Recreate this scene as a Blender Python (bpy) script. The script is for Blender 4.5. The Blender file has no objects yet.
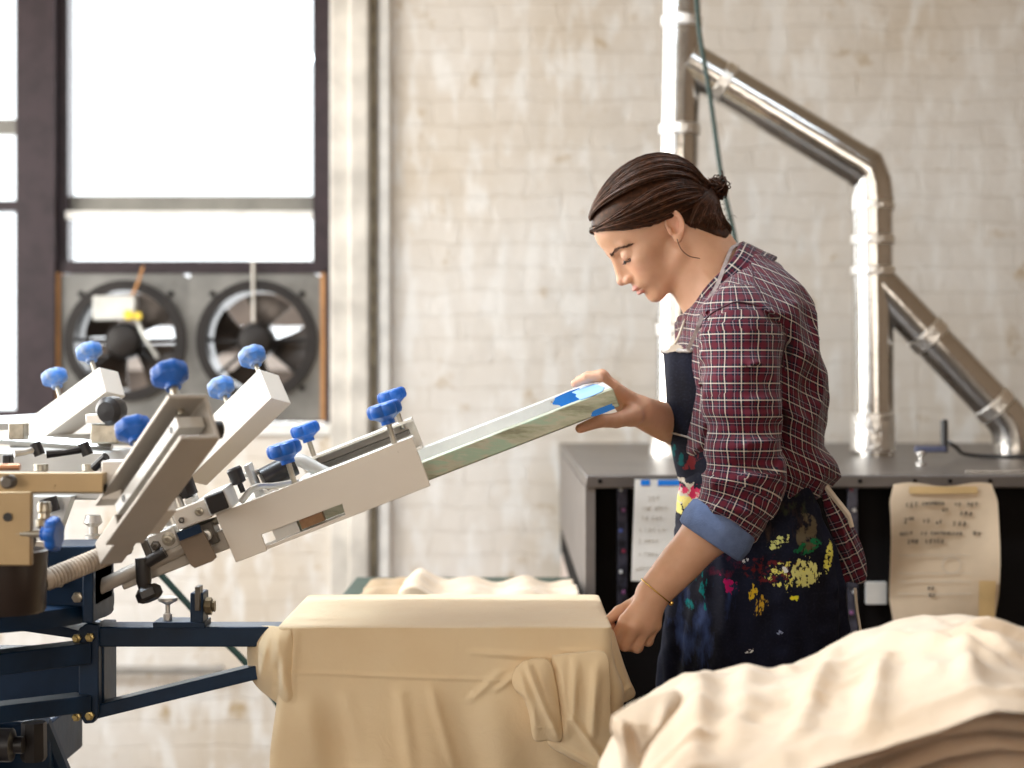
import bpy, bmesh, math, random
import numpy as np
from mathutils import Vector, Matrix

random.seed(7)
RNG = np.random.RandomState(11)
SC = bpy.context.scene
COL = SC.collection
F_PX = 1700.0
CAM_Z = 1.33
WALL_Y = 5.6


def W(px, py, d):
    """world point seen at pixel (px, py) at distance d from the camera plane"""
    return np.array([(px - 512.0) / F_PX * d, d, CAM_Z - (py - 384.0) / F_PX * d])


# ------------------------------------------------------------------ materials
MATS = {}


def new_mat(name):
    m = bpy.data.materials.new(name)
    m.use_nodes = True
    nt = m.node_tree
    b = nt.nodes['Principled BSDF']
    MATS[name] = m
    return m, nt, b


def N(nt, typ, **kw):
    n = nt.nodes.new(typ)
    for k, v in kw.items():
        if k.startswith('i_'):
            n.inputs[k[2:].replace('_', ' ')].default_value = v
        else:
            setattr(n, k, v)
    return n


def ramp(nt, stops, interp='LINEAR'):
    r = nt.nodes.new('ShaderNodeValToRGB')
    cr = r.color_ramp
    cr.interpolation = interp
    while len(cr.elements) > 1:
        cr.elements.remove(cr.elements[-1])
    cr.elements[0].position = stops[0][0]
    cr.elements[0].color = tuple(stops[0][1]) + (1,)
    for p, c in stops[1:]:
        e = cr.elements.new(p)
        e.color = tuple(c) + (1,)
    return r


def mix(nt, fac, a, b, mode='MIX'):
    m = nt.nodes.new('ShaderNodeMix')
    m.data_type = 'RGBA'
    m.blend_type = mode
    for val, idx in ((fac, 0), (a, 6), (b, 7)):
        if hasattr(val, 'links') or isinstance(val, bpy.types.NodeSocket):
            nt.links.new(val, m.inputs[idx])
        elif idx == 0:
            m.inputs[0].default_value = val
        else:
            m.inputs[idx].default_value = tuple(val) + (1,)
    return m.outputs[2]


def simple(name, col, rough=0.5, metal=0.0, var=0.12, scale=12.0, bump=0.0, bscale=60.0, col2=None, spec=0.5, coat=0.0):
    """solid material with noise variation and a little bump"""
    m, nt, b = new_mat(name)
    tc = N(nt, 'ShaderNodeTexCoord')
    nz = N(nt, 'ShaderNodeTexNoise')
    nz.inputs['Scale'].default_value = scale
    nz.inputs['Detail'].default_value = 5
    nt.links.new(tc.outputs['Object'], nz.inputs['Vector'])
    c2 = col2 or tuple(max(0, c * (1 - var * 2)) for c in col)
    r = ramp(nt, [(0.32, c2), (0.62, col)])
    nt.links.new(nz.outputs['Fac'], r.inputs['Fac'])
    nt.links.new(r.outputs['Color'], b.inputs['Base Color'])
    b.inputs['Roughness'].default_value = rough
    b.inputs['Metallic'].default_value = metal
    b.inputs['Specular IOR Level'].default_value = spec
    b.inputs['Coat Weight'].default_value = coat
    if bump:
        n2 = N(nt, 'ShaderNodeTexNoise')
        n2.inputs['Scale'].default_value = bscale
        n2.inputs['Detail'].default_value = 4
        nt.links.new(tc.outputs['Object'], n2.inputs['Vector'])
        bp = N(nt, 'ShaderNodeBump')
        bp.inputs['Strength'].default_value = bump
        bp.inputs['Distance'].default_value = 0.004
        nt.links.new(n2.outputs['Fac'], bp.inputs['Height'])
        nt.links.new(bp.outputs['Normal'], b.inputs['Normal'])
    return m


# ------------------------------------------------------------------ objects
WLOC = {}


def thing(name, label, cat, loc, group=None):
    o = bpy.data.objects.new(name, None)
    COL.objects.link(o)
    o.empty_display_size = 0.05
    o.location = tuple(loc)
    WLOC[o.name] = np.array(loc, float)
    o['label'] = label
    o['category'] = cat
    if group:
        o['group'] = group
    return o


def tag(o, label, cat, group=None):
    o['label'] = label
    o['category'] = cat
    if group:
        o['group'] = group
    return o


def struct(o):
    o['kind'] = 'structure'
    return o


def make_obj(name, verts, faces, mat, parent=None, smooth=True, angle=35, bevel=0.0, uv=None, label=None, base=False, attr=None, subsurf=0):
    verts = np.asarray(verts, float)
    lo, hi = verts.min(0), verts.max(0)
    c = (lo + hi) / 2
    if base:
        c[2] = lo[2]
    me = bpy.data.meshes.new(name)
    me.from_pydata((verts - c).tolist(), [], faces if isinstance(faces, list) else faces.tolist())
    me.validate()
    if smooth:
        me.polygons.foreach_set('use_smooth', [True] * len(me.polygons))
        if angle < 180:
            me.set_sharp_from_angle(angle=math.radians(angle))
    if uv is not None:
        l = me.uv_layers.new(name='UVMap')
        l.data.foreach_set('uv', np.asarray(uv, np.float32).ravel())
    if attr is not None:
        for k, a in attr.items():
            at = me.color_attributes.new(k, 'FLOAT_COLOR', 'POINT')
            at.data.foreach_set('color', np.asarray(a, np.float32).ravel())
    me.materials.append(MATS[mat] if isinstance(mat, str) else mat)
    me.update()
    o = bpy.data.objects.new(name, me)
    COL.objects.link(o)
    ploc = np.zeros(3)
    if parent is not None:
        ploc = WLOC[parent.name]
        o.parent = parent
    o.location = tuple(c - ploc)
    WLOC[o.name] = c
    if bevel:
        bm = o.modifiers.new('Bevel', 'BEVEL')
        bm.width = bevel
        bm.segments = 2
        bm.limit_method = 'ANGLE'
        bm.angle_limit = math.radians(40)
    if subsurf:
        s = o.modifiers.new('Subdivision', 'SUBSURF')
        s.levels = subsurf
        s.render_levels = subsurf
    if label:
        o['label'] = label
    return o


def unit(v):
    v = np.asarray(v, float)
    return v / np.linalg.norm(v)


def basis(axis, hint=(0, 0, 1)):
    a = unit(axis)
    h = np.asarray(hint, float)
    if abs(a @ unit(h)) > 0.98:
        h = np.array([1.0, 0.3, 0.1])
    x = unit(np.cross(h, a))
    y = np.cross(a, x)
    return x, y, a


class Frame:
    """local frame: P(u, v, w) -> world"""
    def __init__(s, o, X=(1, 0, 0), Y=(0, 1, 0), Z=(0, 0, 1)):
        s.o = np.asarray(o, float)
        s.X, s.Y, s.Z = unit(X), unit(Y), unit(Z)

    def __call__(s, u, v, w):
        return s.o + s.X * u + s.Y * v + s.Z * w


WORLD = Frame((0, 0, 0))


class MB:
    def __init__(s, fr=WORLD):
        s.v = []
        s.f = []
        s.fr = fr

    def P(s, p):
        return s.fr(*p)

    def add(s, vs, fs):
        n = len(s.v)
        s.v += [tuple(x) for x in vs]
        s.f += [tuple(i + n for i in f) for f in fs]
        return s

    def box(s, x0, x1, y0, y1, z0, z1):
        vs = [s.P(p) for p in ((x0, y0, z0), (x1, y0, z0), (x1, y1, z0), (x0, y1, z0), (x0, y0, z1), (x1, y0, z1), (x1, y1, z1), (x0, y1, z1))]
        return s.add(vs, [(0, 3, 2, 1), (4, 5, 6, 7), (0, 1, 5, 4), (1, 2, 6, 5), (2, 3, 7, 6), (3, 0, 4, 7)])

    def cbox(s, c, sx, sy, sz):
        return s.box(c[0] - sx / 2, c[0] + sx / 2, c[1] - sy / 2, c[1] + sy / 2, c[2] - sz / 2, c[2] + sz / 2)

    def prism(s, poly, y0, y1):
        """polygon in local (x, z) extruded along local y"""
        n = len(poly)
        vs = [s.P((p[0], y0, p[1])) for p in poly] + [s.P((p[0], y1, p[1])) for p in poly]
        fs = [tuple(range(n)), tuple(reversed(range(n, 2 * n)))]
        for i in range(n):
            j = (i + 1) % n
            fs.append((j, i, i + n, j + n))
        return s.add(vs, fs)

    def rings(s, rings, closed=False, cap=True):
        """list of rings (each k world points) -> tube"""
        k = len(rings[0])
        vs = [p for r in rings for p in r]
        fs = []
        m = len(rings)
        for a in range(m if closed else m - 1):
            b = (a + 1) % m
            for i in range(k):
                j = (i + 1) % k
                fs.append((a * k + i, a * k + j, b * k + j, b * k + i))
        if cap and not closed:
            fs.append(tuple(reversed(range(k))))
            fs.append(tuple(range((m - 1) * k, m * k)))
        return s.add(vs, fs)

    def lathe(s, p0, axis, prof, seg=24, lobes=0, amp=0.0, world=False, hint=(0, 0, 1)):
        """prof: list of (radius, height along axis)"""
        if not world:
            o = s.P(p0)
            a = s.fr.X * axis[0] + s.fr.Y * axis[1] + s.fr.Z * axis[2]
        else:
            o = np.asarray(p0, float)
            a = axis
        x, y, a = basis(a, hint)
        rs = []
        for r, h in prof:
            rr = []
            for i in range(seg):
                t = 2 * math.pi * i / seg
                q = r * (1 + amp * math.cos(lobes * t)) if lobes else r
                rr.append(o + a * h + x * (q * math.cos(t)) + y * (q * math.sin(t)))
            rs.append(rr)
        return s.rings(rs)

    def cyl(s, p0, p1, r, seg=16, r2=None):
        a, b = s.P(p0), s.P(p1)
        L = np.linalg.norm(b - a)
        return s.lathe(a, b - a, [(r, 0), (r if r2 is None else r2, L)], seg, world=True)

    def tube(s, pts, r, seg=10, local=True):
        P = [s.P(p) if local else np.asarray(p, float) for p in pts]
        rs = []
        n = len(P)
        rad = r if hasattr(r, '__len__') else [r] * n
        x = None
        for i in range(n):
            t = unit(P[min(i + 1, n - 1)] - P[max(i - 1, 0)])
            if x is None:
                x, y, _ = basis(t)
            else:
                x = x - t * (x @ t)
                x = unit(x)
                y = np.cross(t, x)
            rs.append([P[i] + x * (rad[i] * math.cos(2 * math.pi * k / seg)) + y * (rad[i] * math.sin(2 * math.pi * k / seg)) for k in range(seg)])
        return s.rings(rs)

    def build(s, name, mat, parent=None, **kw):
        return make_obj(name, s.v, s.f, mat, parent, **kw)


def spline(pts, n):
    """Catmull-Rom through pts -> n points"""
    P = np.asarray(pts, float)
    P = np.vstack([2 * P[0] - P[1], P, 2 * P[-1] - P[-2]])
    m = len(P) - 3
    out = []
    for t in np.linspace(0, m - 1e-6, n):
        i = int(t)
        f = t - i
        a, b, c, d = P[i], P[i + 1], P[i + 2], P[i + 3]
        out.append(0.5 * ((2 * b) + (-a + c) * f + (2 * a - 5 * b + 4 * c - d) * f * f + (-a + 3 * b - 3 * c + d) * f ** 3))
    return np.array(out)


# ------------------------------------------------------------------ smooth noise
_T = np.random.RandomState(3).rand(64, 64, 64).astype(np.float32)


def vnoise(P, scale, seed=0):
    """tiled value noise in [-1, 1]; P (N,3)"""
    q = np.asarray(P, np.float32) * scale + seed * 17.37 + 900
    i = np.floor(q).astype(np.int64)
    f = (q - i).astype(np.float32)
    f = f * f * (3 - 2 * f)
    i &= 63
    j = (i + 1) & 63
    x0, y0, z0 = i[..., 0], i[..., 1], i[..., 2]
    x1, y1, z1 = j[..., 0], j[..., 1], j[..., 2]
    fx, fy, fz = f[..., 0], f[..., 1], f[..., 2]
    a = _T[x0, y0, z0] * (1 - fx) + _T[x1, y0, z0] * fx
    b = _T[x0, y1, z0] * (1 - fx) + _T[x1, y1, z0] * fx
    c = _T[x0, y0, z1] * (1 - fx) + _T[x1, y0, z1] * fx
    d = _T[x0, y1, z1] * (1 - fx) + _T[x1, y1, z1] * fx
    return ((a * (1 - fy) + b * fy) * (1 - fz) + (c * (1 - fy) + d * fy) * fz) * 2 - 1


def smoothstep(a, b, x):
    t = np.clip((x - a) / (b - a), 0, 1)
    return t * t * (3 - 2 * t)


# ------------------------------------------------------------------ signed distance fields
def smin(a, b, k):
    if k <= 0:
        return np.minimum(a, b)
    h = np.clip(0.5 + 0.5 * (b - a) / k, 0, 1)
    return b * (1 - h) + a * h - k * h * (1 - h)


def smax(a, b, k):
    return -smin(-a, -b, k)


def sd_cap(P, a, b, ra, rb=None):
    a = np.asarray(a, np.float32)
    b = np.asarray(b, np.float32)
    rb = ra if rb is None else rb
    ab = b - a
    t = np.clip(((P - a) @ ab) / max(1e-9, ab @ ab), 0, 1)
    d = np.linalg.norm(P - a - t[:, None] * ab, axis=1)
    return d - (ra + (rb - ra) * t)


def sd_ell(P, c, r, R=None):
    q = P - np.asarray(c, np.float32)
    if R is not None:
        q = q @ np.asarray(R, np.float32)
    r = np.asarray(r, np.float32)
    k0 = np.linalg.norm(q / r, axis=1)
    k1 = np.linalg.norm(q / (r * r), axis=1)
    return k0 * (k0 - 1) / np.maximum(k1, 1e-6)


def surface_nets(fn, xs, ys, zs, B=8):
    """mesh of fn(P) = 0 on a rectilinear grid; only blocks near the surface are evaluated"""
    nx, ny, nz = [((len(a) + B - 1) // B) * B + 1 for a in (xs, ys, zs)]

    def ext(a, n):
        st = a[-1] - a[-2]
        return np.concatenate([a, a[-1] + st * np.arange(1, n - len(a) + 1)]).astype(np.float32)
    xs, ys, zs = ext(xs, nx), ext(ys, ny), ext(zs, nz)
    bx, by, bz = (nx - 1) // B, (ny - 1) // B, (nz - 1) // B
    cx = (xs[:-1:B] + xs[B::B]) / 2
    cy = (ys[:-1:B] + ys[B::B]) / 2
    cz = (zs[:-1:B] + zs[B::B]) / 2
    hx = (xs[B::B] - xs[:-1:B]) / 2
    hy = (ys[B::B] - ys[:-1:B]) / 2
    hz = (zs[B::B] - zs[:-1:B]) / 2
    G = np.stack(np.meshgrid(cx, cy, cz, indexing='ij'), -1).reshape(-1, 3).astype(np.float32)
    HR = np.sqrt(hx[:, None, None] ** 2 + hy[None, :, None] ** 2 + hz[None, None, :] ** 2).ravel()
    D = np.concatenate([fn(G[i:i + 200000]) for i in range(0, len(G), 200000)])
    F = np.repeat(np.repeat(np.repeat(np.where(D < 0, -1, 1).astype(np.float32).reshape(bx, by, bz), B, 0), B, 1), B, 2)
    F = np.pad(F, ((0, 1), (0, 1), (0, 1)), mode='edge')
    act = np.nonzero(np.abs(D) < HR * 1.25 + 0.004)[0]
    ib, jb, kb = np.unravel_index(act, (bx, by, bz))
    r = np.arange(B + 1)
    ox, oy, oz = [a.ravel() for a in np.meshgrid(r, r, r, indexing='ij')]
    ch = max(1, 400000 // len(ox))
    for s in range(0, len(ib), ch):
        I = (ib[s:s + ch, None] * B + ox).ravel()
        J = (jb[s:s + ch, None] * B + oy).ravel()
        K = (kb[s:s + ch, None] * B + oz).ravel()
        F[I, J, K] = fn(np.stack([xs[I], ys[J], zs[K]], 1))
    ins = F < 0
    c = np.zeros((nx - 1, ny - 1, nz - 1), np.uint8)
    for a in (0, 1):
        for b in (0, 1):
            for d in (0, 1):
                c += ins[a:nx - 1 + a, b:ny - 1 + b, d:nz - 1 + d]
    I, J, K = np.nonzero((c > 0) & (c < 8))
    n = len(I)
    idx = np.full((nx - 1, ny - 1, nz - 1), -1, np.int32)
    idx[I, J, K] = np.arange(n)
    acc = np.zeros((n, 3))
    cnt = np.zeros(n)
    corners = [(0, 0, 0), (1, 0, 0), (0, 1, 0), (1, 1, 0), (0, 0, 1), (1, 0, 1), (0, 1, 1), (1, 1, 1)]
    cv = {q: F[I + q[0], J + q[1], K + q[2]] for q in corners}
    for q in corners:
        for ax in range(3):
            if q[ax] == 0:
                p = list(q)
                p[ax] = 1
                p = tuple(p)
                a, b = cv[q], cv[p]
                m = (a < 0) != (b < 0)
                t = np.where(m, a / np.where(m, a - b, 1), 0)
                pos = np.stack([I + q[0], J + q[1], K + q[2]], 1).astype(float)
                pos[:, ax] += t
                acc[m] += pos[m]
                cnt[m] += 1
    acc /= cnt[:, None]
    V = np.stack([np.interp(acc[:, 0], np.arange(nx), xs), np.interp(acc[:, 1], np.arange(ny), ys), np.interp(acc[:, 2], np.arange(nz), zs)], 1)
    Q = []
    for ax in range(3):
        sl0 = [slice(1, -1)] * 3
        sl1 = [slice(1, -1)] * 3
        sl0[ax] = slice(0, -1)
        sl1[ax] = slice(1, None)
        a, b = ins[tuple(sl0)], ins[tuple(sl1)]
        e = np.argwhere(a != b)
        off = np.ones(3, int)
        off[ax] = 0
        e = e + off
        s = ins[e[:, 0], e[:, 1], e[:, 2]]
        u, v = [(1, 2), (2, 0), (0, 1)][ax]
        def cell(du, dv):
            q = e.copy()
            q[:, u] += du
            q[:, v] += dv
            return idx[q[:, 0], q[:, 1], q[:, 2]]
        quad = np.stack([cell(-1, -1), cell(0, -1), cell(0, 0), cell(-1, 0)], 1)
        quad[~s] = quad[~s][:, ::-1]
        Q.append(quad)
    Q = np.concatenate(Q)
    Q = Q[(Q >= 0).all(1)]
    return V, Q


def keep_largest(V, Q):
    """drop loose specks"""
    n = len(V)
    lab = np.arange(n)
    while True:
        m = lab[Q].min(1)
        new = lab.copy()
        for k in range(4):
            np.minimum.at(new, Q[:, k], m)
        new = new[new]
        if (new == lab).all():
            break
        lab = new
    u, c = np.unique(lab, return_counts=True)
    big = u[c.argmax()]
    keep = lab == big
    mp = np.cumsum(keep) - 1
    return V[keep], mp[Q[keep[Q[:, 0]]]]
# ================================================================== materials of the room
def brick_mat():
    m, nt, b = new_mat('painted_brick')
    tc = N(nt, 'ShaderNodeTexCoord')
    mp = N(nt, 'ShaderNodeMapping')
    mp.inputs['Rotation'].default_value = (math.radians(90), 0, 0)
    nt.links.new(tc.outputs['Object'], mp.inputs['Vector'])
    # wobble the joints a little
    wob = N(nt, 'ShaderNodeTexNoise')
    wob.inputs['Scale'].default_value = 7
    nt.links.new(mp.outputs['Vector'], wob.inputs['Vector'])
    ad = N(nt, 'ShaderNodeVectorMath', operation='MULTIPLY_ADD')
    ad.inputs[1].default_value = (0.08, 0.045, 0)
    nt.links.new(wob.outputs['Color'], ad.inputs[0])
    nt.links.new(mp.outputs['Vector'], ad.inputs[2])
    br = N(nt, 'ShaderNodeTexBrick')
    br.inputs['Scale'].default_value = 1.0
    br.inputs['Brick Width'].default_value = 0.215
    br.inputs['Row Height'].default_value = 0.079
    br.inputs['Mortar Size'].default_value = 0.004
    br.inputs['Mortar Smooth'].default_value = 0.9
    br.inputs['Bias'].default_value = -0.1
    br.inputs['Color1'].default_value = (0.76, 0.73, 0.685, 1)
    br.inputs['Color2'].default_value = (0.73, 0.695, 0.645, 1)
    br.inputs['Mortar'].default_value = (0.71, 0.67, 0.61, 1)
    nt.links.new(ad.outputs[0], br.inputs['Vector'])
    n1 = N(nt, 'ShaderNodeTexNoise')
    n1.inputs['Scale'].default_value = 1.1
    n1.inputs['Detail'].default_value = 6
    nt.links.new(tc.outputs['Object'], n1.inputs['Vector'])
    r1 = ramp(nt, [(0.38, (0.84, 0.76, 0.65)), (0.5, (.95, .92, .88)), (0.62, (1, 1, 1))])
    nt.links.new(n1.outputs['Fac'], r1.inputs['Fac'])
    c = mix(nt, 0.8, br.outputs['Color'], r1.outputs['Color'], 'MULTIPLY')
    # chips and stains
    n2 = N(nt, 'ShaderNodeTexNoise')
    n2.inputs['Scale'].default_value = 9
    n2.inputs['Detail'].default_value = 7
    n2.inputs['Roughness'].default_value = 0.62
    nt.links.new(tc.outputs['Object'], n2.inputs['Vector'])
    r2 = ramp(nt, [(0.61, (0, 0, 0)), (0.72, (.9, .9, .9))])
    nt.links.new(n2.outputs['Fac'], r2.inputs['Fac'])
    c = mix(nt, r2.outputs['Color'], c, (0.47, 0.35, 0.2))
    n3 = N(nt, 'ShaderNodeTexNoise')
    n3.inputs['Scale'].default_value = 14
    n3.inputs['Detail'].default_value = 5
    mp3 = N(nt, 'ShaderNodeMapping')
    mp3.inputs['Scale'].default_value = (1, 1, 0.35)
    mp3.inputs['Location'].default_value = (4, 2, 7)
    nt.links.new(tc.outputs['Object'], mp3.inputs['Vector'])
    nt.links.new(mp3.outputs['Vector'], n3.inputs['Vector'])
    r3 = ramp(nt, [(0.5, (0, 0, 0)), (0.62, (0.75, 0.75, 0.75))])
    nt.links.new(n3.outputs['Fac'], r3.inputs['Fac'])
    c = mix(nt, r3.outputs['Color'], c, (0.84, 0.83, 0.8))
    nt.links.new(c, b.inputs['Base Color'])
    b.inputs['Roughness'].default_value = 0.5
    hm = N(nt, 'ShaderNodeMath', operation='MULTIPLY_ADD')
    nt.links.new(br.outputs['Fac'], hm.inputs[0])
    hm.inputs[1].default_value = -0.25
    nt.links.new(n2.outputs['Fac'], hm.inputs[2])
    bp = N(nt, 'ShaderNodeBump')
    bp.inputs['Strength'].default_value = 0.6
    bp.inputs['Distance'].default_value = 0.012
    nt.links.new(hm.outputs[0], bp.inputs['Height'])
    nt.links.new(bp.outputs['Normal'], b.inputs['Normal'])


def duct_mat():
    m, nt, b = new_mat('duct_metal')
    b.inputs['Base Color'].default_value = (0.62, 0.6, 0.57, 1)
    b.inputs['Metallic'].default_value = 1
    b.inputs['Roughness'].default_value = 0.17
    tc = N(nt, 'ShaderNodeTexCoord')
    nz = N(nt, 'ShaderNodeTexNoise')
    nz.inputs['Scale'].default_value = 9
    nz.inputs['Detail'].default_value = 3
    nt.links.new(tc.outputs['Object'], nz.inputs['Vector'])
    bp = N(nt, 'ShaderNodeBump')
    bp.inputs['Strength'].default_value = 0.25
    bp.inputs['Distance'].default_value = 0.01
    nt.links.new(nz.outputs['Fac'], bp.inputs['Height'])
    nt.links.new(bp.outputs['Normal'], b.inputs['Normal'])
    m, nt, b = new_mat('duct_tape_foil')
    b.inputs['Base Color'].default_value = (0.9, 0.88, 0.84, 1)
    b.inputs['Metallic'].default_value = 1
    b.inputs['Roughness'].default_value = 0.3
    tc = N(nt, 'ShaderNodeTexCoord')
    nz = N(nt, 'ShaderNodeTexNoise')
    nz.inputs['Scale'].default_value = 45
    nt.links.new(tc.outputs['Object'], nz.inputs['Vector'])
    bp = N(nt, 'ShaderNodeBump')
    bp.inputs['Strength'].default_value = 0.8
    bp.inputs['Distance'].default_value = 0.01
    nt.links.new(nz.outputs['Fac'], bp.inputs['Height'])
    nt.links.new(bp.outputs['Normal'], b.inputs['Normal'])


brick_mat()
duct_mat()
simple('window_metal', (0.034, 0.021, 0.025), 0.5, spec=.3, var=0.2, scale=20, bump=0.1)
simple('trim_paint', (0.74, 0.7, 0.63), 0.55, var=0.16, scale=9, bump=0.5, bscale=25)
simple('trim_white', (0.85, 0.84, 0.8), 0.5, var=0.1, scale=14, bump=0.4, bscale=25)
simple('pipe_rust', (0.34, 0.29, 0.2), 0.6, var=0.3, scale=20)
simple('floor_wood', (0.17, 0.135, 0.11), 0.5, var=0.25, scale=6)
simple('ceiling_paint', (0.6, 0.5, 0.38), 0.7)
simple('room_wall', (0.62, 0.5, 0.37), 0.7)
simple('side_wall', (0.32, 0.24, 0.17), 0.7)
simple('fan_panel', (0.22, 0.215, 0.2), 0.35, metal=0.55, var=0.18, scale=8)
simple('fan_dark', (0.018, 0.014, 0.012), 0.5, spec=.3, var=0.2)
simple('fan_blade', (0.07, 0.055, 0.045), 0.35, metal=0.7, var=0.25, scale=16)
simple('fan_wood', (0.5, 0.24, 0.08), 0.6)
simple('fan_box', (0.62, 0.62, 0.58), 0.4, metal=0.3)
simple('yellow_tag', (0.85, 0.62, 0.05), 0.5)
simple('dryer_top', (0.14, 0.12, 0.108), 0.36, metal=0.45, var=0.14, scale=5, bump=0.1)
simple('dryer_side', (0.2, 0.175, 0.16), 0.45, metal=0.3, var=0.12)
simple('dryer_black', (0.006, 0.0045, 0.0045), 0.8, spec=0.15)
simple('dryer_pale', (0.62, 0.52, 0.47), 0.5)
simple('black_plastic', (0.015, 0.014, 0.016), 0.35, var=0.1)
simple('crank_blue', (0.09, 0.1, 0.17), 0.4)
simple('silver', (0.72, 0.71, 0.69), 0.25, metal=0.9, var=0.1, scale=30)
simple('paper', (0.8, 0.76, 0.7), 0.7, var=0.05, scale=14)
simple('paper_tan', (0.68, 0.53, 0.37), 0.75, var=0.08, scale=9)
simple('ink', (0.03, 0.02, 0.02), 0.7)
simple('ink_faint', (0.55, 0.5, 0.43), 0.7)
simple('tape_blue', (0.0, 0.2, 0.72), 0.5, var=0.1)
simple('tape_tan', (0.7, 0.48, 0.22), 0.5, var=0.1)
simple('cable_green', (0.012, 0.045, 0.036), 0.5)
simple('table_green', (0.015, 0.05, 0.03), 0.5)
simple('kraft', (0.5, 0.36, 0.22), 0.7)
simple('snow_white', (0.85, 0.85, 0.85), 0.6)


def glass_mat():
    m, nt, b = new_mat('glass')
    nt.nodes.remove(b)
    out = nt.nodes['Material Output']
    tr = N(nt, 'ShaderNodeBsdfTransparent')
    tr.inputs['Color'].default_value = (0.97, 0.98, 0.98, 1)
    gl = N(nt, 'ShaderNodeBsdfGlossy')
    gl.inputs['Roughness'].default_value = 0.02
    mx = N(nt, 'ShaderNodeMixShader')
    mx.inputs[0].default_value = 0.05
    nt.links.new(tr.outputs[0], mx.inputs[1])
    nt.links.new(gl.outputs[0], mx.inputs[2])
    nt.links.new(mx.outputs[0], out.inputs['Surface'])


glass_mat()

# ================================================================== room shell
XL, XR, YB, ZC = -2.9, 3.3, -2.6, 3.7
fl = MB().box(XL - .2, XR + .2, YB - .2, WALL_Y + .3, -0.1, 0.0).build('floor', 'floor_wood', bevel=0)
struct(fl)
struct(MB().box(XL - .2, XR + .2, YB - .2, WALL_Y + .3, ZC, ZC + .1).build('ceiling', 'ceiling_paint'))


def wx(px, d=WALL_Y):
    return (px - 512) / F_PX * d


def wz(py, d=WALL_Y):
    return CAM_Z - (py - 384) / F_PX * d


# back wall with the window opening (two bays side by side, the left one mostly outside the picture)
OX0, OX1, OZ0, OZ1 = wx(-260), wx(331), wz(428), 3.25
wall = MB()
wall.box(XL - .2, OX0, WALL_Y, WALL_Y + .3, 0, ZC)
wall.box(OX1, XR + .2, WALL_Y, WALL_Y + .3, 0, ZC)
wall.box(OX0, OX1, WALL_Y, WALL_Y + .3, 0, OZ0)
wall.box(OX0, OX1, WALL_Y, WALL_Y + .3, OZ1, ZC)
struct(wall.build('wall_back', 'painted_brick', smooth=False))

# left wall: two tall windows bring the daylight; right wall and rear wall plain with rear windows
LW = [(-1.9, 0.3), (0.9, 2.6), (3.2, 5.0)]
lw = MB()
ys = [YB] + [y for p in LW for y in p] + [WALL_Y]
for i in range(0, len(ys), 2):
    lw.box(XL - .2, XL, ys[i], ys[i + 1], 0, ZC)
for a, b in LW:
    lw.box(XL - .2, XL, a, b, 0, 0.95)
    lw.box(XL - .2, XL, a, b, 3.1, ZC)
struct(lw.build('wall_left', 'room_wall', smooth=False))
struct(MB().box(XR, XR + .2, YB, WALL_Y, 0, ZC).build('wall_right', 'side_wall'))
RW = [(-2.3, -0.5), (0.4, 2.2)]
rw = MB()
xs_ = [XL] + [x for p in RW for x in p] + [XR]
for i in range(0, len(xs_), 2):
    rw.box(xs_[i], xs_[i + 1], YB - .2, YB, 0, ZC)
for a, b in RW:
    rw.box(a, b, YB - .2, YB, 0, 1.0)
    rw.box(a, b, YB - .2, YB, 2.9, ZC)
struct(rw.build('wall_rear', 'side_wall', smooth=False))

k = 3
for (a, b, z0, z1) in [(p[0], p[1], 0.95, 3.1) for p in LW]:
    e = bpy.data.objects.new('window_%d' % k, None)
    COL.objects.link(e)
    e.location = (XL - .1, (a + b) / 2, z0)
    WLOC[e.name] = np.array(e.location)
    struct(e)
    f = MB()
    f.box(XL - .14, XL - .06, a, a + .06, z0, z1)
    f.box(XL - .14, XL - .06, b - .06, b, z0, z1)
    f.box(XL - .14, XL - .06, a, b, z0, z0 + .06)
    f.box(XL - .14, XL - .06, a, b, z1 - .06, z1)
    f.box(XL - .14, XL - .06, a, b, (z0 + z1) / 2 - .03, (z0 + z1) / 2 + .03)
    f.build('window_frame', 'window_metal', e)
    k += 1
for (a, b) in RW:
    e = bpy.data.objects.new('window_%d' % k, None)
    COL.objects.link(e)
    e.location = ((a + b) / 2, YB - .1, 1.0)
    WLOC[e.name] = np.array(e.location)
    struct(e)
    f = MB()
    f.box(a, a + .06, YB - .14, YB - .06, 1.0, 2.9)
    f.box(b - .06, b, YB - .14, YB - .06, 1.0, 2.9)
    f.box(a, b, YB - .14, YB - .06, 1.0, 1.06)
    f.box(a, b, YB - .14, YB - .06, 2.84, 2.9)
    f.build('window_frame', 'window_metal', e)
    k += 1

# ------------------------------------------------------------------ window with dark frame
WD = WALL_Y + 0.12            # plane of the frames
w1 = bpy.data.objects.new('window_1', None)
COL.objects.link(w1)
w1.location = (wx(190), WD, OZ0)
WLOC[w1.name] = np.array(w1.location)
struct(w1)


def wb(mb, x0, x1, y0, y1, dep=0.06, off=0.0):
    return mb.box(wx(x0, WD), wx(x1, WD), WD - dep / 2 + off, WD + dep / 2 + off, wz(y1, WD), wz(y0, WD))


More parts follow.
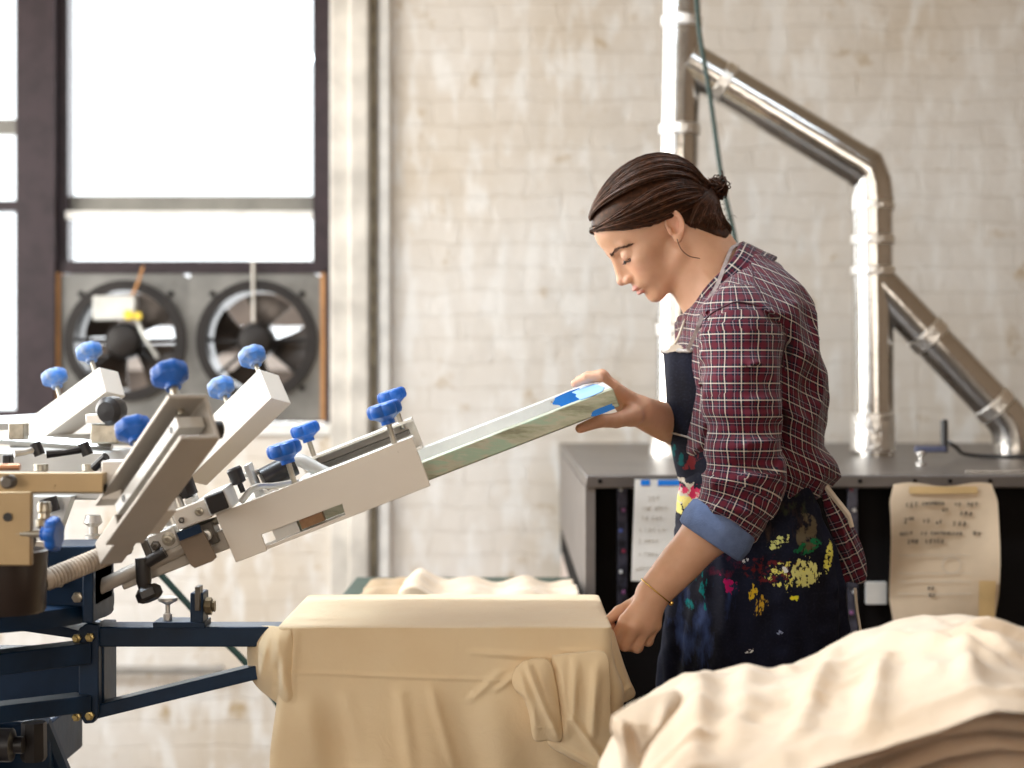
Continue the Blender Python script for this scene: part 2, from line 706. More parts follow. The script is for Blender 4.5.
TOP = 384 - (OZ1 - CAM_Z) * F_PX / WD - 5
fr = MB()
wb(fr, 315, 334, TOP, 273, 0.12)
wb(fr, 327, 334, 270, 432, 0.12)
wb(fr, 22, 60, TOP, 432, 0.14)
wb(fr, 56, 70, TOP, 272, 0.08, 0.01)
wb(fr, 56, 330, 262, 274, 0.09)
wb(fr, 56, 330, TOP, TOP + 30, 0.1)
fr.build('window_frame', 'window_metal', w1)
s = MB()
wb(s, 68, 316, 196, 211, 0.05, 0.03)
s.build('sash_rail', simple('rail_glare_grey', (0.2, 0.19, 0.165), 0.5), w1, label='meeting rail, greyed pale for the window glare')  # pale grey puts the blown-out window's glare into the rail colour
s = MB()
wb(s, 68, 316, 212, 220, 0.03, -0.02)
s.build('sash_edge', 'trim_white', w1, label='lower edge of the meeting rail, whitened for the window glare')  # white strip carries the same window glare as colour
s = MB()
wb(s, 68, 316, TOP + 25, 264, 0.006, 0.02)
s.build('pane', 'glass', w1)

w2 = bpy.data.objects.new('window_2', None)
COL.objects.link(w2)
w2.location = (wx(-110), WD, OZ0)
WLOC[w2.name] = np.array(w2.location)
struct(w2)
fr = MB()
wb(fr, -262, -240, TOP, 432, 0.12)
wb(fr, -262, 24, TOP, TOP + 30, 0.1)
wb(fr, -262, 36, 202, 212, 0.08)
wb(fr, 20, 35, 202, 420, 0.09)
wb(fr, -262, 36, 410, 432, 0.12)
fr.build('window_frame', 'window_metal', w2)
s = MB()
wb(s, -240, 22, 119, 134, 0.05, 0.03)
s.build('sash_rail', 'rail_glare_grey', w2, label='meeting rail, greyed pale for the window glare')
s = MB()
wb(s, -240, 22, TOP + 25, 411, 0.006, 0.02)
s.build('pane', 'glass', w2)

# sill
sl = MB().box(OX0 - .02, OX1, WALL_Y - .015, WALL_Y + .28, wz(436), wz(424))
struct(sl.build('trim_1', 'trim_white', bevel=.006))

# painted casing, rust-coloured gap, white corner pipe right of the window
c = MB().box(wx(331), wx(352), WALL_Y - .035, WALL_Y + .02, 0.0, ZC)
struct(c.build('trim_2', 'trim_paint', bevel=.006))
c = MB().box(wx(350), wx(371), WALL_Y - .06, WALL_Y + .02, 0.0, ZC)
struct(c.build('trim_3', 'trim_paint', bevel=.01))
c = MB()
c.cyl((wx(374), WALL_Y - .03, 0.0), (wx(374), WALL_Y - .03, ZC), .009)
pp = c.build('conduit_pipe', 'pipe_rust')
tag(pp, 'thin rusty brown conduit running up the wall beside the window casing', 'pipe')
c = MB().box(wx(379), wx(391), WALL_Y - .03, WALL_Y + .02, 0.0, ZC)
struct(c.build('trim_4', 'trim_white', bevel=.008))
c = MB()
c.cyl((wx(20), WALL_Y - .05, wz(667)), (wx(219), WALL_Y - .05, wz(667)), .0135)
c.cyl((wx(219), WALL_Y - .05, wz(667)), (wx(226), WALL_Y - .05, wz(667)), .018)
pp = c.build('wall_pipe', simple('pipe_grey', (0.33, 0.31, 0.28), 0.5))
tag(pp, 'grey horizontal pipe running low along the painted brick wall', 'pipe')

# ------------------------------------------------------------------ exhaust fans in the lower sash
FD = WD - 0.02


def exhaust_fan(cx, x0, x1, label, rot, box=False):
    t = thing('exhaust_fan', label, 'fan', (wx(cx, FD), FD, wz(420, FD)), 'exhaust fans in the window')
    cz, R = wz(341, FD), 52 / F_PX * FD
    X = wx(cx, FD)
    # square panel with a round hole
    mb = MB()
    n = 64
    hw = [wx(x0, FD) - X, wx(x1, FD) - X]
    hh = [wz(420, FD) - cz, wz(274, FD) - cz]
    inner, outer = [], []
    for i in range(n):
        a = 2 * math.pi * i / n
        ca, sa = math.cos(a), math.sin(a)
        inner.append((R * ca, R * sa))
        kx = (hw[1] if ca > 0 else hw[0]) / ca if abs(ca) > 1e-6 else 1e9
        kz = (hh[1] if sa > 0 else hh[0]) / sa if abs(sa) > 1e-6 else 1e9
        kk = min(kx, kz)
        outer.append((kk * ca, kk * sa))
    vs, fs = [], []
    for y in (FD - .012, FD + .012):
        vs += [(X + p[0], y, cz + p[1]) for p in inner] + [(X + p[0], y, cz + p[1]) for p in outer]
    for i in range(n):
        j = (i + 1) % n
        fs.append((i, j, n + j, n + i))
        fs.append((2 * n + i, 3 * n + i, 3 * n + j, 2 * n + j))
        fs.append((i, 2 * n + i, 2 * n + j, j))
        fs.append((n + i, n + j, 3 * n + j, 3 * n + i))
    mb.add(vs, fs)
    mb.build('panel', 'fan_panel', t, angle=30)
    mb = MB()
    for (r0, y) in ((R + .016, FD - .02),):
        ring = []
        for i in range(48):
            a = 2 * math.pi * i / 48
            ring.append([(X + (r0 + q[0]) * math.cos(a), y + q[1], cz + (r0 + q[0]) * math.sin(a)) for q in ((-.022, -.02), (.012, -.02), (.012, .02), (-.022, .16))])
        mb.rings(ring, closed=True)
    mb.build('housing_ring', 'fan_dark', t)
    # blades
    for q in range(4):
        a0 = rot + q * math.pi / 2
        vs, fs = [], []
        na, nr = 8, 5
        for side in (0, 1):
            for i in range(na):
                for j in range(nr):
                    u, v = i / (na - 1), j / (nr - 1)
                    rr = .035 + (R - .05) * v
                    aa = a0 + (u - .5) * (0.75 + .35 * v)
                    yy = FD + .05 + (u - .5) * .055 * (1 - .3 * v) + side * .003
                    vs.append((X + rr * math.cos(aa), yy, cz + rr * math.sin(aa)))
        g = lambda s, i, j: s * na * nr + i * nr + j
        for i in range(na - 1):
            for j in range(nr - 1):
                fs.append((g(0, i, j), g(0, i, j + 1), g(0, i + 1, j + 1), g(0, i + 1, j)))
                fs.append((g(1, i, j), g(1, i + 1, j), g(1, i + 1, j + 1), g(1, i, j + 1)))
        for i in range(na - 1):
            for j in (0, nr - 1):
                fs.append((g(0, i, j), g(0, i + 1, j), g(1, i + 1, j), g(1, i, j)))
        for j in range(nr - 1):
            for i in (0, na - 1):
                fs.append((g(0, i, j), g(0, i, j + 1), g(1, i, j + 1), g(1, i, j)))
        MB().add(vs, fs).build('blade', 'fan_blade', t)
    m = MB().lathe((X, FD + .0, cz), (0, -1, 0), [(.0, -.02), (.055, -.02), (.062, 0), (.062, .05), (.05, .075), (.02, .085), (0, .085)], 32)
    m.build('motor', 'fan_dark', t)
    # bracket arms carrying the motor
    for a in (0.02, math.pi - 0.02):
        mb = MB()
        mb.tube([(X + .05 * math.cos(a), FD + .0, cz + .05 * math.sin(a)), (X + (R + .01) * math.cos(a), FD + .01, cz + (R + .01) * math.sin(a))], .007, 8)
        mb.build('motor_bracket', 'fan_dark', t)
    mb = MB()
    mb.tube([(X - .05, FD - .0, cz - .04), (X - R * .8, FD, cz - R * .66)], .006, 8)
    mb.build('motor_bracket', 'fan_dark', t)
    mb = MB()
    mb.tube([(X + .05, FD - .0, cz - .04), (X + R * .8, FD, cz - R * .66)], .006, 8)
    mb.build('motor_bracket', 'fan_dark', t)
    for (sx, sz) in ((-1, -1), (1, -1), (-1, 1), (1, 1)):
        MB().cyl((X + sx * R * .86, FD - .02, cz + sz * R * .9), (X + sx * R * .86, FD - .01, cz + sz * R * .9), .011, 10).build('bolt', 'fan_dark', t)
    if box:
        mb = MB().box(wx(99, FD), wx(141, FD), FD - .09, FD - .045, wz(321, FD), wz(297, FD))
        bx = mb.build('junction_box', 'fan_box', t, bevel=.004, label='pale grey junction box')
        MB().cyl((wx(135, FD), FD - .1, wz(316, FD)), (wx(135, FD), FD - .088, wz(316, FD)), .017, 8).build('wire_nut', 'yellow_tag', bx, label='yellow wire nut')
        MB().cyl((wx(144, FD), FD - .1, wz(317, FD)), (wx(144, FD), FD - .088, wz(317, FD)), .014, 8).build('wire_nut', 'yellow_tag', bx, label='yellow wire nut')
        MB().tube(spline([(wx(147, FD), FD - .06, wz(268, FD)), (wx(143, FD), FD - .08, wz(285, FD)), (wx(137, FD), FD - .08, wz(298, FD))], 10), .005, 8).build('wire', 'fan_wood', bx, label='orange wire')
        MB().tube(spline([(wx(141, FD), FD - .06, wz(321, FD)), (wx(150, FD), FD - .08, wz(338, FD)), (wx(162, FD), FD - .07, wz(358, FD))], 10), .007, 8).build('conduit', 'fan_box', bx)
    else:
        MB().tube([(wx(255, FD), FD - .04, wz(262, FD)), (wx(256, FD), FD - .05, wz(345, FD))], .0055, 8).build('pull_cord', 'trim_paint', t, label='pale hanging pull cord')
    return t


exhaust_fan(127, 62, 190, 'left exhaust fan in the window with grey junction box and yellow wire nuts', 0.95, True)
exhaust_fan(258, 190, 322, 'right exhaust fan in the window with a pale cord hanging in front', 1.35)
for x, nm in ((59.5, 'left'), (324, 'right')):
    mb = MB().box(wx(x - 2.5, FD), wx(x + 2.5, FD), FD - .03, FD + .03, wz(420, FD), wz(273, FD))
    tag(mb.build('wood_strip', 'fan_wood'), 'orange wood strip on the %s side of the exhaust fans' % nm, 'wood strip', 'wood strips beside the fans')

# snow-bright street outside: pale buildings seen through the fan openings
b = MB()
b.box(-2.9, -.4, 11.0, 11.6, -0.5, 1.42)
simple('far_pale', (0.4, 0.33, 0.28), 0.8)
bld = tag(b.build('brick_building', simple('far_brick', (0.15, 0.11, 0.085), 0.8, var=.3, scale=3)), 'low brown building outside, seen through the exhaust fans', 'building')
b = MB()
b.box(-2.9, -.4, 10.9, 11.6, 1.42, 1.52)
b.build('cornice', 'far_pale', bld)
MB().box(-2.9, -.4, 11.2, 11.6, 1.52, 1.60).build('parapet', 'far_brick', bld)
MB().box(-2.9, -.4, 11.0, 11.1, 1.70, 1.95).build('roof_sign', 'far_brick', bld)
for xx in (-2.8, -1.8, -.8):
    MB().box(xx - .04, xx + .04, 11.0, 11.08, 1.6, 1.7).build('post', 'far_brick', bld)
gnd = MB().box(-9, 6, WALL_Y + .3, 16, -0.6, -0.5).build('pavement', 'snow_white')
gnd['kind'] = 'structure'

# ================================================================== exhaust ducts
DD = 4.45


def dw(px, py, d=DD):
    return W(px, py, d)


def rad(px, d=DD):
    return px / F_PX * d


def duct_run(t, name, pts, r, label=None, seg=32):
    return MB().tube(pts, r, seg, local=False).build(name, 'duct_metal', t, angle=50, label=label)


def collar(t, p, axis, r, w=.05):
    p, a = np.asarray(p), unit(axis)
    MB().lathe(p - a * w / 2, a, [(r, 0), (r + .0035, .003), (r + .0035, w - .003), (r, w)], 32, world=True).build('foil_tape', 'duct_tape_foil', t, label='shiny foil tape around a joint')


t = thing('exhaust_duct', 'left silver exhaust duct rising straight up behind the person', 'duct', dw(671, 457))
duct_run(t, 'duct_pipe', [dw(674, 457), dw(676, 300), dw(681.5, 60), dw(683, -180)], rad(19))
MB().lathe(dw(672, 458), (0, 0, 1), [(rad(23), 0), (rad(23), .02), (rad(20.5), .05), (rad(20.5), .1)], 32, world=True).build('flange', 'duct_tape_foil', t)
for y in (22, 130, 330, 436):
    collar(t, dw(674 + (457 - y) * .018, y), (0.02, 0, 1), rad(19.6), .03 if y != 436 else .06)

t = thing('exhaust_duct', 'right silver exhaust duct with elbow joining the left duct diagonally', 'duct', dw(873, 458))
p0, p1 = dw(688, 62), dw(863, 168)
duct_run(t, 'branch_pipe', [p0, p1], rad(20.8))
collar(t, p0 + (p1 - p0) * .2, p1 - p0, rad(21), .03)
# segmented elbow
e0, e1, e2, e3 = p1, dw(869, 178), dw(872, 190), dw(872, 206)
d0 = unit(p1 - p0)


def mitre(t, cuts, r, name='elbow'):
    """cuts: list of (centre, normal) planes; a tube whose rings lie in those planes"""
    rs = []
    for i, (c, nn) in enumerate(cuts):
        x = np.array([0, 1.0, 0])
        nn = unit(nn)
        z = np.cross(nn, x)
        # widen in plane for mitred cuts
        rs.append([np.asarray(c) + x * r * math.cos(2 * math.pi * k / 32) + z * r * 1.02 * math.sin(2 * math.pi * k / 32) for k in range(32)])
    return MB().rings(rs).build(name, 'duct_metal', t, angle=24)


down = np.array([0, 0, -1.0])
mitre(t, [(p1 - d0 * .01, d0), (p1 + d0 * .012, d0 * .85 + down * .15), (dw(871, 186), d0 * .4 + down * .6), (dw(872, 200), down), (dw(872, 212), down)], rad(21.5))
duct_run(t, 'duct_pipe', [dw(872, 205), dw(874, 458)], rad(20.2))
for y, w_ in ((206, .02), (240, .025), (271, .025), (432, .1)):
    collar(t, dw(872.5, y), (0, 0, 1), rad(20.8), w_)
a0, a1 = dw(876, 281), dw(1003, 414)
duct_run(t, 'branch_pipe', [a0, a1], rad(19.6), label='diagonal duct running down to the right')
d1 = unit(a1 - a0)
collar(t, a0 + (a1 - a0) * .41, d1, rad(20), .04)
collar(t, a0 + (a1 - a0) * .93, d1, rad(20), .035)
mitre(t, [(a1 - d1 * .01, d1), (a1 + d1 * .015, d1 * .8 + down * .2), (dw(1012, 428), d1 * .4 + down * .6), (dw(1014, 438), down), (dw(1014, 444), down)], rad(20.5))
duct_run(t, 'duct_stub', [dw(1014, 440), dw(1014, 462)], rad(20))

cb = MB().tube(spline([W(694, -40, 4.2), W(699, 30, 4.2), W(709, 90, 4.2), W(722, 180, 4.2), W(735, 240, 4.2), W(750, 330, 4.2), W(762, 420, 4.2), W(766, 452, 4.2)], 40), .0062, 8, local=False).build('hanging_cable', 'cable_green')
tag(cb, 'thin dark green cable hanging down behind the head of the person', 'cable')

# ================================================================== conveyor dryer
DF, DB = 3.53, 5.45
ZT = CAM_Z - 91 / F_PX * DF          # top
XLft = 0.153
XRgt = 2.35
t = thing('conveyor_dryer', 'large dark metal conveyor dryer behind the person, ducts rising from its top', 'dryer', ((XLft + XRgt) / 2, (DF + DB) / 2, 0))
mb = MB()
mb.box(XLft, XRgt, DF, DB, ZT - .028, ZT)
mb.build('top_plate', 'dryer_top', t, bevel=.004)
MB().box(XLft, XLft + .02, DF + .005, DB, .88, ZT - .028).build('side_panel', 'dryer_side', t)
MB().box(XLft + .004, XLft + .022, DF + .02, DB, .1, .80).build('lower_side_panel', 'dryer_pale', t, label='pale lower side panel')
MB().box(XLft + .021, XRgt, DF + .05, DB, .06, ZT - .028).build('body', 'dryer_black', t)
MB().box(XLft + .003, XLft + .021, DF + .05, DB, .80, .88).build('side_slot', 'dryer_black', t)
for sx in (XLft + .05, XRgt - .05):
    for sy in (DF + .1, DB - .1):
        MB().box(sx - .025, sx + .025, sy - .025, sy + .025, 0, .06).build('leg', 'dryer_black', t)
# control strips with small coloured lamps
for px, lab in ((622.5, 'narrow control strip with coloured buttons'), (853, 'narrow control strip with coloured buttons')):
    fx = Frame(W(px, 480, DF + .04))
    s = MB(fx).box(-.011, .011, 0, .02, -.33, -.004).build('control_strip', simple('strip_grey_%d' % px, (0.09, 0.09, 0.13), 0.3, metal=0.4, var=.4, scale=40), t, bevel=.002, label=lab)
    for i in range(7):
        z = -.02 - i * .043
        cname = ['snow_white', 'btn_red', 'btn_blue', 'btn_pink'][(i * 7 + (px > 700)) % 4]
        if cname not in MATS:
            simple('btn_red', (0.3, 0.03, 0.07), 0.3)
            simple('btn_blue', (0.1, 0.15, 0.5), 0.3)
            simple('btn_pink', (0.35, 0.12, 0.3), 0.3)
        MB(fx).cyl((-.004 + .006 * (i % 2), -.005, z), (-.004 + .006 * (i % 2), .002, z), .0042, 10).build('button', cname, s)
MB(Frame(W(985, 474.5, 3.62))).box(-.042, .3, -.006, .006, -.003, .009).build('edge_strip', 'silver', t, label='bright metal strip on top')
s = MB().box(wx(866, 3.57), wx(886, 3.57), DF + .035, DF + .05, wz(604, 3.57), wz(582, 3.57)).build('rating_plate', 'paper', t, label='small white rating plate')
# bolts along the front lip
for px in (600, 645, 700, 790, 860, 915, 950, 990):
    q = W(px, 481, DF)
    MB().lathe(q, (0, -1, 0), [(.0045, -.003), (.0045, .003), (.002, .004)], 10, world=True).build('screw', 'dryer_black', t)

# crank standing on the dryer top
cy = 3.95
t = thing('hand_crank', 'small hand crank with black upright grip on top of the dryer', 'crank', W(921, 473, cy))
fx = Frame((W(921, 473, cy)[0], cy, ZT))
MB(fx).lathe((0, 0, 0), (0, 0, 1), [(.012, 0), (.012, .006), (.005, .01), (.005, .022), (.012, .026), (.012, .034), (.0, .036)], 16).build('hub', 'silver', t)
MB(fx).box(-.014, .058, -.01, .01, .03, .045).build('crank_arm', 'crank_blue', t, bevel=.003, label='blue-grey arm')
MB(fx).lathe((.054, 0, .03), (0, 0, 1), [(.0085, 0), (.0085, .07), (.007, .076), (0, .077)], 16).build('grip', 'black_plastic', t, label='black upright grip')
cb = MB().tube(spline([(wx(949, 4.2), 4.2, ZT + .045), (wx(962, 4.2), 4.25, ZT + .03), (wx(975, 4.2), 4.3, ZT + .012), (wx(990, 4.3), 4.3, ZT + .006), (wx(1040, 4.3), 4.25, ZT + .006)], 30), .005, 8, local=False).build('power_cord', 'black_plastic')
tag(cb, 'black cord lying across the dryer top beside the crank', 'cord')


# papers taped to the dryer front
def sheet(name, fn, nu, nv, mat, parent=None, th=.0015, label=None, smooth=True):
    vs, fs = [], []
    for s_ in (0, 1):
        for i in range(nu + 1):
            for j in range(nv + 1):
                p = np.array(fn(i / nu, j / nv), float)
                p[1] += s_ * th
                vs.append(p)
    g = lambda s_, i, j: s_ * (nu + 1) * (nv + 1) + i * (nv + 1) + j
    for i in range(nu):
        for j in range(nv):
            fs.append((g(0, i, j), g(0, i, j + 1), g(0, i + 1, j + 1), g(0, i + 1, j)))
            fs.append((g(1, i, j), g(1, i + 1, j), g(1, i + 1, j + 1), g(1, i, j + 1)))
    for i in range(nu):
        for j in (0, nv):
            fs.append((g(0, i, j), g(0, i + 1, j), g(1, i + 1, j), g(1, i, j)))
    for j in range(nv):
        for i in (0, nu):
            fs.append((g(0, i, j), g(0, i, j + 1), g(1, i, j + 1), g(1, i, j)))
    return make_obj(name, vs, fs, mat, parent, smooth=smooth, angle=60, label=label)


# stroke lettering: handwriting as thin pen strokes
GL = {
    'A': [[(0, 0), (.4, 1), (.8, 0)], [(.15, .4), (.65, .4)]], 'B': [[(0, 0), (0, 1), (.5, .9), (.5, .6), (0, .52), (.6, .4), (.6, .08), (0, 0)]],
    'C': [[(.7, .85), (.35, 1), (0, .6), (0, .3), (.35, 0), (.7, .15)]], 'D': [[(0, 0), (0, 1), (.5, .85), (.7, .5), (.5, .1), (0, 0)]],
    'E': [[(.6, 1), (0, 1), (0, 0), (.6, 0)], [(0, .5), (.5, .5)]], 'H': [[(0, 0), (0, 1)], [(.6, 0), (.6, 1)], [(0, .5), (.6, .5)]],
    'I': [[(.2, 0), (.2, 1)]], 'L': [[(0, 1), (0, 0), (.55, 0)]], 'M': [[(0, 0), (0, 1), (.4, .4), (.8, 1), (.8, 0)]],
    'N': [[(0, 0), (0, 1), (.6, 0), (.6, 1)]], 'O': [[(.35, 1), (0, .6), (.05, .2), (.35, 0), (.65, .3), (.6, .75), (.35, 1)]],
    'R': [[(0, 0), (0, 1), (.55, .85), (.5, .55), (0, .5), (.6, 0)]], 'S': [[(.6, .9), (.25, 1), (.05, .75), (.55, .4), (.4, 0), (0, .1)]],
    'T': [[(0, 1), (.7, 1)], [(.35, 1), (.35, 0)]], 'V': [[(0, 1), (.35, 0), (.7, 1)]], 'Y': [[(0, 1), (.35, .5), (.7, 1)], [(.35, .5), (.3, 0)]],
    '1': [[(.15, .8), (.3, 1), (.3, 0)]], '2': [[(0, .8), (.3, 1), (.6, .75), (.05, 0), (.65, .05)]],
    '3': [[(0, .95), (.5, .9), (.2, .55), (.55, .3), (.3, 0), (0, .1)]], '4': [[(.5, 0), (.5, 1), (0, .35), (.7, .35)]],
    '5': [[(.6, 1), (.1, 1), (.05, .6), (.5, .5), (.5, .1), (0, .02)]], '0': [[(.3, 1), (0, .5), (.3, 0), (.6, .5), (.3, 1)]],
}


def handwriting(parent, lines, place, h, r, mat, gap=.35, sp=1.15):
    """one mesh per written line; place(x, z) -> world point on the paper"""
    rr = random.Random(4)
    for (x, z, text, hh) in lines:
        mb = MB()
        cx_ = x
        for ch in text:
            if ch == ' ':
                cx_ += hh * .75
                continue
            jz = rr.uniform(-.12, .12) * hh
            for st in GL[ch]:
                pts = [place(cx_ + p[0] * hh * .72 + p[1] * hh * .12, z + jz + p[1] * hh) for p in st]
                mb.tube(pts, r, 5, local=False)
            cx_ += hh * sp
        mb.build('writing', mat, parent, smooth=False)


PD = DF - .004
# right paper
q0, q1 = W(887, 484, PD), W(995, 622, PD)
pw, ph = q1[0] - q0[0], q0[2] - q1[2]


def right_paper(u, v):
    x = q0[0] + pw * u
    # rounded, curling silhouette
    taper = .07 * max(0, 1 - v / .12) + .05 * max(0, (v - .82) / .18)
    x = q0[0] + pw * (.5 + (u - .5) * (1 - taper * 1.4))
    y = PD - .012 - .02 * abs(2 * u - 1) ** 2.5 * math.sin(min(1, v * 1.2) * math.pi) - .012 * v
    y -= .004 * math.sin(7 * v + 3 * u)
    return (x, y, q0[2] - ph * v + .004 * math.sin(9 * u))


t = tag(sheet('paper_sign', right_paper, 24, 30, 'paper_tan'), 'curled tan paper with handwritten instructions taped to the dryer front', 'paper', 'papers taped on the dryer')
pl = lambda x, z: np.array([q0[0] + x, PD - .0145 - .012 * (-z / ph) - .004 * math.sin(7 * (-z / ph) + 3 * x / pw) - .02 * abs(2 * x / pw - 1) ** 2.5 * math.sin(min(1, -z / ph * 1.2) * math.pi) - .0006, q0[2] + z])
S_ = pw / 108
handwriting(t, [(16 * S_, -22 * S_, '1ST', 4 * S_), (33 * S_, -20 * S_, 'CHAMBER', 2.9 * S_), (66 * S_, -21 * S_, 'IS', 3 * S_), (78 * S_, -21 * S_, 'SET', 3.4 * S_),
                (53 * S_, -27 * S_, 'AT', 3 * S_), (71 * S_, -31 * S_, '200', 4 * S_),
                (14 * S_, -38 * S_, '2', 5 * S_), (19 * S_, -35 * S_, 'ND', 2.6 * S_), (34 * S_, -38 * S_, 'IS', 3.4 * S_), (47 * S_, -39 * S_, 'AT', 3 * S_), (64 * S_, -41 * S_, '340', 4.4 * S_),
                (10 * S_, -50 * S_, 'BELT', 3 * S_), (32 * S_, -50 * S_, 'IS', 3 * S_), (42 * S_, -50 * S_, 'CONTROLLED', 2.8 * S_), (84 * S_, -50 * S_, 'BY', 3.4 * S_),
                (18 * S_, -58 * S_, '2ND', 3.6 * S_), (37 * S_, -58 * S_, 'LEVER', 3.4 * S_)], pl, 0, .0010, 'ink')
handwriting(t, [(38 * S_, -104 * S_, 'ON', 3.2 * S_), (39 * S_, -111 * S_, 'ON', 3.2 * S_)], pl, 0, .0009, 'ink')
mb = MB()
for z in (-70, -88, -96, -108):
    mb.tube([pl(x * S_, z * S_ + .3 * S_ * math.sin(x)) for x in range(8, 88, 8)], .0005, 5, local=False)
mb.build('ruled_line', 'ink_faint', t, label='faint pencil line')
MB().tube([pl((62 + 9 * math.cos(a)) * S_, (-80 + 8 * math.sin(a)) * S_) for a in np.linspace(0, 6.28, 24)], .0006, 5, local=False).build('pencil_circle', 'ink_faint', t)
for (xa, xb, za, zb, mt) in ((20, 88, -2, -9, 'tape_tan'), (88, 104, -95, -134, 'tape_tan')):
    sheet('masking_tape', lambda u, v, xa=xa, xb=xb, za=za, zb=zb: pl((xa + (xb - xa) * u) * S_, (za + (zb - za) * v) * S_) - np.array([0, .0006, 0]), 6, 4, mt, t, th=.0004, label='yellowed masking tape')

# left paper, half hidden by the arm
l0, l1 = W(634.5, 479, PD), W(697, 580, PD)
lw_, lh = l1[0] - l0[0], l0[2] - l1[2]
lp = lambda u, v: (l0[0] + lw_ * u - .008 * v, PD - .01 - .006 * v - .002 * math.sin(8 * v), l0[2] - lh * v)
t = tag(sheet('paper_sign', lp, 10, 16, 'paper'), 'white paper fixed with blue tape to the dryer, behind the forearm', 'paper', 'papers taped on the dryer')
pl2 = lambda x, z: np.array(lp(x / lw_, -z / lh)) - np.array([0, .001, 0])
handwriting(t, [(14 * S_, -20 * S_, 'SET', 3.6 * S_), (8 * S_, -30 * S_, 'THE BELT', 3 * S_), (8 * S_, -40 * S_, 'TO 200', 3.4 * S_), (6 * S_, -52 * S_, '1 LET IT', 3.2 * S_), (6 * S_, -63 * S_, '2 HEAT', 3.2 * S_), (6 * S_, -76 * S_, '3 THEN', 3.2 * S_), (4 * S_, -90 * S_, 'CHECK'.replace('K', 'H'), 3 * S_)], pl2, 0, .0005, 'ink_faint')
for (xa, xb) in ((6, 15), (23, 47)):
    sheet('blue_tape', lambda u, v, xa=xa, xb=xb: pl2((xa + (xb - xa) * u) * S_, (-0.5 - 5.5 * v) * S_) - np.array([0, .0006, 0]), 4, 2, 'tape_blue', t, th=.0004, label='blue masking tape')

# ================================================================== back table with folded shirts
TD0, TD1 = 3.35, 3.85
tz = CAM_Z - 193 / F_PX * 3.85
t = thing('work_table', 'low green-edged table behind the draped platen carrying tan shirts', 'table', (-.12, 3.6, 0))
MB().box(wx(356, 3.85), .135, TD0, TD1, tz - .03, tz).build('tabletop', 'table_green', t, bevel=.004)
for sx in (wx(356, 3.85) + .04, .10):
    for sy in (TD0 + .04, TD1 - .04):
        MB().box(sx - .02, sx + .02, sy - .02, sy + .02, 0, tz - .03).build('leg', 'table_green', t)
# ================================================================== screen printing press
simple('press_blue', (0.005, 0.024, 0.062), 0.42, spec=.3, var=0.22, scale=14, bump=0.12)
simple('press_blue_top', (0.012, 0.05, 0.115), 0.3, var=0.2, scale=14)
simple('clamp_cream', (0.80, 0.74, 0.66), 0.36, metal=0.1, var=0.05, scale=5, bump=0.05)
simple('clamp_grey', (0.52, 0.47, 0.41), 0.4, metal=0.35, var=0.1, scale=7, bump=0.08)
simple('clamp_inner', (0.72, 0.71, 0.68), 0.4, metal=0.3, var=0.1, scale=18)
simple('knob_blue', (0.008, 0.12, 0.52), 0.38, var=0.14, scale=30, bump=0.06)
simple('knob_mottled', (0.05, 0.2, 0.6), 0.45, var=0.3, scale=40, col2=(0.3, 0.34, 0.4))  # blue mottled with pale grey by noise
simple('stud_steel', (0.5, 0.46, 0.38), 0.3, metal=0.9, var=0.15, scale=60)
simple('steel_pale', (0.75, 0.73, 0.69), 0.3, metal=0.75, var=0.12, scale=20)
simple('steel_dark', (0.13, 0.115, 0.1), 0.4, metal=0.6, var=0.2, scale=20)
simple('beam_gold', (0.46, 0.33, 0.18), 0.42, metal=0.6, var=0.1, scale=8)
simple('brass', (0.5, 0.38, 0.16), 0.35, metal=0.9)
simple('black_part', (0.018, 0.015, 0.015), 0.38, var=0.15)
simple('copper_rod', (0.6, 0.3, 0.17), 0.3, metal=0.8)
simple('spring_cord', (0.6, 0.5, 0.4), 0.6, var=0.2, scale=40)
simple('ink_bucket', (0.03, 0.018, 0.014), 0.35)
simple('mesh_screen', (0.62, 0.64, 0.6), 0.5, var=0.08, scale=10)
simple('tape_light', (0.25, 0.5, 0.85), 0.45, var=0.1)
simple('green_metal', (0.1, 0.17, 0.12), 0.45, var=0.2)


def chips(name, col, scale, thr, seed=0):
    """small paint chips and ink specks on a painted metal"""
    m = MATS[name]
    nt = m.node_tree
    b = nt.nodes['Principled BSDF']
    src = b.inputs['Base Color'].links[0].from_socket
    tc = N(nt, 'ShaderNodeTexCoord')
    mp = N(nt, 'ShaderNodeMapping')
    mp.inputs['Location'].default_value = (seed, seed * 2, 0)
    nt.links.new(tc.outputs['Object'], mp.inputs['Vector'])
    n = N(nt, 'ShaderNodeTexNoise')
    n.inputs['Scale'].default_value = scale
    n.inputs['Detail'].default_value = 4
    n.inputs['Roughness'].default_value = .7
    nt.links.new(mp.outputs['Vector'], n.inputs['Vector'])
    r = ramp(nt, [(thr, (0, 0, 0)), (thr + .03, (1, 1, 1))])
    nt.links.new(n.outputs['Fac'], r.inputs['Fac'])
    nt.links.new(mix(nt, r.outputs['Color'], src, col), b.inputs['Base Color'])


chips('clamp_cream', (0.12, 0.09, 0.07), 55, .735)
chips('clamp_grey', (0.08, 0.06, 0.05), 50, .715, 3)
chips('clamp_grey', (0.35, 0.03, 0.03), 30, .745, 7)
chips('clamp_inner', (0.25, 0.16, 0.08), 45, .70, 5)
chips('beam_gold', (0.12, 0.07, 0.03), 60, .70, 2)
chips('press_blue', (0.10, 0.08, 0.06), 60, .72, 4)


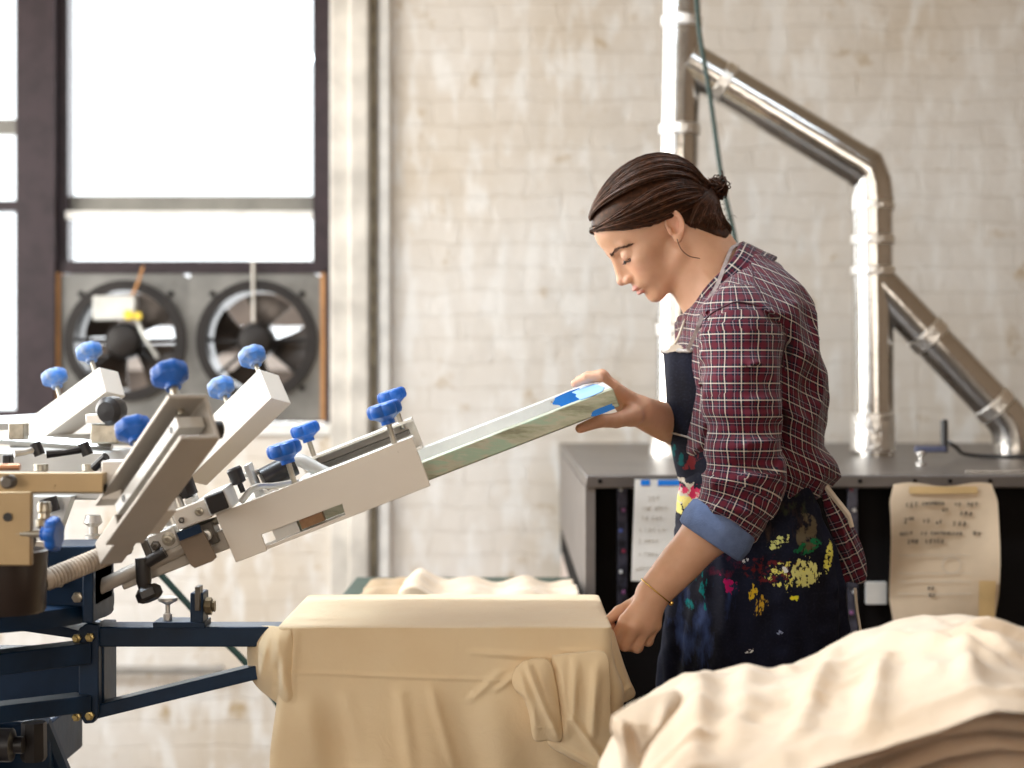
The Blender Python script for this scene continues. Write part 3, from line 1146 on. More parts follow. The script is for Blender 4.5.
def rail_mat():
    m, nt, b = new_mat('rail_inky')
    tc = N(nt, 'ShaderNodeTexCoord')
    mp = N(nt, 'ShaderNodeMapping')
    mp.inputs['Rotation'].default_value = (0, math.radians(21), 0)
    mp.inputs['Scale'].default_value = (3, 10, 14)
    nt.links.new(tc.outputs['Object'], mp.inputs['Vector'])
    n1 = N(nt, 'ShaderNodeTexNoise')
    n1.inputs['Scale'].default_value = 3.0
    n1.inputs['Detail'].default_value = 8
    n1.inputs['Roughness'].default_value = 0.65
    nt.links.new(mp.outputs['Vector'], n1.inputs['Vector'])
    r = ramp(nt, [(0.3, (0.14, 0.12, 0.07)), (0.44, (0.36, 0.38, 0.27)), (0.52, (0.5, 0.49, 0.38)), (0.6, (0.36, 0.5, 0.38)), (0.72, (0.62, 0.58, 0.47))])
    nt.links.new(n1.outputs['Fac'], r.inputs['Fac'])
    nt.links.new(r.outputs['Color'], b.inputs['Base Color'])
    b.inputs['Roughness'].default_value = 0.45
    b.inputs['Metallic'].default_value = 0.25


rail_mat()


class PXF:
    """frame at one distance: (u, v, w) = pixel column, metres deeper, pixel row, laid on a vertical plane"""
    def __init__(s, d):
        s.d = d
        s.X, s.Y, s.Z = np.array([1.0, 0, 0]), np.array([0, 1.0, 0]), np.array([0, 0, -1.0])

    def __call__(s, u, v, w):
        p = W(u, w, s.d)
        p[1] += v
        return p


def rp(px, d):
    return px / F_PX * d


def star_knob(parent, base, axis, r, h, stem, mat='knob_blue', lobes=6, rs=.0042, hint=(0, 1, 0.2), name='knob'):
    """blue lobed hand knob on a threaded stud; base = foot of the stud"""
    base, a = np.asarray(base, float), unit(axis)
    k = MB()
    prof = [(.42, 0), (.42, .18), (.62, .3), (.93, .42), (1.0, .55), (1.0, .8), (.93, .93), (.8, 1.0), (.0, 1.0)]
    x, y, _ = basis(a, hint)
    rings = []
    seg = 48
    for rr, hh in prof:
        ring = []
        for i in range(seg):
            t = 2 * math.pi * i / seg
            lob = 1 + ((.15 if lobes < 8 else .085) * (abs(math.cos(lobes * t / 2)) ** (.7 if lobes < 8 else 1.2) - .62) if rr > .5 else 0)
            q = r * rr * lob
            ring.append(base + a * (stem + hh * h) + x * q * math.cos(t) + y * q * math.sin(t))
        rings.append(ring)
    k.rings(rings)
    kb = k.build(name, mat, parent, angle=28, label='blue lobed knob' if mat == 'knob_blue' else 'blue knob mottled with pale grey')
    s = MB()
    prof = []
    n = max(6, int(stem / .0016))
    for i in range(n + 1):
        prof.append((rs * (1.0 if i % 2 else .86), -0.012 + (stem + .014) * i / n))
    s.lathe(base, a, prof, 12, world=True)
    s.build('threaded_stud', 'stud_steel', kb, angle=80)
    return kb


def channel(mb, u0, u1, wid, hgt, th, open_side=-1):
    """C channel along u; width along v, height along w (downwards from 0); open on the -v or +v side"""
    v0, v1 = 0, wid
    mb.box(u0, u1, v0, v1, -th, 0)
    mb.box(u0, u1, v0, v1, -hgt, -hgt + th)
    if open_side < 0:
        mb.box(u0, u1, v1 - th, v1, -hgt, 0)
    else:
        mb.box(u0, u1, v0, v0 + th, -hgt, 0)


def cprofile(mb, u0, u1, wid, hgt, th, open_side=-1):
    """the same as one welded profile"""
    if open_side < 0:
        p = [(0, 0), (wid, 0), (wid, -hgt), (0, -hgt), (0, -hgt + th), (wid - th, -hgt + th), (wid - th, -th), (0, -th)]
    else:
        p = [(0, 0), (wid, 0), (wid, -th), (th, -th), (th, -hgt + th), (wid, -hgt + th), (wid, -hgt), (0, -hgt)]
    n = len(p)
    vs = [mb.P((u0, q[0], q[1])) for q in p] + [mb.P((u1, q[0], q[1])) for q in p]
    fs = [tuple(range(n)), tuple(reversed(range(n, 2 * n)))]
    for i in range(n):
        j = (i + 1) % n
        fs.append((j, i, i + n, j + n))
    mb.add(vs, fs)


# ---------------------------------------------------------------- main print arm (raised, holding the frame)
AN = math.radians(21.4)
ca, sa = math.cos(AN), math.sin(AN)
D0 = 2.33
KP = D0 / F_PX
ROLL = math.radians(3.0)
Zl = np.array([-sa, 0, ca])
Yl = np.array([0, math.cos(ROLL), 0]) + Zl * math.sin(ROLL)
Xl = np.array([ca, 0, sa])
Zl2 = np.cross(Xl, Yl)
O = W(215.5, 514.5, D0)
LF = Frame(O, Xl, Yl, Zl2)


def uw(px, py):
    x, y = (px - 215.5) * KP, -(py - 514.5) * KP
    return (x * ca + y * sa, -x * sa + y * ca)


pa = thing('print_arm', 'raised cream print arm with four blue knobs clamping the screen frame', 'print arm', W(230, 560, D0), 'print arms of the press')
mb = MB(LF)
poly = [uw(*p) for p in ((215.5, 514.5), (412, 437), (430.5, 486), (346, 519), (342, 504), (261, 535), (266.5, 551), (235.5, 563))]
mb.prism(poly, 0, .006)
plate = mb.build('clamp_plate', 'clamp_cream', pa, bevel=.0008, smooth=True, angle=30)
uL, uR = poly[0][0], poly[1][0]
hN = -uw(430.5, 486)[1]
mb = MB(LF)
mb.box(uw(300, 481)[0], uR - .001, .006, .046, -.005, -.0002)
mb.build('top_flange', 'clamp_cream', pa, bevel=.0006)
mb = MB(LF)
mb.box(uw(252, 540)[0], uw(346, 505)[0], .004, .046, uw(346, 519)[1], uw(346, 519)[1] + .005)
mb.build('bottom_flange', 'clamp_cream', pa, bevel=.0006)
mb = MB(LF)
mb.box(.03, uR - .02, .012, .044, -.044, -.034)
mb.build('pressure_bar', 'clamp_inner', pa, bevel=.001)
# rusty tab seen through the slot, white block beside it
mb = MB(LF).box(uw(272, 535)[0], uw(296, 525)[0], .012, .03, uw(265, 548)[1] + .002, uw(262, 533)[1] + .006)
mb.build('slot_block', 'clamp_inner', pa)
mb = MB(LF).box(uw(299, 525)[0], uw(322, 517)[0], .010, .03, uw(265, 548)[1] + .004, uw(262, 533)[1] + .004)
mb.build('rusty_tab', simple('rust_brown', (0.36, 0.2, 0.1), .6, var=.3, scale=40), pa)
# far channel, open towards the camera
VF = .335
FF = Frame(LF(0.095, VF, .008), Xl, Yl, Zl2)
mb = MB(FF)
cprofile(mb, -0.01, uR - .108, .046, .05, .004, -1)
mb.build('far_channel', 'clamp_cream', pa, bevel=.0006, angle=30, label='far clamp channel open towards the camera')
mb = MB(FF).box(.0, uR - .12, .008, .040, -.024, -.016)
mb.build('pressure_bar', 'steel_dark', pa)
for px, py in ((292, 483), (393, 443)):
    u, w_ = uw(px, py)
    star_knob(pa, LF(u, .024, 0), Zl2 * 1.0 + Xl * .08, .0235, .030, .028)
for du in (.016, .163):
    star_knob(pa, FF(du, .022, 0), Zl2 * 1.0 + Xl * .05, .0225, .029, .024)
# curved pale hose and hinge linkage behind the near plate
mb = MB(LF)
mb.tube(spline([(.075, .17, -.02), (.09, .17, .018), (.112, .165, .02), (.135, .16, -.005), (.16, .16, -.03)], 16), .010, 12)
mb.build('bent_strap', 'clamp_inner', pa)
# cross bar joining both channels
mb = MB(LF).box(.012, .040, .004, VF + .05, -.03, -.004)
mb.build('cross_bar', 'clamp_cream', pa, bevel=.002)
mb = MB(LF).box(.09, .105, .05, VF, -.03, -.012)
mb.build('cross_bar', 'clamp_inner', pa, bevel=.002)
# square tube end with black plug, sticking out of the hinge towards the camera
mb = MB(LF).box(-.004, .027, -.018, .06, .001, .03)
tb = mb.build('square_tube', 'clamp_inner', pa, bevel=.0015)
MB(LF).box(-.002, .025, -.021, -.017, .003, .028).build('plug', 'black_part', tb, bevel=.002, label='black square plug')
# hinge blocks and rods running down-left from the clamp
H = LF
mb = MB(H).box(-.055, -.006, -.004, .05, -.002, .026)
mb.build('hinge_block', 'clamp_cream', pa, bevel=.002)
mb = MB(H).box(-.100, -.060, .0, .05, -.022, .006)
mb.build('hinge_block', 'steel_pale', pa, bevel=.002)
mb = MB(H).box(-.062, -.01, .004, .045, -.038, -.006)
mb.build('hinge_block', 'steel_dark', pa, bevel=.002)
mb = MB(H).box(-.16, .0, .015, .04, -.052, -.024)
mb.build('arm_tube', 'clamp_grey', pa, bevel=.002)
for (u, w_, L, m_) in ((-.045, .026, .028, 'steel_pale'), (-.062, .012, .03, 'steel_pale'), (-.085, .006, .022, 'clamp_inner')):
    MB(H).lathe((u, .012, w_), (0, 0, 1), [(.0085, -.004), (.0085, L * .5), (.006, L * .5 + .001), (.006, L), (0, L)], 16).build('bolt', m_, pa)
MB(H).lathe((-.028, .02, .026), (0, 0, 1), [(.005, 0), (.005, .008), (.0125, .01), (.0135, .036), (.011, .04), (0, .04)], 20, lobes=8, amp=.05).build('cap_knob', 'black_part', pa, label='black round knob')
MB(H).lathe((.038, .05, .012), (0, 0, 1), [(.004, 0), (.004, .012), (.010, .014), (.011, .034), (.009, .037), (0, .037)], 16).build('cap_knob', 'black_part', pa, label='black round knob')
MB(H).lathe((.062, .10, .015), (.96, .3, .1), [(.0, 0), (.017, 0), (.017, .05), (.0, .05)], 20).build('cylinder_stop', 'black_part', pa, label='black cylinder')
MB(H).box(.048, .056, .07, .11, -.02, .045).build('upright_plate', 'clamp_inner', pa, bevel=.001)
mb = MB(H)
mb.tube(spline([(.03, .045, .0), (.055, .05, .012), (.08, .06, .004), (.115, .06, -.004)], 14), .0045, 8)
mb.build('bent_rod', 'steel_pale', pa)
mb = MB(H)
mb.tube(spline([(.02, .09, .03), (.05, .1, .03), (.075, .11, .022), (.1, .11, .0)], 14), .0045, 8)
mb.build('bent_rod', 'steel_pale', pa)
for (u, w_, r_, L, m_) in ((-.018, .012, .006, .010, 'stud_steel'), (-.045, .010, .0045, .007, 'steel_dark'), (-.072, -.008, .0065, .012, 'stud_steel'), (-.092, -.010, .005, .009, 'steel_dark'),
                           (-.022, -.022, .0075, .012, 'steel_pale'), (-.048, -.024, .006, .016, 'stud_steel')):
    MB(H).lathe((u, .001 if w_ > -.02 else .006, w_), (0, -1, 0), [(r_ * 1.5, 0), (r_ * 1.5, .0015), (r_, .002), (r_, L), (r_ * .55, L + .0005), (r_ * .5, L - .003), (0, L - .003)], 6 if L < .01 else 16).build('bolt', m_, pa)
MB(H).box(-.034, -.022, .004, .05, .004, .034).build('hinge_lug', 'clamp_inner', pa, bevel=.0015)
MB(H).box(-.112, -.102, .006, .046, -.034, .002).build('hinge_lug', 'steel_dark', pa, bevel=.0015)
MB(H).cyl((-.10, .025, -.006), (-.004, .025, -.010), .0055).build('hinge_rod', 'stud_steel', pa)
# black wing knobs below
MB(H).lathe((-.125, .0, -.042), (.05, -.25, -1), [(.004, -.01), (.004, .014), (.012, .016), (.017, .022), (.017, .032), (.012, .036), (0, .036)], 24, lobes=6, amp=.08).build('cap_knob', 'black_part', pa, label='black round knob')
MB(H).cyl((-.118, -.005, -.028), (-.082, -.005, -.022), .008).build('black_sleeve', 'black_part', pa)
MB(H).lathe((-.118, -.005, -.03), (-.3, -.1, -1), [(.010, -.012), (.0105, .02), (.008, .03), (0, .031)], 16).build('lever_grip', 'black_part', pa, label='black lever grip')
# tongue plate hanging under the hinge
def tongue_pts():
    return [uw(179, 537), uw(203, 527), uw(218, 556), uw(214, 560), uw(196, 567), uw(192, 564)]
mb = MB(H)
mb.prism(tongue_pts(), -.014, -.010)
tg = mb.build('hanging_tongue', simple('tongue_brown', (0.24, 0.18, 0.13), .45, metal=.4), pa, bevel=.0006)
MB(H).box(uw(181, 538)[0], uw(203, 528)[0], -.0165, -.0135, uw(203, 528)[1] - .004, uw(203, 528)[1] + .008).build('blue_clip', 'press_blue', tg)

# ---------------------------------------------------------------- the silkscreen frame she lifts
su0, sw0 = uw(423, 462)
KF = (D0 + .07) / D0
# corners measured at its own distance
PF0 = W(423, 462, 2.40)
PF1 = W(613, 388.5, 2.40)
Xs = unit(PF1 - PF0)
Ys = Yl - Xs * (Yl @ Xs)
Ys = unit(Ys)
Zs = np.cross(Xs, Ys)
LEN = np.linalg.norm(PF1 - PF0)
SW = .30
hR = .027
SF = Frame(PF1, Xs, Ys, Zs)     # origin: near top corner at the held end, u negative towards the press
U0 = -LEN - .20
sc = thing('silkscreen_frame', 'long aluminium silkscreen frame tilted up, its free end held by the person', 'screen frame', SF(-.2, .15, -.03))
t_ = .034


def profile_rail(mb, u0, u1, v0, v1):
    mb.box(u0, u1, v0, v1, -hR, 0)


MB(SF).box(U0, 0, 0, t_, -hR, 0).build('near_rail', 'rail_inky', sc, bevel=.0015, label='ink-stained near rail')
MB(SF).box(U0, 0, SW - t_, SW, -hR, 0).build('far_rail', 'clamp_inner', sc, bevel=.0015, label='pale grey far rail')
MB(SF).box(-t_, .0005, t_, SW - t_, -hR, 0).build('end_rail', 'clamp_inner', sc, bevel=.0015)
MB(SF).box(U0, U0 + t_, t_, SW - t_, -hR, 0).build('end_rail', 'clamp_inner', sc, bevel=.0015)
MB(SF).box(U0 + .01, -.01, .01, SW - .01, -hR - .0015, -hR - .0004).build('mesh', 'mesh_screen', sc)


def blob_sheet(fr, ctr, ru, rv, plane, mat, name, parent, off, lumps=.16, seed=0, label=None):
    """irregular torn patch of tape; plane 'uv' or 'uw'"""
    n = 40
    vs = []
    for s_ in (0, 1):
        for i in range(n):
            a = 2 * math.pi * i / n
            rr = 1 + lumps * math.sin(3 * a + seed) + lumps * .6 * math.sin(7 * a + seed * 2)
            sq = max(abs(math.cos(a)), abs(math.sin(a))) ** -.6
            x, y = ru * rr * sq * math.cos(a), rv * sq * math.sin(a)
            if plane == 'uv':
                vs.append(fr(ctr[0] + x, ctr[1] + y, off + s_ * .0006))
            else:
                vs.append(fr(ctr[0] + x, off - s_ * .0006, ctr[1] + y))
    fs = [tuple(range(n)), tuple(reversed(range(n, 2 * n)))]
    for i in range(n):
        j = (i + 1) % n
        fs.append((j, i, i + n, j + n))
    return MB().add(vs, fs).build(name, mat, parent, smooth=False, label=label)


# tape inside the far corner, over the end rail and on the near rail's underside edge
blob_sheet(SF, (-.052, -.012), .026, .0125, 'uw', 'tape_blue', 'blue_tape', sc, SW - t_ - .0003, label='blue tape patch')
blob_sheet(SF, (-.030, .115), .020, .115, 'uv', 'tape_light', 'blue_tape', sc, .0005, .12, 2, label='light blue tape over the end rail')
blob_sheet(SF, (-.024, -.0235), .017, .0045, 'uw', 'tape_blue', 'blue_tape', sc, -.0003, .1, 4, label='blue tape on the near rail')
MB(SF).box(-.2, -.045, t_ + .0003, t_ + .0012, -.018, -.0002).build('blue_tape', 'tape_blue', sc, label='thin blue tape strip along the rail')

# ---------------------------------------------------------------- print arm pointing at the camera (open C channel)
def raised_arm(name_label, origin, L, X, Np, wid, hgt, ln, mat='clamp_grey', knobs=(), open_side=-1, bar=True, kmat='knob_blue', kr=.0225, ks=.026, box=False):
    L, X = unit(L), np.asarray(X, float)
    X = unit(X - L * (X @ L))
    Nd = unit(np.cross(L, X))
    if Nd[2] > 0:
        Nd = -Nd
    fr = Frame(origin, L, X, -Nd)
    t = thing('print_arm', name_label, 'print arm', fr(ln, wid / 2, -hgt), 'print arms of the press')
    mb = MB(fr)
    if box:
        mb.box(0, ln, 0, wid, -hgt, 0)
    else:
        cprofile(mb, 0, ln, wid, hgt, .0055, open_side)
    mb.build('clamp_channel', mat, t, bevel=.0012, angle=30)
    if bar:
        pb = MB(fr).box(.012, ln * .86, .008, wid - .008, -.62 * hgt, -.38 * hgt).build('pressure_bar', 'clamp_inner', t, bevel=.001)
        for q in (.03, ln * .75):
            MB(fr).cyl((q, .0072, -.5 * hgt), (q, .0085, -.5 * hgt), .0045, 12).build('screw_hole', 'black_part', pb)
    for q in knobs:
        star_knob(t, fr(q, wid * .5, 0), -Nd, kr, kr * 1.3, ks, kmat, 8, .0058 if kmat == 'knob_blue' else .0042)
    return t, fr


o1 = W(168, 394, 1.95)
t, fr = raised_arm('near print arm, open grey channel tilted towards the camera with two blue knobs', o1, (-.127, .17, -.138), (.8, .6, 0), None, .05, .061, .25, 'clamp_grey', (.028, .15), -1)
MB(fr).box(.19, .25, .045, .075, -.05, -.0).build('hinge_block', 'clamp_cream', t, bevel=.002)
MB(fr).box(.245, .32, .02, .05, -.052, -.02).build('arm_tube', 'clamp_grey', t, bevel=.002)
MB(fr).cyl((.032, .056, -.03), (.032, .072, -.03), .011).build('cap_knob', 'black_part', t, label='black side knob')

# rear arms, closed cream channels rising away from the camera
t, fr = raised_arm('rear print arm with white top face right of the open channel, two pale-mottled blue knobs', W(259, 369, 2.75), (-75, 40, -68), (20, 18, -2), None, .045, .062, .22, 'clamp_cream', (.018, .10), 1, False, 'knob_mottled', .023, .03, True)
t, fr = raised_arm('leftmost rear print arm, white above and brown on its side, two pale-mottled blue knobs', W(99, 367, 2.9), (-78, 40, -50), (18, 20, -2), None, .045, .05, .2, 'clamp_cream', (.03, .12), 1, False, 'knob_mottled', .023, .034, True)

# ---------------------------------------------------------------- press body
P2 = PXF(2.15)
pr = thing('screen_printing_press', 'dark blue carousel screen printing press at the left edge of the picture', 'printing press', (W(-60, 700, 2.3)[0], 2.4, 0))
A = 2.25
PA = PXF(A)
# golden beam and its bracket
mb = MB(PXF(2.08))
mb.box(-60, 103, 0, .03, 493, 473)
b_ = mb.build('cross_beam', 'beam_gold', pr, bevel=.0015, label='golden brushed metal beam')
MB(PXF(2.08)).box(-60, 103, .002, .028, 494, 484).build('beam_groove', 'clamp_grey', pr, bevel=.001)
MB(PXF(2.1)).box(101, 122, 0, .04, 500, 461).build('beam_bracket', 'clamp_cream', pr, bevel=.002)
MB(PXF(2.06)).box(-40, 31, 0, .012, 566, 492).build('side_plate', 'beam_gold', pr, bevel=.002, label='golden side plate')
MB(PXF(2.06)).lathe((8, -.001, 517), (0, -1, 0), [(rp(4.5, 2.06), 0), (rp(4.5, 2.06), .0015), (0, .0015)], 20).build('plate_hole', 'black_part', pr)
MB(PXF(2.05)).lathe((8, .01, 482), (0, -1, 0), [(.0, 0), (.0085, 0), (.0085, .014), (.006, .018), (0, .018)], 20).build('bolt', 'steel_dark', pr)
MB(PXF(2.05)).cyl((-30, 0, 468), (20, 0, 467), .0042).build('copper_rod', 'copper_rod', pr, label='copper coloured rod')
MB(PXF(2.08)).lathe((40, .02, 503), (0, 0, 1), [(.007, 0), (.0085, .004), (.0085, .012), (.007, .014), (.0075, .02), (.0105, .022), (.0105, .030), (.006, .033), (0, .033)], 18).build('hex_post', 'stud_steel', pr)
kb = star_knob(pr, PXF(2.06)(14, .005, 534), (1, -.12, 0), rp(17, 2.06), rp(18, 2.06), rp(28, 2.06), 'knob_blue', 7, .0048)
MB(PXF(2.07)).lathe((10, .01, 541), (1, 0, 0), [(0, 0), (.014, 0), (.016, .01), (.010, .026), (0, .03)], 20).build('stud_mount', 'steel_dark', pr)
# ink bucket
mb = MB()
cb_ = W(4, 612, 2.17)
mb.lathe(cb_, (.0, 0, 1), [(rp(39, 2.17), 0), (rp(41, 2.17), .004), (rp(42, 2.17), .06), (rp(43, 2.17), .078), (rp(40, 2.17), .08), (rp(39, 2.17), .03), (0, .03)], 40, world=True)
tag(mb.build('ink_bucket', 'ink_bucket'), 'dark brown round bucket standing on the blue press at the left edge', 'bucket')
# spring sleeve
mb = MB()
s0, s1 = W(44, 581, 2.2), W(112, 553, 2.28)
ax = unit(s1 - s0)
Ls = np.linalg.norm(s1 - s0)
mb.lathe(s0, ax, [(.008, 0), (.008, Ls + .03)], 14, world=True)
mb.build('sleeve_core', 'steel_dark', pr)
x_, y_, _ = basis(ax)
pts = [s0 + ax * Ls * q / 400 + x_ * .0115 * math.cos(q * 2 * math.pi / 20) + y_ * .0115 * math.sin(q * 2 * math.pi / 20) for q in range(401)]
MB().tube(pts, .0028, 7, local=False).build('coil_spring', 'spring_cord', pr, label='beige coil spring')
MB().lathe(s1 - ax * .004, ax, [(.0, 0), (.0145, 0), (.0145, .012), (.011, .016), (.011, .03), (0, .03)], 20, world=True).build('spring_collar', 'stud_steel', pr)
MB().lathe(W(42, 581, 2.19), ax, [(0, 0), (.013, 0), (.013, .01), (0, .01)], 20, world=True).build('spring_collar', 'spring_cord', pr)
MB().tube([W(90, 592, 2.34), W(182, 548, 2.34), W(200, 538, 2.34)], .010, 12, local=False).build('arm_tube', 'clamp_grey', pr)
# blue upper turntable
MB(PXF(2.3)).lathe((-60, .1, 625), (0, 0, -1), [(0, 0), (.205, 0), (.207, .012), (.207, .024), (.2, .026), (0, .026)], 64).build('turntable', 'press_blue', pr, angle=40)
MB(PXF(2.3)).box(45, 95, .0, .1, 607, 546).build('hinge_housing', 'press_blue', pr, bevel=.003)
for px, py in ((78, 566), (78, 597), (60, 582)):
    MB(PXF(2.3)).lathe((px, 0, py), (0, -1, 0), [(.0075, 0), (.0075, .006), (.004, .007), (.004, .01), (0, .01)], 6).build('hex_bolt', 'stud_steel', pr)
MB(PXF(2.3)).box(84, 95, -.01, .11, 622, 565).build('housing_web', 'press_blue', pr, bevel=.002)
# lower arm assembly
Q = PXF(2.42)
MB(Q).box(93, 330, .0, .055, 647, 627).build('platen_arm', 'press_blue', pr, bevel=.002)
vb = MB(Q)
vb.prism([(80, 628), (88, 622), (100, 624), (100, 712), (95, 722), (86, 723), (80, 714)], -.008, .012)
vb.build('end_plate', 'press_blue', pr, bevel=.002, angle=30)
MB(Q).box(88, 102, .012, .09, 714, 628).build('end_post', 'press_blue', pr, bevel=.002)
mb = MB(Q)
mb.prism([(93, 706), (300, 655), (300, 669), (93, 720)], .0, .04)
mb.build('arm_brace', 'press_blue', pr, bevel=.002)
for px, py in ((79, 637), (92, 636), (79, 715), (92, 714)):
    MB(Q).lathe((px, -.010, py), (0, -1, 0), [(.0065, 0), (.0065, .006), (.0035, .007), (.0035, .012), (0, .012)], 6).build('brass_bolt', 'brass', pr, label='brass hex bolt')
# registration stop: small bracket, white topped screw, lock nut
MB(Q).box(153, 205, -.002, .05, 628, 622).build('stop_base', 'press_blue', pr, bevel=.001)
MB(Q).box(190, 203, .0, .045, 624, 593).build('stop_upright', 'press_blue', pr, bevel=.002)
MB(Q).box(196, 201, -.01, .015, 610, 586).build('stop_pin', 'steel_dark', pr, bevel=.001)
MB(Q).lathe((200, .01, 607), (1, 0, 0), [(0, 0), (.008, 0), (.008, .006), (.0125, .007), (.0125, .015), (.008, .016), (.008, .02), (0, .02)], 8).build('lock_nut', simple('dull_brass', (0.2, 0.16, 0.1), .4, metal=.8), pr)
MB(Q).lathe((165, .02, 622), (0, 0, -1), [(.0065, 0), (.0065, .009), (.0035, .01), (.0035, .022), (.0085, .025), (.0145, .028), (.0145, .032), (.01, .034), (0, .034)], 20).build('stop_screw', 'steel_pale', pr, label='screw with flat white top')
# other arms radiating to the left and away
for (p, q, th) in (((84, 652, 2.42), (-80, 672, 2.25), .03), ((84, 702, 2.42), (-80, 722, 2.25), .024)):
    a, b_ = W(*p), W(*q)
    d = unit(b_ - a)
    fr = Frame(a, d, unit(np.cross((0, 0, 1), d)), (0, 0, 1))
    MB(fr).box(0, np.linalg.norm(b_ - a), -.02, .02, -th / 2, th / 2).build('platen_arm', 'press_blue', pr, bevel=.002)
MB(PXF(2.55)).box(-60, 86, 0, .05, 706, 650).build('arm_web', 'press_blue', pr, bevel=.002)
mb = MB(PXF(2.5))
mb.prism([(84, 640), (92, 634), (30, 619), (-60, 602), (-60, 630), (0, 628)], 0, .12)
mb.build('arm_bracket', 'press_blue', pr, bevel=.001)
mb = MB(PXF(2.6))
mb.box(-60, 50, 0, .2, 775, 722)
mb.build('column', 'press_blue', pr, bevel=.004)
mb = MB(PXF(2.45))
mb.lathe((30, .02, 725), (0, 0, 1), [(0, 0), (.018, 0), (.019, .05), (.016, .056), (0, .056)], 8)
mb.build('rubber_mount', 'black_part', pr)
mb = MB(PXF(2.42))
mb.lathe((-6, .02, 748), (1, 0, 0), [(0, 0), (.024, 0), (.024, .02), (.012, .024), (.012, .036), (0, .036)], 18)
mb.build('axle_nut', 'black_part', pr)
# pedestal legs down to the floor
base = W(-70, 700, 2.45)
MB().lathe((base[0], 2.5, 0), (0, 0, 1), [(.22, 0), (.22, .03), (.08, .05), (.07, CAM_Z - .50 - .0)], 24, world=True).build('pedestal', 'press_blue', pr)
MB().tube([W(40, 722, 2.6), W(62, 775, 2.65), np.array([W(150, 1200, 2.8)[0], 2.8, 0.03])], .016, 8, local=False).build('leg', 'press_blue', pr)
MB().tube([W(-20, 722, 2.5), np.array([W(-200, 1200, 2.2)[0], 2.15, 0.03])], .016, 8, local=False).build('leg', 'press_blue', pr)

# hub parts seen above the beam: pale plates, levers, rods
hb = thing('press_hub', 'jumble of white plates, rods and black levers at the centre of the press', 'press hub', W(60, 500, 2.75))
mb = MB(PXF(2.75))
mb.prism([(-60, 452), (105, 452), (128, 500), (-60, 500)], .0, .2)
mb.build('hub_plate', simple('plate_pale', (0.68, 0.68, 0.66), .35, metal=.3, var=.12, scale=8), hb, bevel=.003)
for (p, q, s_, m_) in (((10, 442, 2.95), (215, 437, 2.95), .011, 'steel_pale'), ((-40, 436, 2.85), (112, 447, 2.85), .009, 'steel_pale'), ((-40, 425, 3.0), (60, 420, 3.0), .013, 'clamp_inner')):
    MB().tube([W(*p), W(*q)], s_, 4, local=False).build('rail', m_, hb, smooth=False)
mb = MB(PXF(2.8)).box(90, 118, 0, .06, 444, 424)
mb.build('rail_block', 'stud_steel', hb, bevel=.003)
MB(PXF(2.8)).box(86, 106, -.004, .05, 424, 414).build('rail_block', 'steel_pale', hb, bevel=.002)
MB(PXF(2.78)).lathe((110, .04, 410), (-.3, -1, .1), [(0, 0), (.022, 0), (.024, .01), (.024, .025), (.016, .032), (0, .033)], 24).build('cap_knob', 'black_part', hb, label='black round knob')
MB(PXF(2.75)).box(8, 24, 0, .03, 440, 423).build('rail_block', 'stud_steel', hb, bevel=.002)
for (px, py, ex, ey, m_, lab) in ((36, 449, 18, 453, 'steel_pale', 'silver clamp lever'), (84, 449, 50, 454, 'black_part', 'black clamp lever')):
    L = MB(PXF(2.6)).tube([(px, 0, py), ((px + ex) / 2, -.012, (py + ey) / 2 + 1), (ex, -.02, ey)], [.006, .0045, .006], 8).build('clamp_lever', m_, hb, label=lab)
    MB(PXF(2.6)).tube([(px - 1, .0, py - 6), (px + 4, .0, py + 6)], .0085, 14).build('lever_boss', 'black_part', L)
    MB(PXF(2.6)).lathe((px + 5, .0, py + 15), (0, 0, 1), [(0, 0), (.011, 0), (.011, .01), (.0075, .012), (.0075, .016), (0, .016)], 16).build('lever_washer', 'stud_steel', L)
MB(PXF(2.5)).box(2, 10, 0, .02, 467, 455).build('socket_head', 'black_part', hb, bevel=.002)
MB(PXF(2.4)).tube([(94, 0, 468), (108, -.01, 456)], .006, 10).build('socket_head', 'black_part', hb)
MB(PXF(2.4)).lathe((109, 0, 462), (0, 0, 1), [(0, 0), (.012, 0), (.012, .014), (0, .015)], 16).build('cap_knob', 'black_part', hb, label='black round knob')
# pale shapes under the beam
mb = MB(PXF(2.72))
mb.prism([(30, 496), (72, 496), (60, 530), (35, 560), (30, 560)], 0, .03)
mb.build('under_plate', 'plate_pale', hb, bevel=.002)
mb = MB(PXF(2.7))
mb.prism([(30, 540), (70, 545), (108, 540), (128, 505), (150, 500), (120, 560), (60, 575), (30, 560)], 0, .03)
mb.build('under_plate', simple('plate_tan', (0.55, 0.47, 0.38), .45, metal=.3), hb, bevel=.002)
MB().tube([W(60, 565, 2.78), W(175, 505, 2.78)], .016, 6, local=False).build('green_bar', 'green_metal', hb, label='dark green bar')
MB(PXF(2.68)).lathe((93, .0, 515), (0, 0, 1), [(0, 0), (.012, 0), (.015, .012), (.008, .018), (.008, .03), (.013, .032), (.013, .04), (0, .041)], 18).build('bolt', 'steel_pale', hb)
MB().tube([W(48, 498, 2.7), W(52, 512, 2.7)], .014, 12, local=False).build('cap_knob', 'black_part', hb, label='black round knob')

# air hose behind, running down to the right
cb = MB().tube(spline([W(146, 558, 3.2), W(175, 590, 3.2), W(210, 628, 3.2), W(250, 668, 3.2), W(300, 740, 3.2), W(345, 850, 3.2), np.array([-.24, 3.25, .12]), np.array([-.12, 3.3, .0064]), np.array([.0, 3.2, .0064])], 60), .0062, 8, local=False).build('air_hose', 'cable_green')
tag(cb, 'dark green hose sagging diagonally behind the blue platen arm', 'hose')
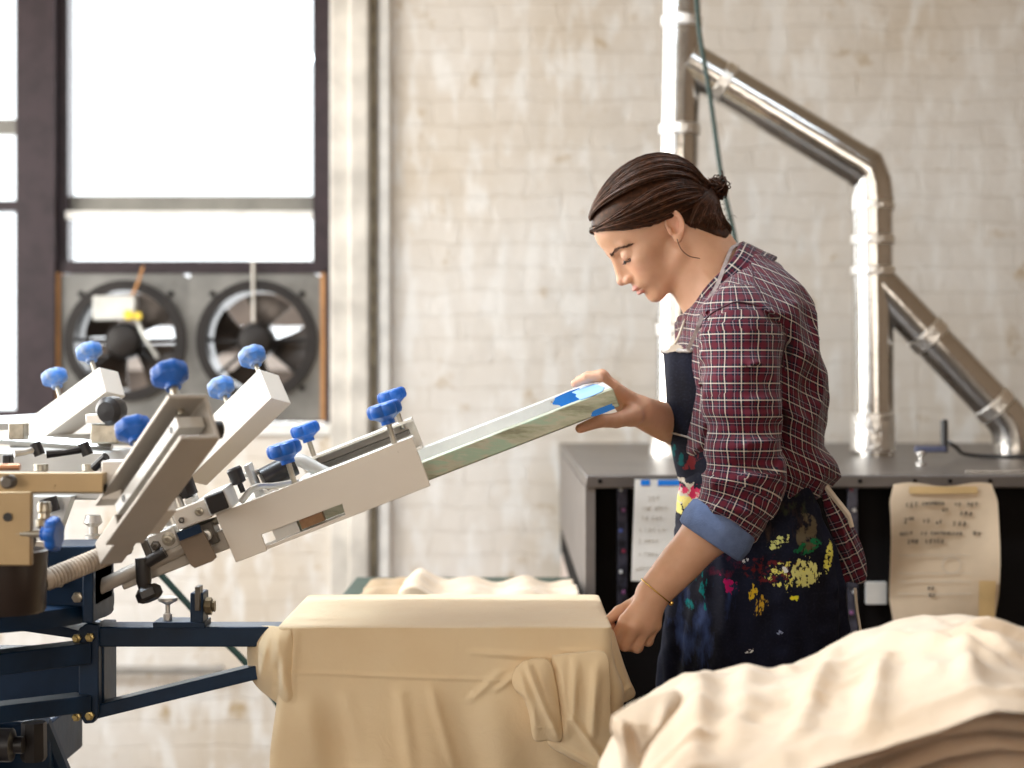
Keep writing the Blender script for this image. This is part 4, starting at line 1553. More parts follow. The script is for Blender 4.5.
# ================================================================== cotton shirts
def cotton(name, c1, c2, bumpy=0.3, trans=0.12):
    m, nt, b = new_mat(name)
    tc = N(nt, 'ShaderNodeTexCoord')
    nz = N(nt, 'ShaderNodeTexNoise')
    nz.inputs['Scale'].default_value = 7
    nz.inputs['Detail'].default_value = 6
    nt.links.new(tc.outputs['Object'], nz.inputs['Vector'])
    r = ramp(nt, [(0.3, c2), (0.65, c1)])
    nt.links.new(nz.outputs['Fac'], r.inputs['Fac'])
    nt.links.new(r.outputs['Color'], b.inputs['Base Color'])
    b.inputs['Roughness'].default_value = 0.8
    b.inputs['Specular IOR Level'].default_value = 0.25
    b.inputs['Sheen Weight'].default_value = 0.25
    b.inputs['Sheen Roughness'].default_value = 0.4
    n2 = N(nt, 'ShaderNodeTexNoise')
    n2.inputs['Scale'].default_value = 26
    n2.inputs['Detail'].default_value = 5
    n2.inputs['Distortion'].default_value = 1.2
    nt.links.new(tc.outputs['Object'], n2.inputs['Vector'])
    n3 = N(nt, 'ShaderNodeTexNoise')
    n3.inputs['Scale'].default_value = 700
    nt.links.new(tc.outputs['Object'], n3.inputs['Vector'])
    ad = N(nt, 'ShaderNodeMath', operation='MULTIPLY_ADD')
    nt.links.new(n3.outputs['Fac'], ad.inputs[0])
    ad.inputs[1].default_value = 0.08
    nt.links.new(n2.outputs['Fac'], ad.inputs[2])
    bp = N(nt, 'ShaderNodeBump')
    bp.inputs['Strength'].default_value = bumpy
    bp.inputs['Distance'].default_value = 0.006
    nt.links.new(ad.outputs[0], bp.inputs['Height'])
    nt.links.new(bp.outputs['Normal'], b.inputs['Normal'])
    return m


cotton('cotton_natural', (0.87, 0.70, 0.46), (0.82, 0.63, 0.39), 0.3)
cotton('cotton_pile', (0.78, 0.64, 0.49), (0.70, 0.54, 0.38), 0.35)


def gauss_ridge(x, z, p, q, w, amp, wob=0.0):
    """ridge along the segment p-q in a 2D plane"""
    p, q = np.asarray(p, float), np.asarray(q, float)
    d = q - p
    L2 = d @ d
    t = ((x - p[0]) * d[0] + (z - p[1]) * d[1]) / L2
    tc_ = np.clip(t, 0, 1)
    dx = x - p[0] - tc_ * d[0]
    dz = z - p[1] - tc_ * d[1]
    dist = np.sqrt(dx * dx + dz * dz)
    return amp * np.exp(-(dist / w) ** 2) * (0.35 + 0.65 * np.sin(np.clip(t, 0, 1) * math.pi) ** .5)


def closed_grid(name, Pf, nu, nv, mat, parent=None, closed_u=True, cap=True, **kw):
    """Pf(i-array u, v) -> points; u wraps"""
    u = np.arange(nu) / nu if closed_u else np.linspace(0, 1, nu)
    v = np.linspace(0, 1, nv)
    U, V = np.meshgrid(u, v)
    P = Pf(U.ravel(), V.ravel())
    fs = []
    for j in range(nv - 1):
        for i in range(nu if closed_u else nu - 1):
            k = (i + 1) % nu
            fs.append((j * nu + i, j * nu + k, (j + 1) * nu + k, (j + 1) * nu + i))
    if cap:
        fs.append(tuple(reversed(range(nu))))
        fs.append(tuple(range((nv - 1) * nu, nv * nu)))
    return make_obj(name, P, fs, mat, parent, **kw)


# ---- platen and the shirt pulled over it
PX0, PX1 = (277 - 512) / F_PX * 2.4, (612 - 512) / F_PX * 2.4
PY0, PY1 = 2.40, 2.78
PZ = CAM_Z - 244 / F_PX * 2.4
pt = MB().box(PX0 + .006, PX1 - .006, PY0 + .006, PY1 - .006, PZ - .022, PZ - .003).build('platen', 'press_blue', pr, bevel=.006)
MB().box(PX0 - .05, PX0 + .25, 2.45, 2.50, PZ - .06, PZ - .024).build('platen_bracket', 'press_blue', pr, bevel=.002)

ts = thing('draped_shirt', 'unprinted natural cotton T-shirt stretched over the platen, hanging down in front', 't-shirt', ((PX0 + PX1) / 2, 2.6, PZ - .38))


def rrect(u, x0, x1, y0, y1, r):
    """point on rounded rectangle; u in 0..1 starting at the middle of the far side"""
    w, h = x1 - x0, y1 - y0
    per = [('l', (x0 + w / 2, y1), (x0 + r, y1)), ('a', (x0 + r, y1 - r), 90), ('l', (x0, y1 - r), (x0, y0 + r)), ('a', (x0 + r, y0 + r), 180),
           ('l', (x0 + r, y0), (x1 - r, y0)), ('a', (x1 - r, y0 + r), 270), ('l', (x1, y0 + r), (x1, y1 - r)), ('a', (x1 - r, y1 - r), 0), ('l', (x1 - r, y1), (x0 + w / 2, y1))]
    L = []
    for p in per:
        L.append(math.hypot(p[2][0] - p[1][0], p[2][1] - p[1][1]) if p[0] == 'l' else r * math.pi / 2)
    S = np.concatenate([[0], np.cumsum(L)])
    s = (u % 1) * S[-1]
    X, Y = np.zeros_like(s), np.zeros_like(s)
    for k, p in enumerate(per):
        m = (s >= S[k]) & (s <= S[k + 1])
        f = (s[m] - S[k]) / max(L[k], 1e-9)
        if p[0] == 'l':
            X[m] = p[1][0] + (p[2][0] - p[1][0]) * f
            Y[m] = p[1][1] + (p[2][1] - p[1][1]) * f
        else:
            a = np.radians(p[2] + 90 * f)
            X[m] = p[1][0] + r * np.cos(a)
            Y[m] = p[1][1] + r * np.sin(a)
    return X, Y


HANG = .40


def shirt_body(u, v):
    xc, yc = (PX0 + PX1) / 2, (PY0 + PY1) / 2
    X, Y = rrect(u, PX0, PX1, PY0, PY1, .014)
    top = v < .22
    f = np.where(top, v / .22, 1.0)
    x = xc + (X - xc) * f
    y = yc + (Y - yc) * f
    h = np.clip((v - .22) / .78, 0, 1) * HANG       # distance hung down
    edge = np.clip(1 - (1 - f) / .03, 0, 1)
    z = PZ + .001 - .0035 * edge ** 3 * (h <= 0) - h
    # outward bulge while hanging
    nx = (X - xc) / ((PX1 - PX0) / 2)
    ny = (Y - yc) / ((PY1 - PY0) / 2)
    near = np.clip(-ny, 0, 1) ** 4
    right = np.clip(nx, 0, 1) ** 6
    left = np.clip(-nx, 0, 1) ** 6
    hh = smoothstep(0, .14, h)
    out_n = .006 * hh
    # broad folds down the front
    zz = z
    fold = .012 * smoothstep(.03, .2, h) * (np.sin(x * 38 + 1.2) * .5 + np.sin(x * 71 + 2.0 + z * 9) * .35 + np.sin(x * 21 - z * 11) * .4)
    out_n = out_n + fold
    px = lambda a: (a - 512) / F_PX * 2.4
    pz = lambda b: CAM_Z - (b - 384) / F_PX * 2.4
    R = gauss_ridge
    rid = R(x, zz, (px(290), pz(672)), (px(505), pz(680)), .0022, .0030)
    rid += R(x, zz, (px(470), pz(652)), (px(560), pz(658)), .004, .004)
    rid += R(x, zz, (px(560), pz(650)), (px(606), pz(652)), .003, .002)
    rid += R(x, zz, (px(495), pz(690)), (px(530), pz(664)), .0035, .005)
    rid += R(x, zz, (px(470), pz(700)), (px(500), pz(672)), .005, .004)
    rid += R(x, zz, (px(400), pz(690)), (px(412), pz(770)), .010, .008)
    rid += R(x, zz, (px(432), pz(688)), (px(455), pz(768)), .008, .007)
    rid += R(x, zz, (px(360), pz(760)), (px(345), pz(690)), .014, .006)
    rid += R(x, zz, (px(310), pz(700)), (px(322), pz(760)), .014, .006)
    rid += R(x, zz, (px(296), pz(632)), (px(292), pz(700)), .004, .006)
    out_n = out_n + rid
    y = y - near * out_n * (h > 0)
    # the right end flares, the left end pulls in a little
    x = x + right * (.004 * hh + .012 * smoothstep(.02, .1, h) * np.exp(-((h - .09) / .05) ** 2) + .006 * np.sin(y * 60) * hh)
    x = x - left * (.006 * np.sin(y * 45 + 1) * hh - .004 * hh + .012 * smoothstep(.08, .2, h))
    P = np.stack([x, y, z], 1)
    n = vnoise(P, 18, 2) * .0016 * smoothstep(.0, .06, h)
    P[:, 1] -= n * near
    # faint wrinkles on the flat top
    P[:, 2] += (h <= 0) * .0007 * vnoise(P * np.array([1, 2.5, 1]), 20, 5) * f * (1 - edge)
    return P


closed_grid('body', shirt_body, 420, 240, 'cotton_natural', ts, cap=True, angle=180)
for o_ in ():
    pass


def pillow(name, outline, d, bulge, mat, parent, back=None, folds=None, nr=26, na=120, rot=0, pw=2.4, **kw):
    """soft flap of cloth: closed outline given in picture columns/rows laid on a plane at distance d (d may be a function of column,row)"""
    P = np.asarray(outline, float)
    Q = spline(np.vstack([P, P[:1]]), na + 1)[:-1]
    c = Q.mean(0)
    back = bulge * .5 if back is None else back
    vs = []
    fd = d if callable(d) else (lambda x, y: d + 0 * x)
    for s_ in (-1, 1):
        for j in range(nr):
            rho = (j / (nr - 1)) if s_ < 0 else 1 - (j + 1) / nr
            q = c + (Q - c) * max(rho, 1e-3)
            dd = fd(q[:, 0], q[:, 1])
            x = (q[:, 0] - 512) / F_PX * dd
            z = CAM_Z - (q[:, 1] - 384) / F_PX * dd
            prof = 1 - rho ** pw
            off = -bulge * prof if s_ < 0 else back * prof
            if folds is not None:
                off = off - folds(q[:, 0], q[:, 1]) * (1 if s_ < 0 else .8) * (1 - rho ** 8 * .3)
            vs.append(np.stack([x, dd + off, z], 1))
    vs = np.concatenate(vs)
    fs = []
    R_ = 2 * nr
    for j in range(R_ - 1):
        for i in range(na):
            k = (i + 1) % na
            fs.append((j * na + i, (j + 1) * na + i, (j + 1) * na + k, j * na + k))
    return make_obj(name, vs, fs, mat, parent, angle=180, **kw)


R = gauss_ridge
# left sleeve: stands out from the near left corner
pillow('sleeve', [(250, 628), (258, 626), (276, 626), (291, 630), (293, 655), (294, 680), (295, 700), (288, 714), (276, 703), (258, 688), (249, 673), (247, 650)], lambda x, y: 2.40 + .0011 * (290 - x), .022, 'cotton_natural', ts,
       folds=lambda x, y: R(x, y, (278, 630), (290, 700), 5, .010) + R(x, y, (270, 632), (262, 680), 4, .006) - R(x, y, (283, 640), (277, 700), 4, .006))
# far left body edge hanging behind that sleeve
pillow('side_fold', [(280, 700), (292, 702), (294, 730), (292, 800), (290, 840), (266, 838), (268, 790), (272, 745), (275, 715)], 2.47, .012, 'cotton_natural', ts,
       folds=lambda x, y: R(x, y, (286, 705), (284, 830), 4, .008))
# near sleeve flap with stitched hem
pillow('sleeve', [(516, 667), (527, 660), (548, 660), (556, 682), (560, 710), (562, 740), (548, 740.5), (534, 739.5), (529, 715), (524, 700), (514, 688), (512, 677)], lambda x, y: 2.385 - .00008 * (y - 660), .012, 'cotton_natural', ts, back=.016,
       folds=lambda x, y: R(x, y, (527, 664), (558, 735), 3.2, .008) + R(x, y, (520, 672), (536, 725), 4, .004) - R(x, y, (534, 668), (552, 722), 3, .004) + R(x, y, (530, 726), (560, 727), 1.2, .0015))
# front drape right of the flap, its hem running diagonally
pillow('front_drape', [(552, 655), (580, 652), (606, 653), (610, 680), (611, 715), (614, 745), (612, 775), (604, 782), (588, 768), (566, 756), (548, 744), (552, 728), (556, 712), (552, 685)], lambda x, y: 2.392 - .0002 * (x - 552), .012, 'cotton_natural', ts, back=.02,
       folds=lambda x, y: R(x, y, (575, 660), (572, 720), 5, .008) + R(x, y, (596, 665), (592, 735), 5, .008) + R(x, y, (562, 660), (566, 735), 4, .006) + R(x, y, (570, 715), (608, 765), 3.5, .008) + R(x, y, (552, 742), (600, 768), 3, .006))
# sleeve hanging off the right end of the platen
pillow('sleeve', [(607, 632), (613, 630), (618, 645), (624, 664), (630, 680), (635.5, 694), (628, 701), (618, 704), (609, 709), (607, 690), (606, 660)], lambda x, y: 2.43 + .0012 * (x - 607), .016, 'cotton_natural', ts, back=.03,
       folds=lambda x, y: R(x, y, (611, 635), (612, 705), 2.5, .006) + R(x, y, (620, 655), (632, 692), 3, .004) + R(x, y, (612, 704), (634, 680), 3, .005))

# ---- folded shirts on the green table behind
tzn = CAM_Z - 193 / F_PX * 3.85


def soft_slab(name, label, cat, x0, x1, y0, y1, zb, th, mat, seed, group=None, amp=.006, hump=None):
    nx_, ny_ = 70, 36

    def Pf(u, v):
        xc, yc = (x0 + x1) / 2, (y0 + y1) / 2
        X, Y = rrect(u, x0, x1, y0, y1, min(.03, (y1 - y0) * .3))
        w_ = .012 * np.sin(u * 2 * math.pi * 3 + seed) + .006 * np.sin(u * 2 * math.pi * 8 + seed * 2)
        f = np.where(v < .45, v / .45, np.where(v < .55, 1, (1 - v) / .45))
        x = xc + (X - xc) * f * (1 + w_)
        y = yc + (Y - yc) * f * (1 + w_)
        up = np.where(v < .5, 1, 0)
        rim = np.where(v < .45, 0, np.clip((v - .45) / .1, 0, 1))
        P = np.stack([x, y, 0 * x], 1)
        hgt = th * (1 + .25 * vnoise(P, 9, seed)) + amp * vnoise(P * np.array([1, 2.2, 1]), 26, seed + 3)
        if hump is not None:
            hgt = hgt + hump(x, y)
        drop = .35 * th * f ** 6
        P[:, 2] = np.where(v < .5, zb + hgt * (1 - rim * .5) - drop, zb + th * .5 * (1 - rim) * 1.0)
        P[:, 2] = np.maximum(P[:, 2], zb)
        return P
    o = closed_grid(name, Pf, 160, 60, mat, None, angle=180)
    return tag(o, label, cat, group)


tzz = tzn
soft_slab('folded_shirt', 'brown kraft-coloured folded shirt at the left end of the green table', 't-shirt', W(364, 0, 3.55)[0], W(415, 0, 3.55)[0], 3.42, 3.75, tzz, .012, 'kraft', 3)
soft_slab('folded_shirt', 'crumpled pale tan shirt lying on the green table behind the platen', 't-shirt', W(402, 0, 3.5)[0], W(577, 0, 3.5)[0], 3.4, 3.72, tzz + .0, .012, 'cotton_pile', 8,
          hump=lambda x, y: .017 * np.exp(-((x - W(415, 0, 3.5)[0]) / .03) ** 2) + .008 * np.exp(-((x - W(440, 0, 3.5)[0]) / .05) ** 2) + .006 * np.sin(x * 55))

# ---- foreground pile of shirts on a cart
def pile_layer(k, seed):
    """k = 0 is the crumpled top shirt, larger k lies lower"""
    us = np.array([0, .03, .088, .167, .326, .42, .504, .643, .85, 1.0])
    zb_ = np.array([.920, .940, .974, .999, .999, 1.016, 1.044, 1.066, 1.054, 1.02])
    uf = np.array([0, .1, .2, .287, .37, .445, .52, .577, .7, 1.0])
    zf_ = np.array([.935, .955, .965, .983, .998, 1.012, 1.030, 1.043, 1.036, .99])
    rs = random.Random(seed)
    TH = .017
    base_z = .840
    ph = [rs.uniform(0, 6) for _ in range(6)]

    def Pf(u, v):
        a = u * 2 * math.pi
        f = np.where(v < .44, v / .44, np.where(v < .56, 1, (1 - v) / .44))
        # plan outline: superellipse in (s, t)
        e = .55
        cs, sn = np.cos(a), np.sin(a)
        S = np.sign(cs) * np.abs(cs) ** e
        T = np.sign(sn) * np.abs(sn) ** e
        wob = 1 + .018 * np.sin(3 * a + ph[0]) + .010 * np.sin(7 * a + ph[1])
        if k:
            wob = wob * (1 - .012 * (k % 3)) + .01 * np.sin(5 * a + ph[2])
        s = .5 + .5 * S * f * wob
        t = .5 + .5 * T * f * wob
        d = 1.60 + .42 * t + (.02 * math.sin(ph[3]) if k else 0)
        xl = (606 - 512) / F_PX * 1.8 + (.008 * (k % 4) if k else 0)
        x = xl + .60 * s
        y = d
        zb2 = np.interp(s, us, zb_)
        zf2 = np.interp(s, uf, zf_)
        tt = smoothstep(0, .92, t)
        z = zf2 + (zb2 - zf2) * tt
        if k == 0:
            P0 = np.stack([x, y, 0 * x], 1)
            X, Y = s, t
            fold = 0
            for (p, q, w_, am) in (((.30, .15), (.44, .8), .022, .010), ((.40, .05), (.50, .55), .02, .012), ((.5, .75), (.66, .3), .022, .012),
                                   ((.12, .1), (.2, .8), .028, .012), ((.20, .2), (.30, .95), .03, .007), ((.66, .62), (.82, .55), .02, .013), ((.70, .36), (.66, .58), .02, .012),
                                   ((.74, .5), (.90, .44), .02, .010), ((.75, .16), (.76, .42), .022, .014), ((.58, .1), (.62, .42), .02, .010), ((.86, .2), (.80, .55), .03, .012), ((.02, .5), (.14, .62), .02, .010),
                                   ((.05, .25), (.16, .3), .02, .010), ((.5, .1), (.9, .02), .02, .006)):
                fold = fold + gauss_ridge(X, Y, p, q, w_, am * 1.35)
            fold = fold + .008 * vnoise(P0 * np.array([1.0, .6, 1]), 16, 4) + .005 * vnoise(P0, 34, 9) + .0022 * (1 - 2 * np.abs(vnoise(P0 * np.array([1, .7, 1]), 42, 12))) - .002
            hz = z + fold
            lo = z - .020
        else:
            dz = TH * k * (1.0 + .25 * np.sin(2.2 * s + 1.0)) * (1 + .5 * (1 - s) * 0) + .014 * smoothstep(.48, .6, s) * (1 - t)
            P0 = np.stack([x, y, 0 * x], 1)
            hz = z - dz + .003 * vnoise(P0, 20, k)
            lo = z - dz - TH * .92 + .003 * vnoise(P0, 20, k + 1)
        rim = np.clip((v - .40) / .2, 0, 1)
        e2 = f ** 10
        if k == 0:
            hz = hz - .012 * f ** 8
        zz = np.where(v < .5, hz - (hz - lo) * .5 * e2, lo + (hz - lo) * .5 * e2)
        zz = np.maximum(zz, base_z + .001 * (20 - k))
        # rounded rim
        x2 = x + .006 * np.sin(rim * math.pi) * S * (v > .40) * (v < .6)
        y2 = y + .006 * np.sin(rim * math.pi) * T * (v > .40) * (v < .6)
        return np.stack([x2, y2, zz], 1)
    return closed_grid('folded_shirt', Pf, 300, 130 if k == 0 else 50, 'cotton_pile', None, angle=180)


NL = 8
ORD = ['second', 'third', 'fourth', 'fifth', 'sixth', 'seventh', 'eighth', 'ninth']
o = pile_layer(0, 1)
tag(o, 'crumpled cream T-shirt lying on top of the foreground pile at the lower right', 't-shirt', 'shirts in the foreground pile')
pillow('sleeve', [(612, 716), (632, 703), (655, 694), (676, 690), (682, 702), (668, 722), (652, 742), (640, 768), (630, 790), (622, 770), (618, 745), (611, 730)], lambda x, y: 1.66 + .0006 * (700 - x) * 0 + .0009 * (720 - y) * (y < 720), .022, 'cotton_pile', o, back=.02,
       folds=lambda x, y: R(x, y, (628, 722), (640, 760), 5, -.012) + R(x, y, (665, 700), (648, 745), 6, .010) + R(x, y, (620, 722), (626, 762), 3.5, .008), label='sleeve curling open at the left end')
for k in range(1, NL):
    o = pile_layer(k, 10 + k)
    tag(o, 'flat folded cream T-shirt in the foreground pile, %s from the top' % ORD[k - 1], 't-shirt', 'shirts in the foreground pile')
t = thing('cart', 'dark cart carrying the foreground pile of shirts', 'cart', (.4, 1.8, 0))
MB().box(.08, .74, 1.56, 2.06, .81, .838).build('cart_top', 'black_part', t, bevel=.004)
for sx in (.11, .71):
    for sy in (1.59, 2.03):
        MB().box(sx - .015, sx + .015, sy - .015, sy + .015, 0, .81).build('leg', 'steel_dark', t)
# ================================================================== the person
PD_ = 2.75                                   # distance of the body's middle plane
S275 = PD_ / F_PX


def skin_mat():
    m, nt, b = new_mat('skin')
    at = N(nt, 'ShaderNodeVertexColor')
    at.layer_name = 'tone'
    tc = N(nt, 'ShaderNodeTexCoord')
    nz = N(nt, 'ShaderNodeTexNoise')
    nz.inputs['Scale'].default_value = 40
    nz.inputs['Detail'].default_value = 5
    nt.links.new(tc.outputs['Object'], nz.inputs['Vector'])
    r = ramp(nt, [(0.3, (0.90, 0.86, 0.84)), (0.7, (1, 1, 1))])
    nt.links.new(nz.outputs['Fac'], r.inputs['Fac'])
    c = mix(nt, 1.0, at.outputs['Color'], r.outputs['Color'], 'MULTIPLY')
    nt.links.new(c, b.inputs['Base Color'])
    b.inputs['Roughness'].default_value = 0.46
    b.inputs['Specular IOR Level'].default_value = 0.4
    b.inputs['Subsurface Weight'].default_value = 0.22
    b.inputs['Subsurface Radius'].default_value = (1.0, 0.35, 0.2)
    b.inputs['Subsurface Scale'].default_value = 0.008
    n2 = N(nt, 'ShaderNodeTexNoise')
    n2.inputs['Scale'].default_value = 420
    nt.links.new(tc.outputs['Object'], n2.inputs['Vector'])
    bp = N(nt, 'ShaderNodeBump')
    bp.inputs['Strength'].default_value = 0.12
    bp.inputs['Distance'].default_value = 0.001
    nt.links.new(n2.outputs['Fac'], bp.inputs['Height'])
    nt.links.new(bp.outputs['Normal'], b.inputs['Normal'])


def hair_mat():
    m, nt, b = new_mat('hair')
    tc = N(nt, 'ShaderNodeTexCoord')
    nz = N(nt, 'ShaderNodeTexNoise')
    nz.inputs['Scale'].default_value = 130
    nz.inputs['Detail'].default_value = 4
    nt.links.new(tc.outputs['Object'], nz.inputs['Vector'])
    r = ramp(nt, [(0.3, (0.014, 0.005, 0.003)), (0.5, (0.030, 0.010, 0.005)), (0.75, (0.08, 0.027, 0.011))])
    nt.links.new(nz.outputs['Fac'], r.inputs['Fac'])
    nt.links.new(r.outputs['Color'], b.inputs['Base Color'])
    b.inputs['Roughness'].default_value = 0.5
    b.inputs['Specular IOR Level'].default_value = 0.3
    b.inputs['Specular Tint'].default_value = (1, .75, .55, 1)


def plaid_mat():
    m, nt, b = new_mat('plaid')
    uv = N(nt, 'ShaderNodeUVMap')
    uv.uv_map = 'UVMap'
    sp = N(nt, 'ShaderNodeSeparateXYZ')
    nt.links.new(uv.outputs['UV'], sp.inputs[0])
    MA, NV, WH, GR = (0.105, 0.007, 0.018), (0.006, 0.007, 0.02), (0.60, 0.52, 0.44), (0.30, 0.22, 0.24)
    cols = []
    for ax, ph in (('X', 0.0), ('Y', 0.37)):
        a = N(nt, 'ShaderNodeMath', operation='ADD')
        a.inputs[1].default_value = ph
        nt.links.new(sp.outputs[ax], a.inputs[0])
        f = N(nt, 'ShaderNodeMath', operation='FRACT')
        nt.links.new(a.outputs[0], f.inputs[0])
        r = ramp(nt, [(0, MA), (.16, NV), (.295, WH), (.365, NV), (.50, MA), (.58, NV), (.69, GR), (.735, NV), (.86, MA)], 'CONSTANT')
        nt.links.new(f.outputs[0], r.inputs['Fac'])
        cols.append(r.outputs['Color'])
    # twill weave decides which thread lies on top
    v = N(nt, 'ShaderNodeVectorMath', operation='SCALE')
    v.inputs['Scale'].default_value = 40
    nt.links.new(uv.outputs['UV'], v.inputs[0])
    s2 = N(nt, 'ShaderNodeSeparateXYZ')
    nt.links.new(v.outputs[0], s2.inputs[0])
    ad = N(nt, 'ShaderNodeMath', operation='ADD')
    nt.links.new(s2.outputs['X'], ad.inputs[0])
    nt.links.new(s2.outputs['Y'], ad.inputs[1])
    fr_ = N(nt, 'ShaderNodeMath', operation='FRACT')
    nt.links.new(ad.outputs[0], fr_.inputs[0])
    gt = N(nt, 'ShaderNodeMath', operation='GREATER_THAN')
    gt.inputs[1].default_value = .5
    nt.links.new(fr_.outputs[0], gt.inputs[0])
    mm = N(nt, 'ShaderNodeMath', operation='MULTIPLY_ADD')
    mm.inputs[1].default_value = 0.3
    mm.inputs[2].default_value = 0.35
    nt.links.new(gt.outputs[0], mm.inputs[0])
    c1 = mix(nt, mm.outputs[0], cols[0], cols[1])
    c2 = mix(nt, 1.0, cols[0], cols[1], 'LIGHTEN')
    c = mix(nt, 0.34, c1, c2)
    nt.links.new(c, b.inputs['Base Color'])
    b.inputs['Roughness'].default_value = 0.85
    b.inputs['Specular IOR Level'].default_value = 0.2
    b.inputs['Sheen Weight'].default_value = 0.12


def apron_mat():
    m, nt, b = new_mat('apron_denim')
    uv = N(nt, 'ShaderNodeUVMap')
    uv.uv_map = 'UVMap'
    base = N(nt, 'ShaderNodeTexNoise')
    base.inputs['Scale'].default_value = 5
    base.inputs['Detail'].default_value = 8
    mp = N(nt, 'ShaderNodeMapping')
    mp.inputs['Scale'].default_value = (3.2, 1, 1)
    nt.links.new(uv.outputs['UV'], mp.inputs['Vector'])
    nt.links.new(mp.outputs['Vector'], base.inputs['Vector'])
    r = ramp(nt, [(0.3, (0.004, 0.0035, 0.006)), (0.62, (0.010, 0.012, 0.028))])
    nt.links.new(base.outputs['Fac'], r.inputs['Fac'])
    wn = N(nt, 'ShaderNodeTexNoise')
    wn.inputs['Scale'].default_value = 260
    wn.inputs['Detail'].default_value = 6
    nt.links.new(uv.outputs['UV'], wn.inputs['Vector'])
    wr = ramp(nt, [(.5, (0, 0, 0)), (.75, (.3, .3, .3))])
    nt.links.new(wn.outputs['Fac'], wr.inputs['Fac'])
    c = mix(nt, wr.outputs['Color'], r.outputs['Color'], (0.03, 0.032, 0.05))

    def mask(cx, cy, rx, ry, rot=0.0, soft=0.35):
        """soft elliptical area on the cloth"""
        q = N(nt, 'ShaderNodeMapping')
        q.vector_type = 'TEXTURE'
        q.inputs['Location'].default_value = (cx, cy, 0)
        q.inputs['Rotation'].default_value = (0, 0, rot)
        q.inputs['Scale'].default_value = (rx, ry, 1)
        nt.links.new(uv.outputs['UV'], q.inputs['Vector'])
        L = N(nt, 'ShaderNodeVectorMath', operation='LENGTH')
        nt.links.new(q.outputs[0], L.inputs[0])
        mr = N(nt, 'ShaderNodeMapRange')
        mr.inputs['From Min'].default_value = 1 + soft
        mr.inputs['From Max'].default_value = 1 - soft
        nt.links.new(L.outputs['Value'], mr.inputs['Value'])
        return mr.outputs[0]

    def splat(c, col, cx, cy, rx, ry, scale, thr, rot=0.0, seed=0, stretch=(1, 1), soft=.35, hard=.04):
        q = N(nt, 'ShaderNodeMapping')
        q.inputs['Location'].default_value = (seed * 3.1, seed * 1.7, seed)
        q.inputs['Scale'].default_value = (stretch[0], stretch[1], 1)
        nt.links.new(uv.outputs['UV'], q.inputs['Vector'])
        n = N(nt, 'ShaderNodeTexNoise')
        n.inputs['Scale'].default_value = scale
        n.inputs['Detail'].default_value = 6
        n.inputs['Roughness'].default_value = .6
        nt.links.new(q.outputs[0], n.inputs['Vector'])
        mk = mask(cx, cy, rx, ry, rot, soft)
        # noise + mask over the threshold
        a = N(nt, 'ShaderNodeMath', operation='MULTIPLY_ADD')
        nt.links.new(mk, a.inputs[0])
        a.inputs[1].default_value = .5
        nt.links.new(n.outputs['Fac'], a.inputs[2])
        mr = N(nt, 'ShaderNodeMapRange')
        mr.inputs['From Min'].default_value = thr + .5
        mr.inputs['From Max'].default_value = thr + .5 + hard
        nt.links.new(a.outputs[0], mr.inputs['Value'])
        return mix(nt, mr.outputs[0], c, col)
    X = lambda p: (p - 512) / F_PX * 2.6
    Z = lambda p: CAM_Z - (p - 384) / F_PX * 2.6
    K = 2.6 / F_PX
    c = splat(c, (0.05, 0.028, 0.018), X(775), Z(520), 62 * K, 38 * K, 60, .5, .1, 31, (1, .35), .5, .16)
    c = splat(c, (0.03, 0.035, 0.02), X(800), Z(500), 40 * K, 26 * K, 80, .52, .1, 32, (1, .5), .5, .12)
    c = splat(c, (0.02, 0.05, 0.07), X(762), Z(515), 10 * K, 8 * K, 90, .42, .1, 33, (1, .7), .5, .1)
    # washed-out blue front, teal and wine smears
    c = splat(c, (0.045, 0.075, 0.20), X(697), Z(640), 30 * K, 75 * K, 40, .47, 0.1, 1, (1, .25), .6, .2)
    c = splat(c, (0.03, 0.05, 0.14), X(720), Z(600), 60 * K, 40 * K, 50, .52, 0.1, 9, (1, .2), .6, .2)
    c = splat(c, (0.0, 0.16, 0.17), X(697), Z(590), 22 * K, 42 * K, 90, .56, 0, 2, (1, .3), .5)
    c = splat(c, (0.10, 0.012, 0.035), X(722), Z(560), 34 * K, 30 * K, 70, .50, 0.2, 3, (1, .6), .6, .12)
    c = splat(c, (0.12, 0.015, 0.02), X(764), Z(568), 44 * K, 22 * K, 110, .50, 0, 4, (1, 1), .5, .1)
    c = splat(c, (0.11, 0.085, 0.05), X(806), Z(533), 15 * K, 26 * K, 80, .40, -0.3, 5, (1, .7), .4, .1)
    c = splat(c, (0.01, 0.14, 0.05), X(806), Z(546), 20 * K, 8 * K, 90, .42, 0.4, 6, (1, 1), .4, .08)
    # yellow ring of dabs
    c = splat(c, (0.72, 0.66, 0.15), X(787), Z(572), 36 * K, 22 * K, 120, .53, 0.05, 7, (1.2, .8), .45)
    c = splat(c, (0.66, 0.64, 0.22), X(802), Z(571), 18 * K, 18 * K, 130, .43, 0, 17, (1.3, .8), .35)
    c = splat(c, (0.62, 0.62, 0.2), X(776), Z(541), 20 * K, 8 * K, 120, .48, .5, 8, (1, 1), .5)
    c = splat(c, (0.72, 0.66, 0.12), X(828), Z(556), 7 * K, 20 * K, 130, .45, -.3, 18, (1, 1), .4)
    c = splat(c, (0.55, 0.55, 0.2), X(795), Z(487), 5 * K, 10 * K, 140, .5, 0, 28, (1, .5), .4)
    # orange-yellow drips, magenta and white dabs
    c = splat(c, (0.72, 0.48, 0.03), X(751), Z(590), 7 * K, 13 * K, 170, .46, -.3, 11, (1.3, .6), .6)
    c = splat(c, (0.55, 0.33, 0.03), X(758), Z(602), 8 * K, 17 * K, 170, .46, -.4, 12, (1.3, .5), .6)
